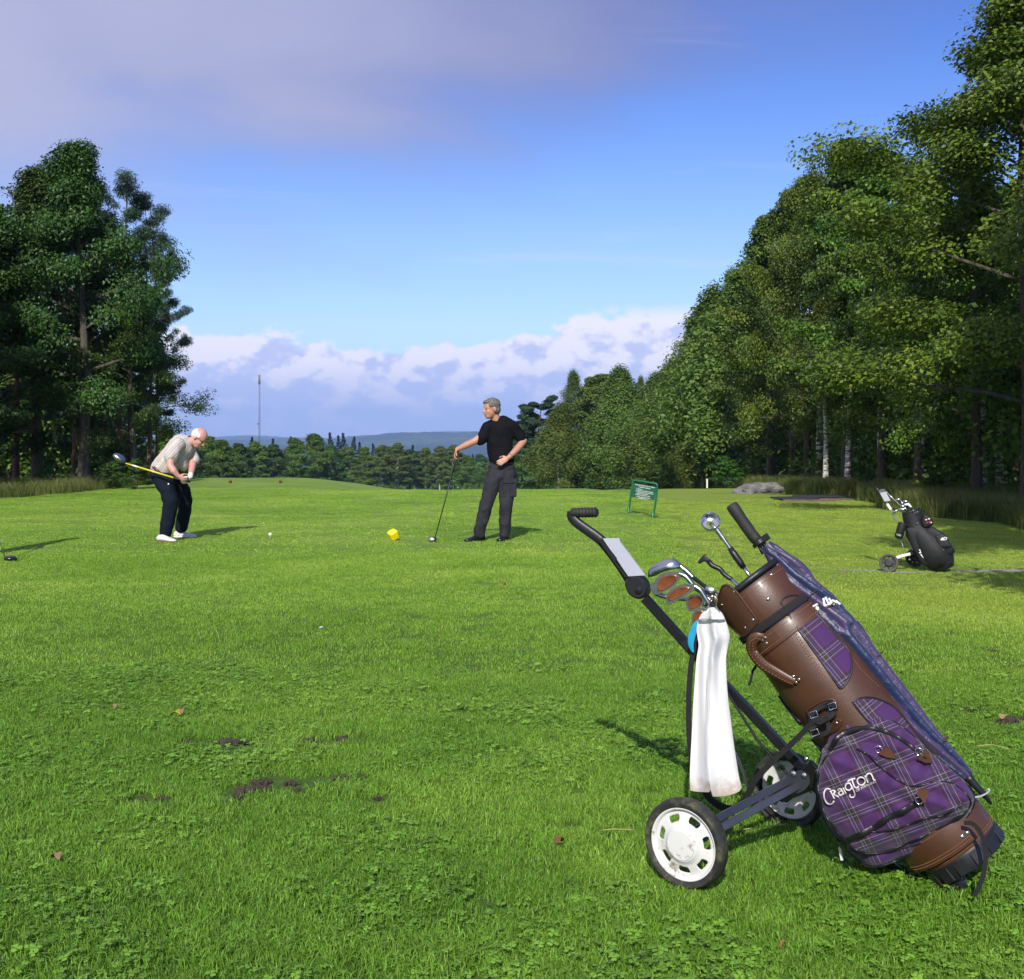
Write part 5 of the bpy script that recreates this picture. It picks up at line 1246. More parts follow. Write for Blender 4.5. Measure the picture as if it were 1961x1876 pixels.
def chain(mb, pts, n=12):
    for (a, ra), (b_, rb) in zip(pts, pts[1:]): cone(mb, a, ra, b_, rb, n)
def blob(name, mb, vox, mat, parent, smooth=4, folds=0.0, fs=9, cut=None):
    org = origin_of(parent); me = mb.mesh('tmp', org); ob = bpy.data.objects.new('tmp', me); C.objects.link(ob)
    md = ob.modifiers.new('r', 'REMESH'); md.mode = 'VOXEL'; md.voxel_size = vox
    if smooth: sm = ob.modifiers.new('s', 'SMOOTH'); sm.iterations = smooth; sm.factor = .5
    dg = bpy.context.evaluated_depsgraph_get(); m2 = bpy.data.meshes.new_from_object(ob.evaluated_get(dg)); bpy.data.objects.remove(ob)
    if folds:
        from mathutils.noise import noise as pn
        for v in m2.vertices:
            c = v.co; d = 1 - abs(pn(Vector((c.x * fs, c.y * fs, c.z * fs * .55)))) * 2.6; v.co = c + v.normal * folds * (d * .7 + .5 * pn(c * fs * 2.2))
    if cut:
        bm = bmesh.new(); bm.from_mesh(m2)
        for co_, no_ in cut: bmesh.ops.bisect_plane(bm, geom=bm.verts[:] + bm.edges[:] + bm.faces[:], plane_co=Vector(co_) - org, plane_no=no_, clear_outer=True)
        bm.to_mesh(m2); bm.free()
    m2.name = name; m2.materials.clear(); shade(m2, 180); return link_mesh(name, m2, mat, parent)
def basis(fwd, up):
    f = Vector(fwd).normalized(); u_ = Vector(up); u_ = (u_ - f * u_.dot(f)).normalized(); r_ = f.cross(u_); return f, u_, r_
def head_prims(mb, c, fwd, up, k=1.0):
    """c = centre of skull, fwd = where the face points"""
    f, u_, r_ = basis(fwd, up); E = lambda a, b_, d, ax, ay, az: mb.ell(c + f * a + u_ * b_ + r_ * d, (f * ax, r_ * ay, u_ * az), 14, 10)
    E(-.008 * k, .028 * k, 0, .094 * k, .076 * k, .090 * k); E(.022 * k, -.030 * k, 0, .068 * k, .062 * k, .078 * k); E(.040 * k, -.078 * k, 0, .044 * k, .044 * k, .034 * k)
    E(.060 * k, .016 * k, 0, .026 * k, .052 * k, .014 * k)                      # brow
    mb.tube([c + f * .084 * k + u_ * .005 * k, c + f * .106 * k - u_ * .030 * k, c + f * .088 * k - u_ * .038 * k], [.009 * k, .013 * k, .010 * k], 8)
    E(.076 * k, -.056 * k, 0, .016 * k, .024 * k, .010 * k)
    for s_ in (-1, 1):
        E(-.008 * k, -.012 * k, s_ * .078 * k, .017 * k, .008 * k, .030 * k); E(.055 * k, -.028 * k, s_ * .034 * k, .024 * k, .020 * k, .022 * k)
def face_bits(c, fwd, up, parent, k=1.0, lm=lip):
    f, u_, r_ = basis(fwd, up)
    for s_ in (-1, 1):
        mb = MB(); mb.ell(c + f * .0785 * k + u_ * -.002 * k + r_ * s_ * .031 * k, (f * .008, r_ * .012 * k, u_ * .006 * k), 10, 6); mb.build('eye', dark, parent, 180)
    mb = MB(); mb.ell(c + f * .0905 * k - u_ * .060 * k, (f * .006, r_ * .022 * k, u_ * .005 * k), 10, 6); mb.build('mouth', lm, parent, 180)
def hand(mb, wrist, fwd, palm, side, curl=.6, k=1.0, spread=.12, thumb=1):
    """fwd along the hand, palm = direction the palm faces, side = where the thumb is"""
    f, p_, s_ = Vector(fwd).normalized(), Vector(palm).normalized(), Vector(side).normalized()
    p_ = (p_ - f * p_.dot(f)).normalized(); s_ = (s_ - f * s_.dot(f) - p_ * s_.dot(p_)).normalized()
    mb.ell(wrist + f * .052 * k, (f * .050 * k, s_ * .040 * k, p_ * .015 * k), 12, 8); mb.ell(wrist + f * .02 * k, (f * .034 * k, s_ * .030 * k, p_ * .018 * k), 10, 8)
    for i, (o_, ln) in enumerate(((.030, .072), (.010, .080), (-.010, .074), (-.029, .058))):
        b_ = wrist + f * (.092 - abs(o_) * .25) * k + s_ * o_ * k; d = (f + s_ * o_ * spread * 12).normalized(); q = [b_ - d * .01]; a = 0
        for j, w_ in enumerate((.42, .33, .25)):
            a += curl * (.7 + .3 * j); q.append(q[-1] + (d * math.cos(a) + p_ * math.sin(a)) * ln * w_ * k * 1.05)
        mb.tube(q, [.0105 * k, .0095 * k, .0085 * k, .0070 * k], 8); mb.ball(q[-1], .007 * k, 8, 5)
    b_ = wrist + f * .028 * k + s_ * .028 * k; q = [b_, b_ + (s_ * .7 + f * .6 + p_ * .35) * .035 * k, b_ + (s_ * .75 + f * 1.25 + p_ * .8) * .040 * k * 1.2]
    mb.tube(q, [.0135 * k, .0115 * k, .009 * k], 8); mb.ball(q[-1], .009 * k, 8, 5)
def shoe(mb, mbs, heel, toe, up=Vector((0, 0, 1)), k=1.0, sink=0.0):
    f = (Vector(toe) - Vector(heel)); Ln = f.length; f = f.normalized(); r_ = f.cross(up).normalized(); h = Vector(heel)
    prof = [(0, .030, .060), (.10, .037, .075), (.28, .036, .078), (.45, .040, .066), (.62, .046, .052), (.78, .048, .042), (.92, .036, .034), (1.0, .016, .022)]
    rings = []; rs = []
    for t, wd, ht in prof:
        c = h + f * Ln * t; wd *= k; ht *= k
        rings.append([c + r_ * wd * math.cos(a) * (1.0 if math.sin(a) < 0 else .92) + up * (max(.012, ht * (.5 + .5 * math.sin(a)) if math.sin(a) > -.99 else .012)) for a in [2 * PI * j / 14 for j in range(14)]])
        rs.append([c + r_ * wd * 1.06 * x + up * z for x, z in ((-1, 0), (-1, .018), (1, .018), (1, 0))])
    mb.loft(rings); mbs.loft(rs)

# ---------------- standing man in black
def S2(x, y, dd=0.0): return P(801.3 + x * .16212, 749.4 + y * .16212, 14.62 + dd)
g0 = on(801.3 + 900 * .16212, 14.7)
man = thing('person', g0, 'standing man in black T shirt and charcoal cargo trousers, one hand on his hip', 'person')
hc = S2(862, 208, -.02); fw = Vector((-.90, -.42, -.10)); upv = Vector((-.10, -.02, 1))
mb = MB(); head_prims(mb, hc, fw, upv, 1.14)
chain(mb, [(S2(880, 250), .058), (S2(915, 340, .02), .062), (S2(950, 410, .03), .075)])
# arm towards the club
wl = S2(455, 690, -.02); chain(mb, [(S2(815, 440, 0), .066), (S2(740, 545, -.02), .056), (S2(660, 595, -.04), .046), (S2(560, 640, -.03), .043), (wl, .028)])
hand(mb, wl, (-.35, -.15, -1), (.85, -.1, -.2), (-.2, -1, .1), .55, 1.0)
# arm on the hip
wr_ = S2(1065, 785, -.16); chain(mb, [(S2(1110, 420, .02), .066), (S2(1190, 510, .05), .056), (S2(1243, 590, .04), .045), (S2(1160, 690, -.06), .044), (wr_, .029)])
hand(mb, wr_, (-.85, -.15, -.50), (.0, 1, -.25), (-.4, -.2, .9), .12, 1.05, .25)
# torso and legs inside the clothes keep the body one figure
chain(mb, [(S2(950, 430, .03), .08), (S2(960, 650, .03), .085), (S2(975, 850, .02), .085), (S2(985, 930, .02), .085)])
chain(mb, [(S2(925, 960), .07), (S2(815, 1280, -.02), .055), (S2(725, 1640, .03), .040)]); chain(mb, [(S2(1045, 960), .07), (S2(1035, 1300, -.03), .055), (S2(1020, 1650, .02), .040)])
body = blob('body', mb, .0075, skin, man, 2)
face_bits(hc, fw, upv, man, 1.14)
# hair
f_, u_, r_ = basis(fw, upv); mb = MB()
mb.ell(hc - f_ * .020 + u_ * .046, (f_ * .108, r_ * .094, u_ * .092), 14, 10); mb.ell(hc - f_ * .055 - u_ * .012, (f_ * .062, r_ * .086, u_ * .075), 14, 10)
mb.ell(hc + f_ * .05 + u_ * .088, (f_ * .050, r_ * .072, u_ * .028), 12, 8); mb.ell(hc + f_ * .012 + u_ * .052 - r_ * .068, (f_ * .045, r_ * .022, u_ * .045), 10, 7); mb.ell(hc + f_ * .012 + u_ * .052 + r_ * .068, (f_ * .045, r_ * .022, u_ * .045), 10, 7)
blob('hair', mb, .007, hair_g, man, 1, .006, 30)
# shirt
mb = MB()
chain(mb, [(S2(905, 385, .03), .07), (S2(1000, 370, .03), .085), (S2(1095, 420, .03), .080)]); chain(mb, [(S2(905, 385, .03), .07), (S2(820, 440, .0), .078)])
for (x, y, a, d) in ((955, 440, .185, .115), (958, 480, .183, .118), (960, 520, .180, .120), (963, 560, .176, .122), (965, 600, .172, .124), (968, 645, .170, .125), (970, 690, .168, .126), (975, 730, .166, .126), (980, 770, .165, .125), (983, 800, .162, .124), (985, 835, .158, .118)):
    mb.ell(S2(x, y, .03), ((a, .0, 0), (0, d, 0), (0, 0, .10)), 18, 10)
chain(mb, [(S2(820, 440, .0), .080), (S2(755, 545, -.02), .078), (S2(735, 572, -.02), .074)]); chain(mb, [(S2(1100, 420, .03), .082), (S2(1178, 505, .05), .078), (S2(1212, 548, .045), .070)])
blob('shirt', mb, .010, shirt_b, man, 6, .013, 6, cut=[(S2(985, 868), (0, 0, -1))])
mb = MB()
for z in (0, 1): pass
mb.loft([[S2(985, 862 + dz, .03) + Vector((.158 * math.cos(t), .118 * math.sin(t), 0)) for t in [2 * PI * i / 28 for i in range(28)]] for dz in (-22, 10)]); mb.build('belt', shoe_b, man, 180)
# trousers
mb = MB()
mb.ell(S2(985, 905, .02), ((.165, 0, 0), (0, .125, 0), (0, 0, .10)), 18, 10); mb.ell(S2(990, 980, .02), ((.172, 0, 0), (0, .128, 0), (0, 0, .11)), 18, 10)
chain(mb, [(S2(912, 990, .0), .112), (S2(860, 1150, -.02), .098), (S2(812, 1300, -.03), .084), (S2(765, 1480, .0), .078), (S2(722, 1640, .03), .078), (S2(722, 1680, .03), .072)], 16)
chain(mb, [(S2(1050, 990, .02), .112), (S2(1045, 1150, .0), .100), (S2(1035, 1320, -.03), .086), (S2(1028, 1480, .0), .078), (S2(1022, 1640, .02), .073), (S2(1020, 1690, .02), .068)], 16)
tr_ = blob('trousers', mb, .010, trou_g, man, 3, .014, 8, cut=[(S2(985, 848), (0, 0, 1))])
for (x, y, w_, h_) in ((1078, 1130, .085, .13),):
    mb = MB(); mb.box(S2(x, y + 30, -.075), ((w_, .02, 0), (-.004, .022, 0), (0, 0, h_ * .78)), bev=.008); mb.box(S2(x, y - 66, -.085), ((w_ * 1.04, .02, 0), (-.004, .020, 0), (0, 0, .032)), bev=.006); mb.build('cargo_pocket', trou_g, tr_, 40)
for hx, tx, hy in (((775, 1722, .10), (560, 1752, -.06), 0), ((1050, 1715, .16), (950, 1768, -.12), 0)):
    a, b_ = S2(*hx), S2(*tx); a.z = gzf(a.x, a.y) + .004; b_.z = gzf(b_.x, b_.y) + .004; dd = (b_ - a).normalized()
    mb, ms = MB(), MB(); shoe(mb, ms, a, a + dd * .30, k=1.12); s_ = mb.build('shoe', shoe_b, man, 180); ms.build('sole', black, s_, 40)
mb = MB(); t_ = (wr_ - S2(1160, 690, -.06)).normalized(); a = t_.orthogonal().normalized(); b_ = t_.cross(a); cw = wr_ - t_ * .035
mb.tube([cw + (a * math.cos(i * PI / 8) + b_ * math.sin(i * PI / 8)) * .037 for i in range(17)], .006, 6, cap=False); mb.ell(cw + Vector((-.6, -.8, 0)).normalized() * .036, (a * .016, t_ * .016, Vector((-.6, -.8, 0)) * .006), 10, 6); wt = mb.build('watch', chrome, None, 180); tag(wt, 'steel wrist watch on the bent arm of the man in black', 'watch')
# his driver, head down on the grass
hd_ = S2(163, 1668, -.10); hd_.z = gzf(hd_.x, hd_.y) + .035; gp = S2(462, 745, -.05)
cl = thing('golf_club', hd_, 'black driver leaning on the grass under the hand of the man in black', 'golf club')
mb = MB(); sh = hd_ + Vector((.035, .02, .02)); mb.tube([gp + (gp - sh).normalized() * .03, gp.lerp(sh, .22)], [.014, .011], 10); mb.build('grip', rubber, cl, 180)
mb = MB(); mb.tube([gp.lerp(sh, .2), gp.lerp(sh, .6), sh], [.0085, .0075, .006], 10); mb.build('shaft', black, cl, 180)
mb = MB(); mb.ell(hd_ + Vector((.0, .03, 0)), ((.056, 0, .0), (0, .055, 0), (0, 0, .036)), 20, 12); mb.build('head', black, cl, 180)
mb = MB(); mb.lathe(hd_ + Vector((-.004, -.018, 0)), (-.1, -1, .12), [(0, .01), (0, .040), (.006, .038), (.008, .01)], 28); fc = mb.build('face', satin, cl, 180); fc.scale = (1.15, 1, .8); fc.location = Vector((-.15, 0, .2)) * (Vector(fc.location).length) if False else fc.location

# ---------------- bent golfer
def S1(x, y, dd=0.0): return P(192.9 + x * .17404, 801.3 + y * .17404, 14.75 + dd)
gm_ = thing('person', on(192.9 + 800 * .17404, 14.8), 'white haired man in pale striped shirt and navy trousers bent over in mid swing', 'person')
hc = S1(1078, 215, .0); fw = Vector((.72, -.10, -.66)); upv = Vector((.60, 0, .78))
mb = MB(); head_prims(mb, hc, fw, upv, 1.10)
chain(mb, [(S1(1030, 245), .058), (S1(965, 270, .03), .064), (S1(900, 320, .05), .08)])
wn = S1(850, 635, -.30); chain(mb, [(S1(850, 330, -.14), .055), (S1(768, 450, -.26), .052), (S1(765, 525, -.30), .047), (S1(805, 580, -.32), .043), (wn, .029)])
hand(mb, wn, (.75, 0, -.45), (.4, .8, .2), (.4, -.5, .8), .75, 1.05)
wf = S1(985, 640, -.10); chain(mb, [(S1(985, 350, .18), .062), (S1(1015, 470, .10), .050), (S1(1005, 550, .02), .044), (wf, .032)])
chain(mb, [(S1(870, 350, .04), .085), (S1(790, 460, .03), .085), (S1(715, 580, .02), .085)])
chain(mb, [(S1(705, 670, -.08), .07), (S1(768, 910, -.16), .056), (S1(715, 1270, -.14), .042)]); chain(mb, [(S1(830, 700, .20), .07), (S1(935, 900, .34), .056), (S1(890, 1190, .45), .042)])
blob('body', mb, .0075, skinp, gm_, 2); face_bits(hc, fw, upv, gm_, 1.10)
mb = MB(); f_, u_, r_ = basis(fw, upv)
mb.ell(hc - f_ * .046 + u_ * .020, (f_ * .070, r_ * .090, u_ * .080), 14, 10)
for s_ in (-1, 1): mb.ell(hc + f_ * -.01 + u_ * .030 + r_ * s_ * .073, (f_ * .050, r_ * .016, u_ * .034), 10, 7)
blob('hair', mb, .007, hair_w, gm_, 1, .004, 30)
mb = MB(); mb.ell(hc + f_ * .082 - r_ * .032, (f_ * .006, r_ * .020, u_ * .013), 10, 6); mb.ell(hc + f_ * .082 + r_ * .032, (f_ * .006, r_ * .020, u_ * .013), 10, 6)
for s_ in (-1, 1): mb.tube([hc + f_ * .078 + r_ * s_ * .052, hc - f_ * .005 + r_ * s_ * .084], .003, 6)
gl = mb.build('glasses', dark, None, 180); tag(gl, 'dark glasses on the face of the bent golfer', 'glasses')
mb = MB()
for (x, y, rr_) in ((905, 295, .125), (885, 312, .138), (865, 330, .150), (842, 360, .158), (820, 390, .165), (795, 420, .166), (770, 450, .165), (747, 480, .163), (725, 510, .160), (702, 535, .156), (680, 560, .150)):
    mb.ell(S1(x, y, .02), ((.62 * rr_ + .03, 0, .35 * rr_), (0, rr_ * 1.12, 0), (-.07, 0, .13)), 18, 10)
mb.ell(S1(900, 470, .02), ((.07, 0, .03), (0, .13, 0), (-.03, 0, .13)), 14, 10)
chain(mb, [(S1(850, 290, -.13), .085), (S1(800, 370, -.20), .085), (S1(770, 425, -.24), .082)]); chain(mb, [(S1(955, 300, .14), .080), (S1(1005, 400, .14), .076), (S1(1030, 460, .12), .066)])
chain(mb, [(S1(900, 250, .03), .08), (S1(960, 270, .04), .070)])
blob('shirt', mb, .010, sh_m, gm_, 6, .015, 7)
# open collar and belt
mb = MB(); c = S1(975, 262, .03); t_ = (hc - c).normalized(); a = t_.orthogonal().normalized(); b_ = t_.cross(a)
mb.loft([[c + t_ * q_ + (a * math.cos(i * PI / 9) + b_ * math.sin(i * PI / 9)) * rr_ for i in range(18)] for q_, rr_ in ((-.04, .080), (.005, .073), (.03, .078), (.025, .084), (-.04, .090))], True, False); mb.build('collar', sh_m, gm_, 60)
mb = MB(); c = S1(668, 565, .01); t_ = (S1(740, 480) - c).normalized(); a = t_.cross(Vector((0, 1, 0))).normalized(); b_ = Vector((0, 1, 0))
mb.loft([[c + t_ * q_ + (a * math.cos(i * PI / 12) * .125 + b_ * math.sin(i * PI / 12) * .175) for i in range(24)] for q_ in (-.03, .008)]); mb.build('belt', belt_m, gm_, 180)
mb = MB()
mb.ell(S1(665, 620, .02), ((.115, 0, .04), (0, .165, 0), (-.04, 0, .10)), 18, 10); mb.ell(S1(730, 660, .05), ((.12, 0, 0), (0, .16, 0), (0, 0, .10)), 18, 10)
chain(mb, [(S1(690, 690, -.08), .118), (S1(735, 800, -.13), .106), (S1(772, 915, -.17), .092), (S1(752, 1040, -.16), .088), (S1(730, 1180, -.14), .084), (S1(713, 1262, -.14), .080)], 16)
chain(mb, [(S1(830, 700, .20), .108), (S1(900, 800, .28), .096), (S1(935, 905, .34), .086), (S1(922, 1030, .38), .080), (S1(900, 1130, .43), .078), (S1(888, 1195, .45), .076)], 16)
tr_ = blob('trousers', mb, .010, trou_n, gm_, 3, .013, 8)
mb = MB(); mb.ell(S1(745, 725, -.215), ((.010, 0, 0), (0, .006, 0), (0, 0, .012)), 10, 6); mb.build('button', whitep, tr_, 180)
for hx, tx in (((628, 1352, -.20), (860, 1385, -.34)), ((805, 1300, .46), (1075, 1300, .50))):
    a, b_ = S1(*hx), S1(*tx); a.z = gzf(a.x, a.y) + .004; b_.z = gzf(b_.x, b_.y) + .004; dd = (b_ - a).normalized()
    mb, ms = MB(), MB(); shoe(mb, ms, a, a + dd * .295, k=1.12); s_ = mb.build('shoe', shoe_w, gm_, 180); ms.build('sole', sole if hx[0] < 700 else whitep, s_, 40)
# white glove
mb = MB(); chain(mb, [(wf + Vector((.005, 0, .02)), .034), (wf, .036)]); hand(mb, wf, (-.45, -.35, -.8), (-.5, -.3, .55), (.8, -.3, .3), .8, 1.1, .1); mb.ell(S1(935, 668, -.22), ((.05, 0, 0), (0, .03, 0), (0, 0, .036)), 12, 8)
gv = blob('glove', mb, .0065, glove, gm_, 1)
cl = thing('golf_club', S1(815, 660, -.30), 'driver with yellow shaft swung back by the bent golfer', 'golf club')
gp, gs, ge = S1(985, 700, -.24), S1(800, 655, -.32), S1(275, 497, -.20)
mb = MB(); mb.tube([gp, gs], [.015, .013], 10); mb.build('grip', rubber, cl, 180)
ysm, nt, b = newmat('yellow_shaft'); b.inputs['Base Color'].default_value = (.62, .52, .035, 1); b.inputs['Roughness'].default_value = .3
mb = MB(); mb.tube([gs, gs.lerp(ge, .5), ge], [.012, .0105, .009], 10); mb.build('shaft', ysm, cl, 180)
mb = MB(); mb.tube([gs.lerp(ge, .74), gs.lerp(ge, .86)], [.0115, .0112], 10); mb.build('shaft_label', whitep, cl, 180)
hd_ = S1(205, 440, -.18); navy = simple('navy_crown', (.05, .07, .13), .2, .2, .1, 10, coat=.4)
mb = MB(); mb.ell(hd_, ((.072, 0, -.05), (0, .055, 0), (.026, 0, .040)), 20, 12); mb.build('head', navy, cl, 180)
mb = MB(); mb.ell(hd_ + Vector((-.012, -.036, .006)), ((.056, 0, -.038), (0, .024, 0), (.016, 0, .026)), 16, 10); mb.build('face', satin, cl, 180)
# ---------------- third golfer, just past the left edge
X3, Y3 = -5.98, 12.35; z3 = gzf(X3, Y3); V = lambda x, y, z: Vector((X3 + x, Y3 + y, z3 + z))
m3 = thing('person', (X3, Y3, z3), 'golfer waiting past the left edge, casting the shadow at the left', 'person')
hc = V(0, .05, 1.66); fw = Vector((.9, .35, -.2)); upv = Vector((0, 0, 1)); mb = MB(); head_prims(mb, hc, fw, upv, 1.08)
chain(mb, [(V(0, .03, 1.6), .058), (V(0, 0, 1.46), .065), (V(0, 0, 1.2), .12), (V(0, 0, 1.0), .12)])
for s_, w3 in ((-1, V(.14, -.02, .86)), (1, V(.20, .10, .88))):
    chain(mb, [(V(.0, .19 * s_, 1.40), .06), (V(-.02, .24 * s_, 1.12), .046), (w3, .03)]); hand(mb, w3, (.25, -.1 * s_, -1), (0, -s_, 0), (1, 0, 0), .7)
for s_ in (-1, 1): chain(mb, [(V(0, .10 * s_, .92), .09), (V(.03, .13 * s_, .50), .06), (V(-.02, .16 * s_, .09), .045)])
blob('body', mb, .010, skin, m3, 2); face_bits(hc, fw, upv, m3, 1.08)
mb = MB(); f_, u_, r_ = basis(fw, upv); mb.ell(hc - f_ * .02 + u_ * .04, (f_ * .10, r_ * .088, u_ * .08), 12, 8); blob('hair', mb, .01, hair_g, m3, 1)
mb = MB(); [mb.ell(V(0, 0, z), ((.12, 0, 0), (0, .18, 0), (0, 0, .12)), 16, 8) for z in (1.36, 1.25, 1.12, 1.02)]
for s_ in (-1, 1): chain(mb, [(V(0, .18 * s_, 1.41), .075), (V(-.01, .23 * s_, 1.2), .07)])
blob('shirt', mb, .014, glove, m3, 3, .006)
mb = MB(); mb.ell(V(0, 0, .96), ((.125, 0, 0), (0, .17, 0), (0, 0, .12)), 16, 8)
for s_ in (-1, 1): chain(mb, [(V(0, .09 * s_, .9), .11), (V(.03, .13 * s_, .5), .085), (V(-.02, .16 * s_, .12), .08)])
blob('trousers', mb, .014, trou_n, m3, 3, .006)
for s_ in (-1, 1):
    a = V(-.08, .15 * s_, .004); mb, ms = MB(), MB(); shoe(mb, ms, a, a + Vector((.3, .03, 0))); so3 = mb.build('shoe', shoe_b, m3, 180); ms.build('sole', black, so3, 40)
h3 = P(20, 1072, 12.12); h3.z = gzf(h3.x, h3.y) + .030; gtop = V(.22, .06, .86)
cl = thing('golf_club', h3, 'dark driver head resting on the lawn at the left edge of the picture', 'golf club')
mb = MB(); mb.ell(h3, ((.066, .02, 0), (-.02, .055, 0), (0, 0, .032)), 20, 12); mb.build('head', simple('dark_navy_crown', (.012, .014, .022), .15, .2, .1, 10, coat=.5), cl, 180)
mb = MB(); n3 = h3 + Vector((-.050, -.01, .012)); mb.tube([n3, n3.lerp(gtop, .5), gtop], [.0055, .006, .007], 8); mb.build('shaft', satin, cl, 180); mb = MB(); mb.tube([n3.lerp(gtop, .8), gtop + (gtop - n3) * .06], [.011, .013], 8); mb.build('grip', rubber, cl, 180)
# ================================================================ SECOND TROLLEY WITH BLACK BAG
def Q(x, y): return (1647.1 + x * .10682, 912.6 + y * .10682)
gq = gzf(5.2, 14.9)
D2 = F * (H - gq) / (1094 - YH)
bo = P(1795, 1094, D2 - .12)
P2 = Plane((bo.x, bo.y, 0), (-.94, .34, 0)); G2 = lambda x, y, o=0.0: P2.G(*Q(x, y), o); n2 = P2.n
nyl = simple('black_nylon', (.006, .006, .008), .66, 0, .35, 12, .5, 60); nylg = simple('dark_grey_nylon', (.012, .012, .015), .65, 0, .25, 14, .5, 60)
whitet = simple('white_print', (.75, .75, .75), .6, 0, .03, 4); alu = simple('silver_tube', (.55, .55, .57), .3, .8, .08, 12); rubg = simple('worn_grey_tyre', (.085, .085, .062), .85, 0, .3, 20); wrim = simple('dark_grey_wheel', (.04, .042, .046), .55, 0, .2, 12)
bg2 = thing('golf_bag', (bo.x, bo.y, gzf(bo.x, bo.y)), 'black nylon golf bag with white 4D marks standing on the far trolley', 'golf bag')
def oval(mb, rows, off=0.0, dep=.9, n=28, wrk=.0):
    """rows of (left pixel, right pixel) across the bag"""
    rings = []
    for i, (a, b_) in enumerate(rows):
        pa, pb = G2(*a, off), G2(*b_, off); c = (pa + pb) / 2; h = (pb - pa) / 2; dr = h.length * dep
        rings.append([c + h * math.cos(t) * (1 + wrk * math.sin(3 * t + i)) + n2 * math.sin(t) * dr * (1 + wrk * math.sin(5 * t + 2 * i)) for t in [2 * PI * k / n for k in range(n)]])
    mb.loft(rings); return mb
mb = oval(MB(), [((750, 680), (1080, 565)), ((755, 740), (1110, 640)), ((790, 880), (1130, 790)), ((805, 960), (1170, 860)), ((830, 1060), (1260, 900)), ((900, 1200), (1390, 1000)), ((960, 1330), (1500, 1080)), ((1020, 1450), (1590, 1190)), ((1090, 1560), (1650, 1300)), ((1230, 1650), (1680, 1440)), ((1310, 1700), (1690, 1560))], .0, .85, 28, .02); mb.build('body', nyl, bg2, 180)
mb = oval(MB(), [((1290, 1640), (1665, 1440)), ((1300, 1650), (1682, 1460)), ((1305, 1700), (1692, 1590)), ((1340, 1720), (1660, 1620))], .0, .9); mb.build('base', black, bg2, 50)
mb = oval(MB(), [((752, 660), (1078, 548)), ((748, 690), (1085, 578))], .0, .92); mb.build('rim', nylg, bg2, 50)
mb = oval(MB(), [((800, 862), (1030, 850)), ((800, 885), (1035, 872))], .085, .12); mb.build('strap', web, bg2, 50)
def pk2(name, pts, o0, hh, mat, par=bg2):
    return patch(name, [Q(*p) for p in pts], lambda x, y, h: P2.G(x, y, h), lambda r_: o0 + hh * .7 * (1 - r_ ** 5) ** .5, mat, par, 8, None, [(1.0, o0 - .05), (.9, o0 - .12)], sub=4)
pA = pk2('side_pocket', ((820, 930), (940, 900), (1080, 930), (1150, 1010), (1200, 1150), (1240, 1280), (1300, 1400), (1320, 1500), (1270, 1580), (1180, 1620), (1080, 1540), (1000, 1400), (930, 1280), (880, 1150), (840, 1040)), .10, .05, nyl)
pB = pk2('side_pocket', ((1140, 690), (1210, 690), (1270, 740), (1310, 810), (1310, 870), (1240, 910), (1150, 930), (1100, 860), (1100, 760)), .09, .06, nyl)
pC = pk2('side_pocket', ((1150, 960), (1270, 900), (1400, 960), (1510, 1030), (1580, 1120), (1650, 1250), (1700, 1330), (1660, 1400), (1560, 1430), (1440, 1480), (1350, 1400), (1280, 1250), (1200, 1130)), .09, .07, nyl)
pD = pk2('pocket_front', ((1340, 1060), (1440, 1030), (1520, 1050), (1590, 1160), (1640, 1270), (1560, 1290), (1450, 1300), (1400, 1240), (1360, 1150)), .13, .05, nylg, pC[1])
def HT2(px, py, e, tr):
    d = Vector(((px - CX) / F, 1, -(py - YH) / F)).normalized(); h = tr.ray_cast(Vector((0, 0, H)), d)
    return P2.G(px, py, .16) if h[0] is None else h[0] - d * e
def lab(txt, pm, org, e1_, e2_, size, mat, par, bold=.02, skew=0):
    vs, fs = text_pts(txt, 1.0, bold); tr = BVHTree.FromPolygons([Vector(v) for v in pm.v], [tuple(f) for f in pm.f]); mb = MB(); w_ = max(v.x for v in vs)
    mb.add([HT2(*Q(org[0] + e1_[0] * v.x / w_ + e2_[0] * v.y, org[1] + e1_[1] * v.x / w_ + e2_[1] * v.y), .006, tr) for v in vs], fs); return mb.build('lettering', mat, par, 180, fix=False)
lab('4D', pA[0], (1030, 1330), (120, 160), (130, -60), 1, whitet, pA[1], .03)
lab('4D', pD[0], (1432, 1155), (125, -15), (18, -78), 1, whitet, pD[1], .03)
redp = simple('red_print', (.5, .02, .02), .6)
for (x, y, m_) in ((1185, 780, whitet), (1235, 765, whitet), (1205, 832, redp), (1250, 822, redp), (1272, 830, whitet), (1198, 772, redp)):
    mb = MB(); t_ = BVHTree.FromPolygons([Vector(v) for v in pB[0].v], [tuple(f) for f in pB[0].f]); c = HT2(*Q(x, y), .006, t_); mb.ell(c, (P2.u * .014, n2 * .003, Vector((0, 0, .009))), 8, 5); mb.build('badge_print', m_, pB[1], 180)
for a_, b_ in (((1360, 1100), (1500, 1400)), ((1430, 1310), (1600, 1300))):
    mb = MB(); mb.tube([HT2(*Q(a_[0] + (b_[0] - a_[0]) * i / 6, a_[1] + (b_[1] - a_[1]) * i / 6), .003, BVHTree.FromPolygons([Vector(v) for v in pC[0].v], [tuple(f) for f in pC[0].f])) for i in range(7)], .004, 5); mb.build('zip', nylg, pC[1], 180)
for (x, y) in ((955, 612), (1030, 640), (1030, 835), (1500, 1320)):
    mb = MB(); mb.ball(G2(x, y, .15), .010, 8, 6); mb.build('buckle', chrome, bg2, 180)
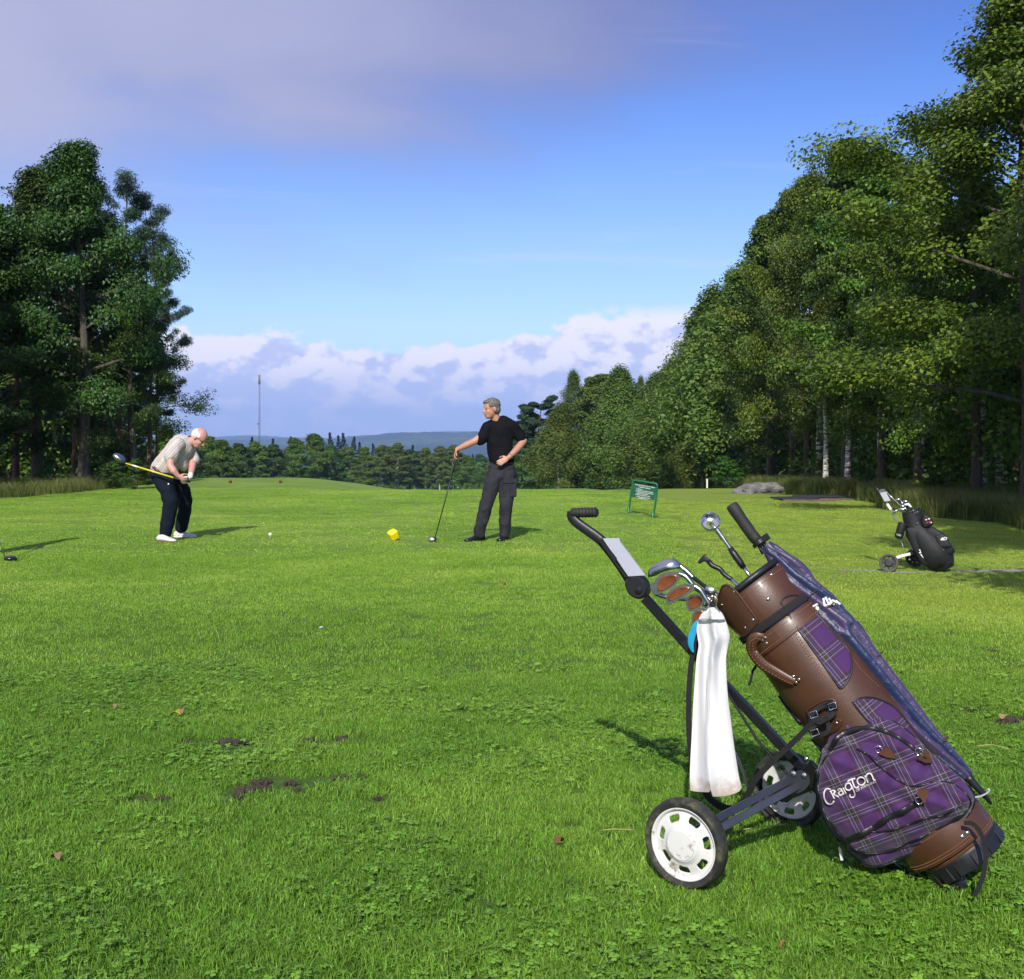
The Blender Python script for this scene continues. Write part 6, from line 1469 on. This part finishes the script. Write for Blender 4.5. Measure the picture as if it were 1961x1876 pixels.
# bottle pouch hanging at its side
bp_ = thing('bottle_pouch', G2(700, 1130, .1), 'small black cylinder pouch with white lettering hanging beside the black bag', 'bottle pouch')
mb = MB(); c0, c1 = G2(765, 835, .10), G2(688, 1095, .10); ax_ = (c1 - c0).normalized(); mb.lathe(c0, ax_, [(0, .01), (0, .05), (.02, .056), ((c1 - c0).length - .02, .054), ((c1 - c0).length + .01, .045), ((c1 - c0).length + .02, .01)], 24); mbp2 = mb; mb.build('pouch', nyl, bp_, 60)
lab('TITLEIST', mbp2, (648, 1052), (88, 28), (5, -38), 1, whitet, bp_, .01)
# trolley
tr2 = thing('golf_trolley', G2(600, 1640), 'silver tubed pull trolley with grey wheels under the black bag', 'golf trolley')
c = P(*Q(515, 1512), P2.G(*Q(515, 1512), .22).y); R2 = 168 * .10682 / F * c.y
c.z = gzf(c.x, c.y) + R2; ax2 = Vector((-.38, -.92, 0))
wheel(tr2, c, ax2, R2, .05, rubg, wrim, .72, 8, (.50, .66), None, True, .4)
cf = G2(980, 1535, -.40); cf.z = gzf(cf.x, cf.y) + R2; wheel(tr2, cf, -ax2, R2, .05, black, black, .72, 8, (.50, .66), None, True, .4)
mb = MB(); mb.bar([c - ax2 * .03 + Vector((0, 0, .02)), G2(700, 1440, .12), G2(900, 1390, .10)], .035, .016, n2); mb.build('axle_arm', whitep, tr2)
mb = MB(); mb.bar([G2(880, 1395, .08), G2(1000, 1350, .03)], .05, .03, n2); mb.bar([G2(1000, 1400, -.1), cf + ax2 * .02], .03, .016, n2); mb.build('axle_bracket', black, tr2)
mb = MB(); mb.tube([G2(470, 470, .04), G2(520, 550, .04), G2(690, 850, .04), G2(820, 1080, .0), G2(960, 1340, .0), G2(1330, 1700, -.03)], .0125, 8); mb.build('shaft', alu, tr2, 180)
mb = MB(); mb.box(G2(520, 545, .04), ((G2(560, 600) - G2(480, 480)).normalized() * .045, n2 * .018, (G2(560, 600) - G2(480, 480)).normalized().cross(n2) * .018), bev=.004); mb.build('joint', whitep, tr2)
mb = MB(); mb.tube([G2(270, 190, .04), G2(330, 260, .04), G2(400, 350, .04), G2(470, 470, .04)], [.022, .018, .014, .014], 8); mb.build('handle', black, tr2, 180)
mb = MB(); fr = [G2(*p, .07) for p in ((345, 285), (460, 270), (545, 440), (440, 455))]; mb.prism(fr, [p - n2 * .01 for p in fr]); mb.build('scorecard_holder', greyp, tr2)
mb = MB(); fr = [G2(*p, .075) for p in ((330, 268), (360, 235), (440, 228), (462, 272), (345, 296))]; mb.prism(fr, [p - n2 * .025 for p in fr]); mb.build('holder_top', simple('grey_plastic', (.10, .10, .12), .5), tr2)
mb = MB(); mb.tube([G2(720, 1130, .05), G2(810, 1370, .08)], .004, 6); mb.build('stay_rod', alu, tr2, 180)
def club2(lb, head, neck, end, off, m_=satin):
    t = thing('golf_club', G2(*end, off), lb, 'golf club', 'clubs in the black bag')
    patch('head', [Q(*p) for p in head], lambda x, y, h: P2.G(x, y, off + h), lambda r_: .012 * (1 - r_ * r_) + .006, m_, t, 4, None, [(1, -.006)], sub=4)
    mb = MB(); mb.tube([G2(*neck, off), G2(*neck, off).lerp(G2(*end, off * .5), .5), G2(*end, off * .5)], .009, 6); mb.build('shaft', satin, t, 180)
club2('steel club standing highest in the black bag', ((615, 440), (640, 405), (690, 395), (725, 405), (720, 430), (660, 442)), (720, 415), (830, 620), .02)
club2('dark faced steel club rightmost in the black bag', ((760, 460), (790, 435), (845, 432), (862, 460), (820, 470), (790, 475)), (855, 450), (925, 600), .0)
club2('thick necked bright club lowest at the right in the black bag', ((790, 500), (830, 485), (880, 490), (925, 545), (900, 560), (870, 520), (800, 525)), (900, 530), (940, 610), .05, whitep)
club2('small steel iron in the middle of the black bag', ((725, 545), (740, 515), (780, 515), (810, 560), (790, 570), (750, 560)), (795, 545), (850, 640), .03)
club2('wide bright iron lying lowest at the mouth of the black bag', ((668, 605), (700, 575), (770, 565), (825, 575), (790, 615), (720, 635)), (820, 575), (860, 650), .10)
club2('grey iron beside the trolley shaft at the black bag', ((588, 670), (590, 635), (640, 600), (680, 600), (660, 630), (610, 675)), (680, 605), (800, 670), .08)
mbx = thing('cane_rod', G2(730, 530), 'thin rod slanting from the card holder into the black bag', 'rod')
mb = MB(); mb.tube([G2(465, 275, .03), G2(600, 410, .03), G2(760, 560, .0), G2(850, 680, 0)], .006, 6); mb.build('rod', alu, mbx, 180)
mb = MB(); mb.ell(G2(480, 290, .03), (P2.u * .014, n2 * .014, Vector((0, 0, .014))), 8, 6); mb.build('knob', brass, mbx, 180)

# ================================================================ SIGN, MARKERS, BALL, ROCK, MATS, MAST, TOWER
grn = simple('green_enamel', (.004, .080, .042), .45, 0, .12, 6, .05, 60); grnt = simple('green_tube', (.008, .13, .055), .35, .1, .1, 10)
def K(x, y): return (1172.3 + x * .06054, 905.2 + y * .06054)
sgd = 22.0
for _ in range(8): sgd = F * (H - gzf((1236 - CX) / F * sgd, sgd)) / (990 - YH)
ctr = P(1232, 990, sgd); sgn = thing('notice_board', (ctr.x, ctr.y, gzf(ctr.x, ctr.y)), 'small green notice board with white lettering on a bent tube frame', 'sign')
PS = Plane((ctr.x, ctr.y, 0), (.93, -.36, 0)); K2 = lambda x, y, o=0.0: PS.G(*K(x, y), o)
pth = spline([K2(510, 1350), K2(560, 950), K2(622, 520), K2(640, 380)], 4)[:-1] + spline([K2(640, 380), K2(655, 290), K2(740, 250)], 4)[:-1] + [K2(740, 250), K2(1340, 350)] + spline([K2(1340, 350), K2(1420, 390), K2(1430, 520)], 4)[1:] + spline([K2(1430, 520), K2(1385, 860), K2(1290, 1510)], 4)[1:]
mb = MB(); mb.tube(pth, .0175 , 10); mb.build('frame', grnt, sgn, 180)
mb = MB(); bd = [K2(*p, .02) for p in ((640, 335), (1405, 455), (1395, 560), (1330, 880), (615, 775))]; mb.prism(bd, [p - PS.n * .008 for p in bd]); brd = mb.build('board', grn, sgn, 30)
wt_ = whitet
LN = [('Spela på bilande sätt ok klipper', (722, 352), (635, 108), 62), ('nedanför lövslätten', (842, 432), (372, 62), 62), ('1. Spela ur', (750, 480), (215, 35), 60), ('2. Gå fram till klubban bollen', (750, 530), (545, 85), 60), ('3. Lägg bollen bakom vid denna', (745, 575), (560, 92), 60), ('utan att flytta den', (770, 632), (360, 52), 58), ('4. Slå bollen från gult märke', (725, 665), (470, 78), 60), ('Lokala regler för banan', (762, 728), (442, 72), 58), ('golfklubben', (835, 780), (280, 48), 52)]
mb = MB()
for txt, o_, e_, hgt in LN:
    vs, fs = text_pts(txt, 1.0, .012); w_ = max(v.x for v in vs); ux = e_[0] / w_, e_[1] / w_
    mb.add([K2(o_[0] + ux[0] * v.x - .10 * hgt * v.y * -1 * .0, o_[1] + hgt * .62 + ux[1] * v.x - hgt * .78 * v.y, .0235) for v in vs], fs)
mb.build('lettering', wt_, brd, None, fix=False)
for x, y in ((512, 1340), (1285, 1505)):
    p = K2(x, y); p.z = gzf(p.x, p.y); mb = MB(); mb.lathe(p - Vector((0, 0, .02)), (0, 0, 1), [(0, .026), (.12, .024), (.125, .018)], 12); mb.build('ground_socket', grnt, sgn, 50)

# yellow tee marker: a tipped cube with rounded corners
ym = simple('yellow_plastic', (.80, .62, .008), .4, 0, .04, 6); p = on(753, F * H / (1034 - YH)); R_ = Euler((math.radians(18), math.radians(-27), math.radians(28))).to_matrix()
mb = MB(); s_ = .059; mb.box(p + Vector((0, 0, s_ * 1.12)), [R_ @ Vector(v) * s_ for v in ((1, 0, 0), (0, 1, 0), (0, 0, 1))], bev=.016); t_ = mb.build('tee_marker', ym, None, 25); tag(t_, 'bright yellow tipped cube marker on the tee between the two men', 'tee marker')
# ball and tee peg
p = on(517.5, F * H / (1033 - YH)); pe = thing('tee_peg', p, 'white wooden peg in the grass under the golf ball', 'tee peg'); mb = MB(); mb.lathe(p, (0, 0, 1), [(-.01, .003), (.028, .0035), (.036, .008), (.038, .009), (.036, .003)], 12); mb.build('peg', whitep, pe, 180)
mb = MB(); mb.ball(p + Vector((0, 0, .059)), .0235, 20, 14); bl = mb.build('golf_ball', whitep, None, 180); tag(bl, 'white golf ball sitting on a peg right of the bent golfer', 'golf ball')
for (x, y, r_, lb) in ((615, 1211, .012, 'tiny white tee fragment lying in the near lawn left of the trolley'), (505, 1009, .018, 'white speck of a broken tee left above the golf ball')):
    p = on(x, F * H / (y - YH)); mb = MB(); mb.tube([p + Vector((-.012, 0, .02)), p + Vector((.012, .006, .024))], .0035, 6); o_ = mb.build('broken_tee', whitep, None, 180); tag(o_, lb, 'broken tee')
# small red tee markers on the mound
redm = simple('faded_red_plastic', (.11, .030, .022), .6)
for (px, py, d, lb) in ((537, 932, 32.5, 'small dull red ball marker on the right part of the mound'), (441, 931, 32.5, 'small dull red ball marker on the mound by the bent golfer')):
    p = on(px, d); mb = MB(); mb.ball(p + Vector((0, 0, .04)), .048, 14, 10); mb.tube([p - Vector((0, 0, .03)), p + Vector((0, 0, .05))], .02, 8); o_ = mb.build('tee_marker', redm, None, 180); tag(o_, lb, 'tee marker', 'red markers on the mound')
# white stake
p = on(1354, 46); mb = MB(); mb.box(p + Vector((0, 0, .19)), ((.032, 0, 0), (0, .032, 0), (0, 0, .19)), bev=.01); o_ = mb.build('boundary_stake', whitep, None, 40); tag(o_, 'short white stake at the grass edge left of the grey rock', 'stake')
p = on(984, 31); mb = MB(); mb.box(p + Vector((0, 0, .06)), ((.035, 0, 0), (0, .035, 0), (0, 0, .12)), bev=.01); o_ = mb.build('tee_plate', whitep, None, 40); tag(o_, 'tiny white peg far behind the legs of the man in black', 'stake')
# rock
rk, nt, b = newmat('granite'); tc = N(nt, 'ShaderNodeTexCoord').outputs['Object']; nz = noise(nt, tc, 3, 8, .7); L(nt, ramp(nt, nz, [(.35, (.09, .09, .09)), (.55, (.20, .185, .18)), (.72, (.28, .25, .23))]), b.inputs['Base Color']); b.inputs['Roughness'].default_value = .9
bp = N(nt, 'ShaderNodeBump'); bp.inputs['Strength'].default_value = 1; bp.inputs['Distance'].default_value = .08; L(nt, nz, bp.inputs['Height']); L(nt, bp.outputs[0], b.inputs['Normal'])
d_ = 37.; c = on(1452, d_); bm = bmesh.new(); bmesh.ops.create_icosphere(bm, subdivisions=5, radius=1)
for v in bm.verts:
    n_ = _fr(v.co * 1.3 + Vector((3, 1, 7)), .8, 2.1, 5); v.co = v.co * (1 + .22 * n_); v.co.x *= .80; v.co.y *= .6; v.co.z *= .26; v.co.z = v.co.z + .10 * v.co.x
me = bpy.data.meshes.new('boulder'); bm.to_mesh(me); bm.free(); shade(me, 35); o_ = link_mesh('boulder', me, rk, None, c + Vector((0, 0, .06))); tag(o_, 'low flat grey boulder in the rough at the edge of the right wood', 'rock')
# dark mats
mt = simple('dark_rubber_mat', (.022, .022, .026), .85, 0, .3, 8, .4, 60); wd_ = simple('weathered_board', (.13, .085, .075), .85, 0, .3, 6, .5, 40)
dm = F * (H + .30) / (962 - YH)
mp_ = thing('practice_platform', on(1562, dm), 'dark rubber mats on low reddish boards lying at the shaded fairway edge', 'mats')
zz = gzf(*on(1562, dm)[:2])
for (x0, x1, y0, y1, h_) in ((1497, 1560, 0, .9, .02), (1545, 1628, .25, 1.15, .05)):
    xa, xb = (x0 - CX) / F * dm, (x1 - CX) / F * dm; c = Vector(((xa + xb) / 2, dm + (y0 + y1) / 2, zz + .05 + h_)); mb = MB(); mb.box(c, ((abs(xb - xa) / 2, 0, .01), (-.10, (y1 - y0) / 2, 0), (0, 0, .02)), bev=.008); mb.build('mat', mt, mp_)
for (x0, x1, y0, z0) in ((1497, 1580, -.06, .01), (1570, 1632, .10, .03), (1500, 1622, 1.1, .03)):
    xa, xb = (x0 - CX) / F * dm, (x1 - CX) / F * dm; mb = MB(); mb.box(Vector(((xa + xb) / 2, dm + y0, zz + z0)), ((abs(xb - xa) / 2, 0, 0), (0, .05, 0), (0, 0, .045)), bev=.006); mb.build('board', wd_, mp_)
# radio mast: lattice
ms_ = simple('grey_mast_steel', (.16, .15, .18), .6, 0, .1, .3); dM = 620.; bs = P(497, 870, dM); zt = P(497, 719, dM).z
mast = thing('radio_mast', (bs.x, bs.y, bs.z), 'tall slender lattice radio mast rising behind the woods', 'mast')
mb = MB(); w_ = .42; Hh = zt - bs.z; nl_ = 30; cs = [Vector((w_ * math.cos(a), w_ * math.sin(a), 0)) for a in (PI / 2, PI / 2 + 2.094, PI / 2 + 4.189)]
for c_ in cs: mb.tube([bs + c_, bs + c_ + Vector((0, 0, Hh))], .075, 6)
mb.build('legs_frame', ms_, mast, 180); mb = MB()
for i in range(nl_):
    for k in range(3): mb.tube([bs + cs[k] + Vector((0, 0, Hh * i / nl_)), bs + cs[(k + 1) % 3] + Vector((0, 0, Hh * (i + 1) / nl_))], .045, 4)
mb.build('lattice', ms_, mast, 180)
mb = MB(); mb.ball(bs + Vector((-.8, -.3, P(497, 812, dM).z - bs.z)), .5, 10, 8); mb.box(bs + Vector((0, -.3, Hh - 2.4)), ((.55, 0, 0), (0, .3, 0), (0, 0, 2.4))); mb.build('antenna', ms_, mast, 180)
# wooden ladder tower
wdm = simple('grey_timber', (.10, .088, .070), .9, 0, .3, 8, .5, 40); dT = 31.0
def W(x, y, o=0.0): return P(x * .51695, 245 + y * .51695, dT + o)     # close-up pixels of the left wood
cT = on(290, dT); tow_ = thing('ladder_tower', (W(560, 1750).x, dT, gzf(W(560, 1750).x, dT)), 'weathered wooden hunting tower with ladder and railed platform below the left oaks', 'tower')
def beam(name, a, b_, w_=.08, h_=.06): mb = MB(); mb.bar([Vector(a), (Vector(a) + Vector(b_)) / 2, Vector(b_)], w_, h_, (0, 1, 0)); return mb.build(name, wdm, tow_, 40)
for (xa, ya, xb, yb, o_) in ((475, 1460, 475, 1760, 0), (640, 1458, 640, 1600, 0), (645, 1600, 615, 1760, 0), (475, 1600, 475, 1600, 1), (640, 1458, 640, 1750, 1.3), (505, 1440, 505, 1755, 1.3), (575, 1440, 597, 1760, .6)):
    if (xa, ya) != (xb, yb): beam('post', W(xa, ya, o_), W(xb, yb, o_))
for (xa, ya, xb, yb, o_) in ((470, 1590, 655, 1590, -.05), (470, 1608, 655, 1606, -.05), (470, 1462, 650, 1458, 0), (480, 1525, 650, 1520, 0), (470, 1590, 655, 1590, 1.35), (480, 1525, 650, 1522, 1.3)): beam('rail', W(xa, ya, o_), W(xb, yb, o_), .10, .05)
for i in range(5): beam('floor_board', W(480, 1586, .1 + i * .28), W(650, 1586, .1 + i * .28), .05, .24)
for (xa, ya, xb, yb) in ((500, 1740, 560, 1600), (620, 1740, 520, 1600), (540, 1740, 575, 1600)): beam('brace', W(xa, ya, .1), W(xb, yb, .1), .06, .05)
beam('ladder_rail', W(446, 1740, -.35), W(478, 1600, -.1)); beam('ladder_rail', W(523, 1740, -.35), W(523, 1595, -.1))
for i in range(6): y_ = 1725 - i * 24; x_ = 449 + i * 5.4; beam('rung', W(x_, y_, -.36 + .04 * i), W(523, y_, -.36 + .04 * i), .05, .07)
for i in range(6): beam('wall_board', W(558 + i * 5, 1460, .7), W(558 + i * 5, 1585, .7), .02, .12)
# fallen leaves
lf = random.Random(4); lcol = {'yellow': simple('yellow_leaf', (.55, .40, .03), .6, 0, .2, 60), 'brown': simple('brown_leaf', (.26, .10, .045), .7, 0, .2, 60), 'tan': simple('tan_leaf', (.42, .26, .14), .7, 0, .2, 60)}
for (x, y, k, s_, lb) in ((337, 1381, 'yellow', .030, 'yellow fallen leaf lying in the lawn on the left'), (346, 1377, 'tan', .020, 'pale curled leaf touching the yellow fallen leaf'), (1070, 1631, 'brown', .018, 'reddish brown leaf on the lawn left of the near white wheel'), (108, 1663, 'tan', .018, 'tan leaf in the clover at the left'), (220, 1368, 'tan', .014, 'small tan leaf left of the yellow one'), (965, 1128, 'brown', .020, 'brown leaf on the tee below the man in black'), (1921, 1386, 'tan', .022, 'orange tan leaf on the bare scrape at the right'), (848, 1212, 'tan', .012, 'tiny pale leaf between trolley and golf ball'), (1500, 1838, 'brown', .010, 'tiny brown leaf in the grass below the white wheels')):
    p = on(x, F * H / (y - YH)) + Vector((0, 0, .034)); a0 = lf.uniform(0, 6.28); mb = MB(); pts = []
    for i in range(12):
        t = 2 * PI * i / 12; r_ = s_ * .62 * (1 + .25 * math.cos(3 * t) + .15 * math.cos(5 * t)); pts.append(p + Vector((math.cos(t + a0) * r_ * 1.3, math.sin(t + a0) * r_, .010 * math.cos(2 * t) + .004)))
    mb.prism(pts, [q - Vector((0, 0, .0012)) for q in pts]); o_ = mb.build('fallen_leaf', lcol[k], None, 60); tag(o_, lb, 'leaf', 'fallen leaves on the lawn')
# dry straws
stm = simple('dry_straw', (.42, .36, .14), .7)
for (a_, b_, c_, lb) in (((1152, 1612), (1180, 1615), (1215, 1612), 'short dry straw bent in the grass left of the near wheel'), ((1402, 1614), (1450, 1612), (1510, 1600), 'long dry straw lying between the two wheels'), ((1872, 1445), (1900, 1447), (1932, 1452), 'dry straw lying right of the umbrella tip')):
    q = [on(x, F * H / (y - YH)) + Vector((0, 0, .036)) for x, y in (a_, b_, c_)]; q[1].z += .008; mb = MB(); mb.tube(spline(q, 5), .0014, 5); o_ = mb.build('straw', stm, None, 180); tag(o_, lb, 'straw', 'dry straws in the lawn')
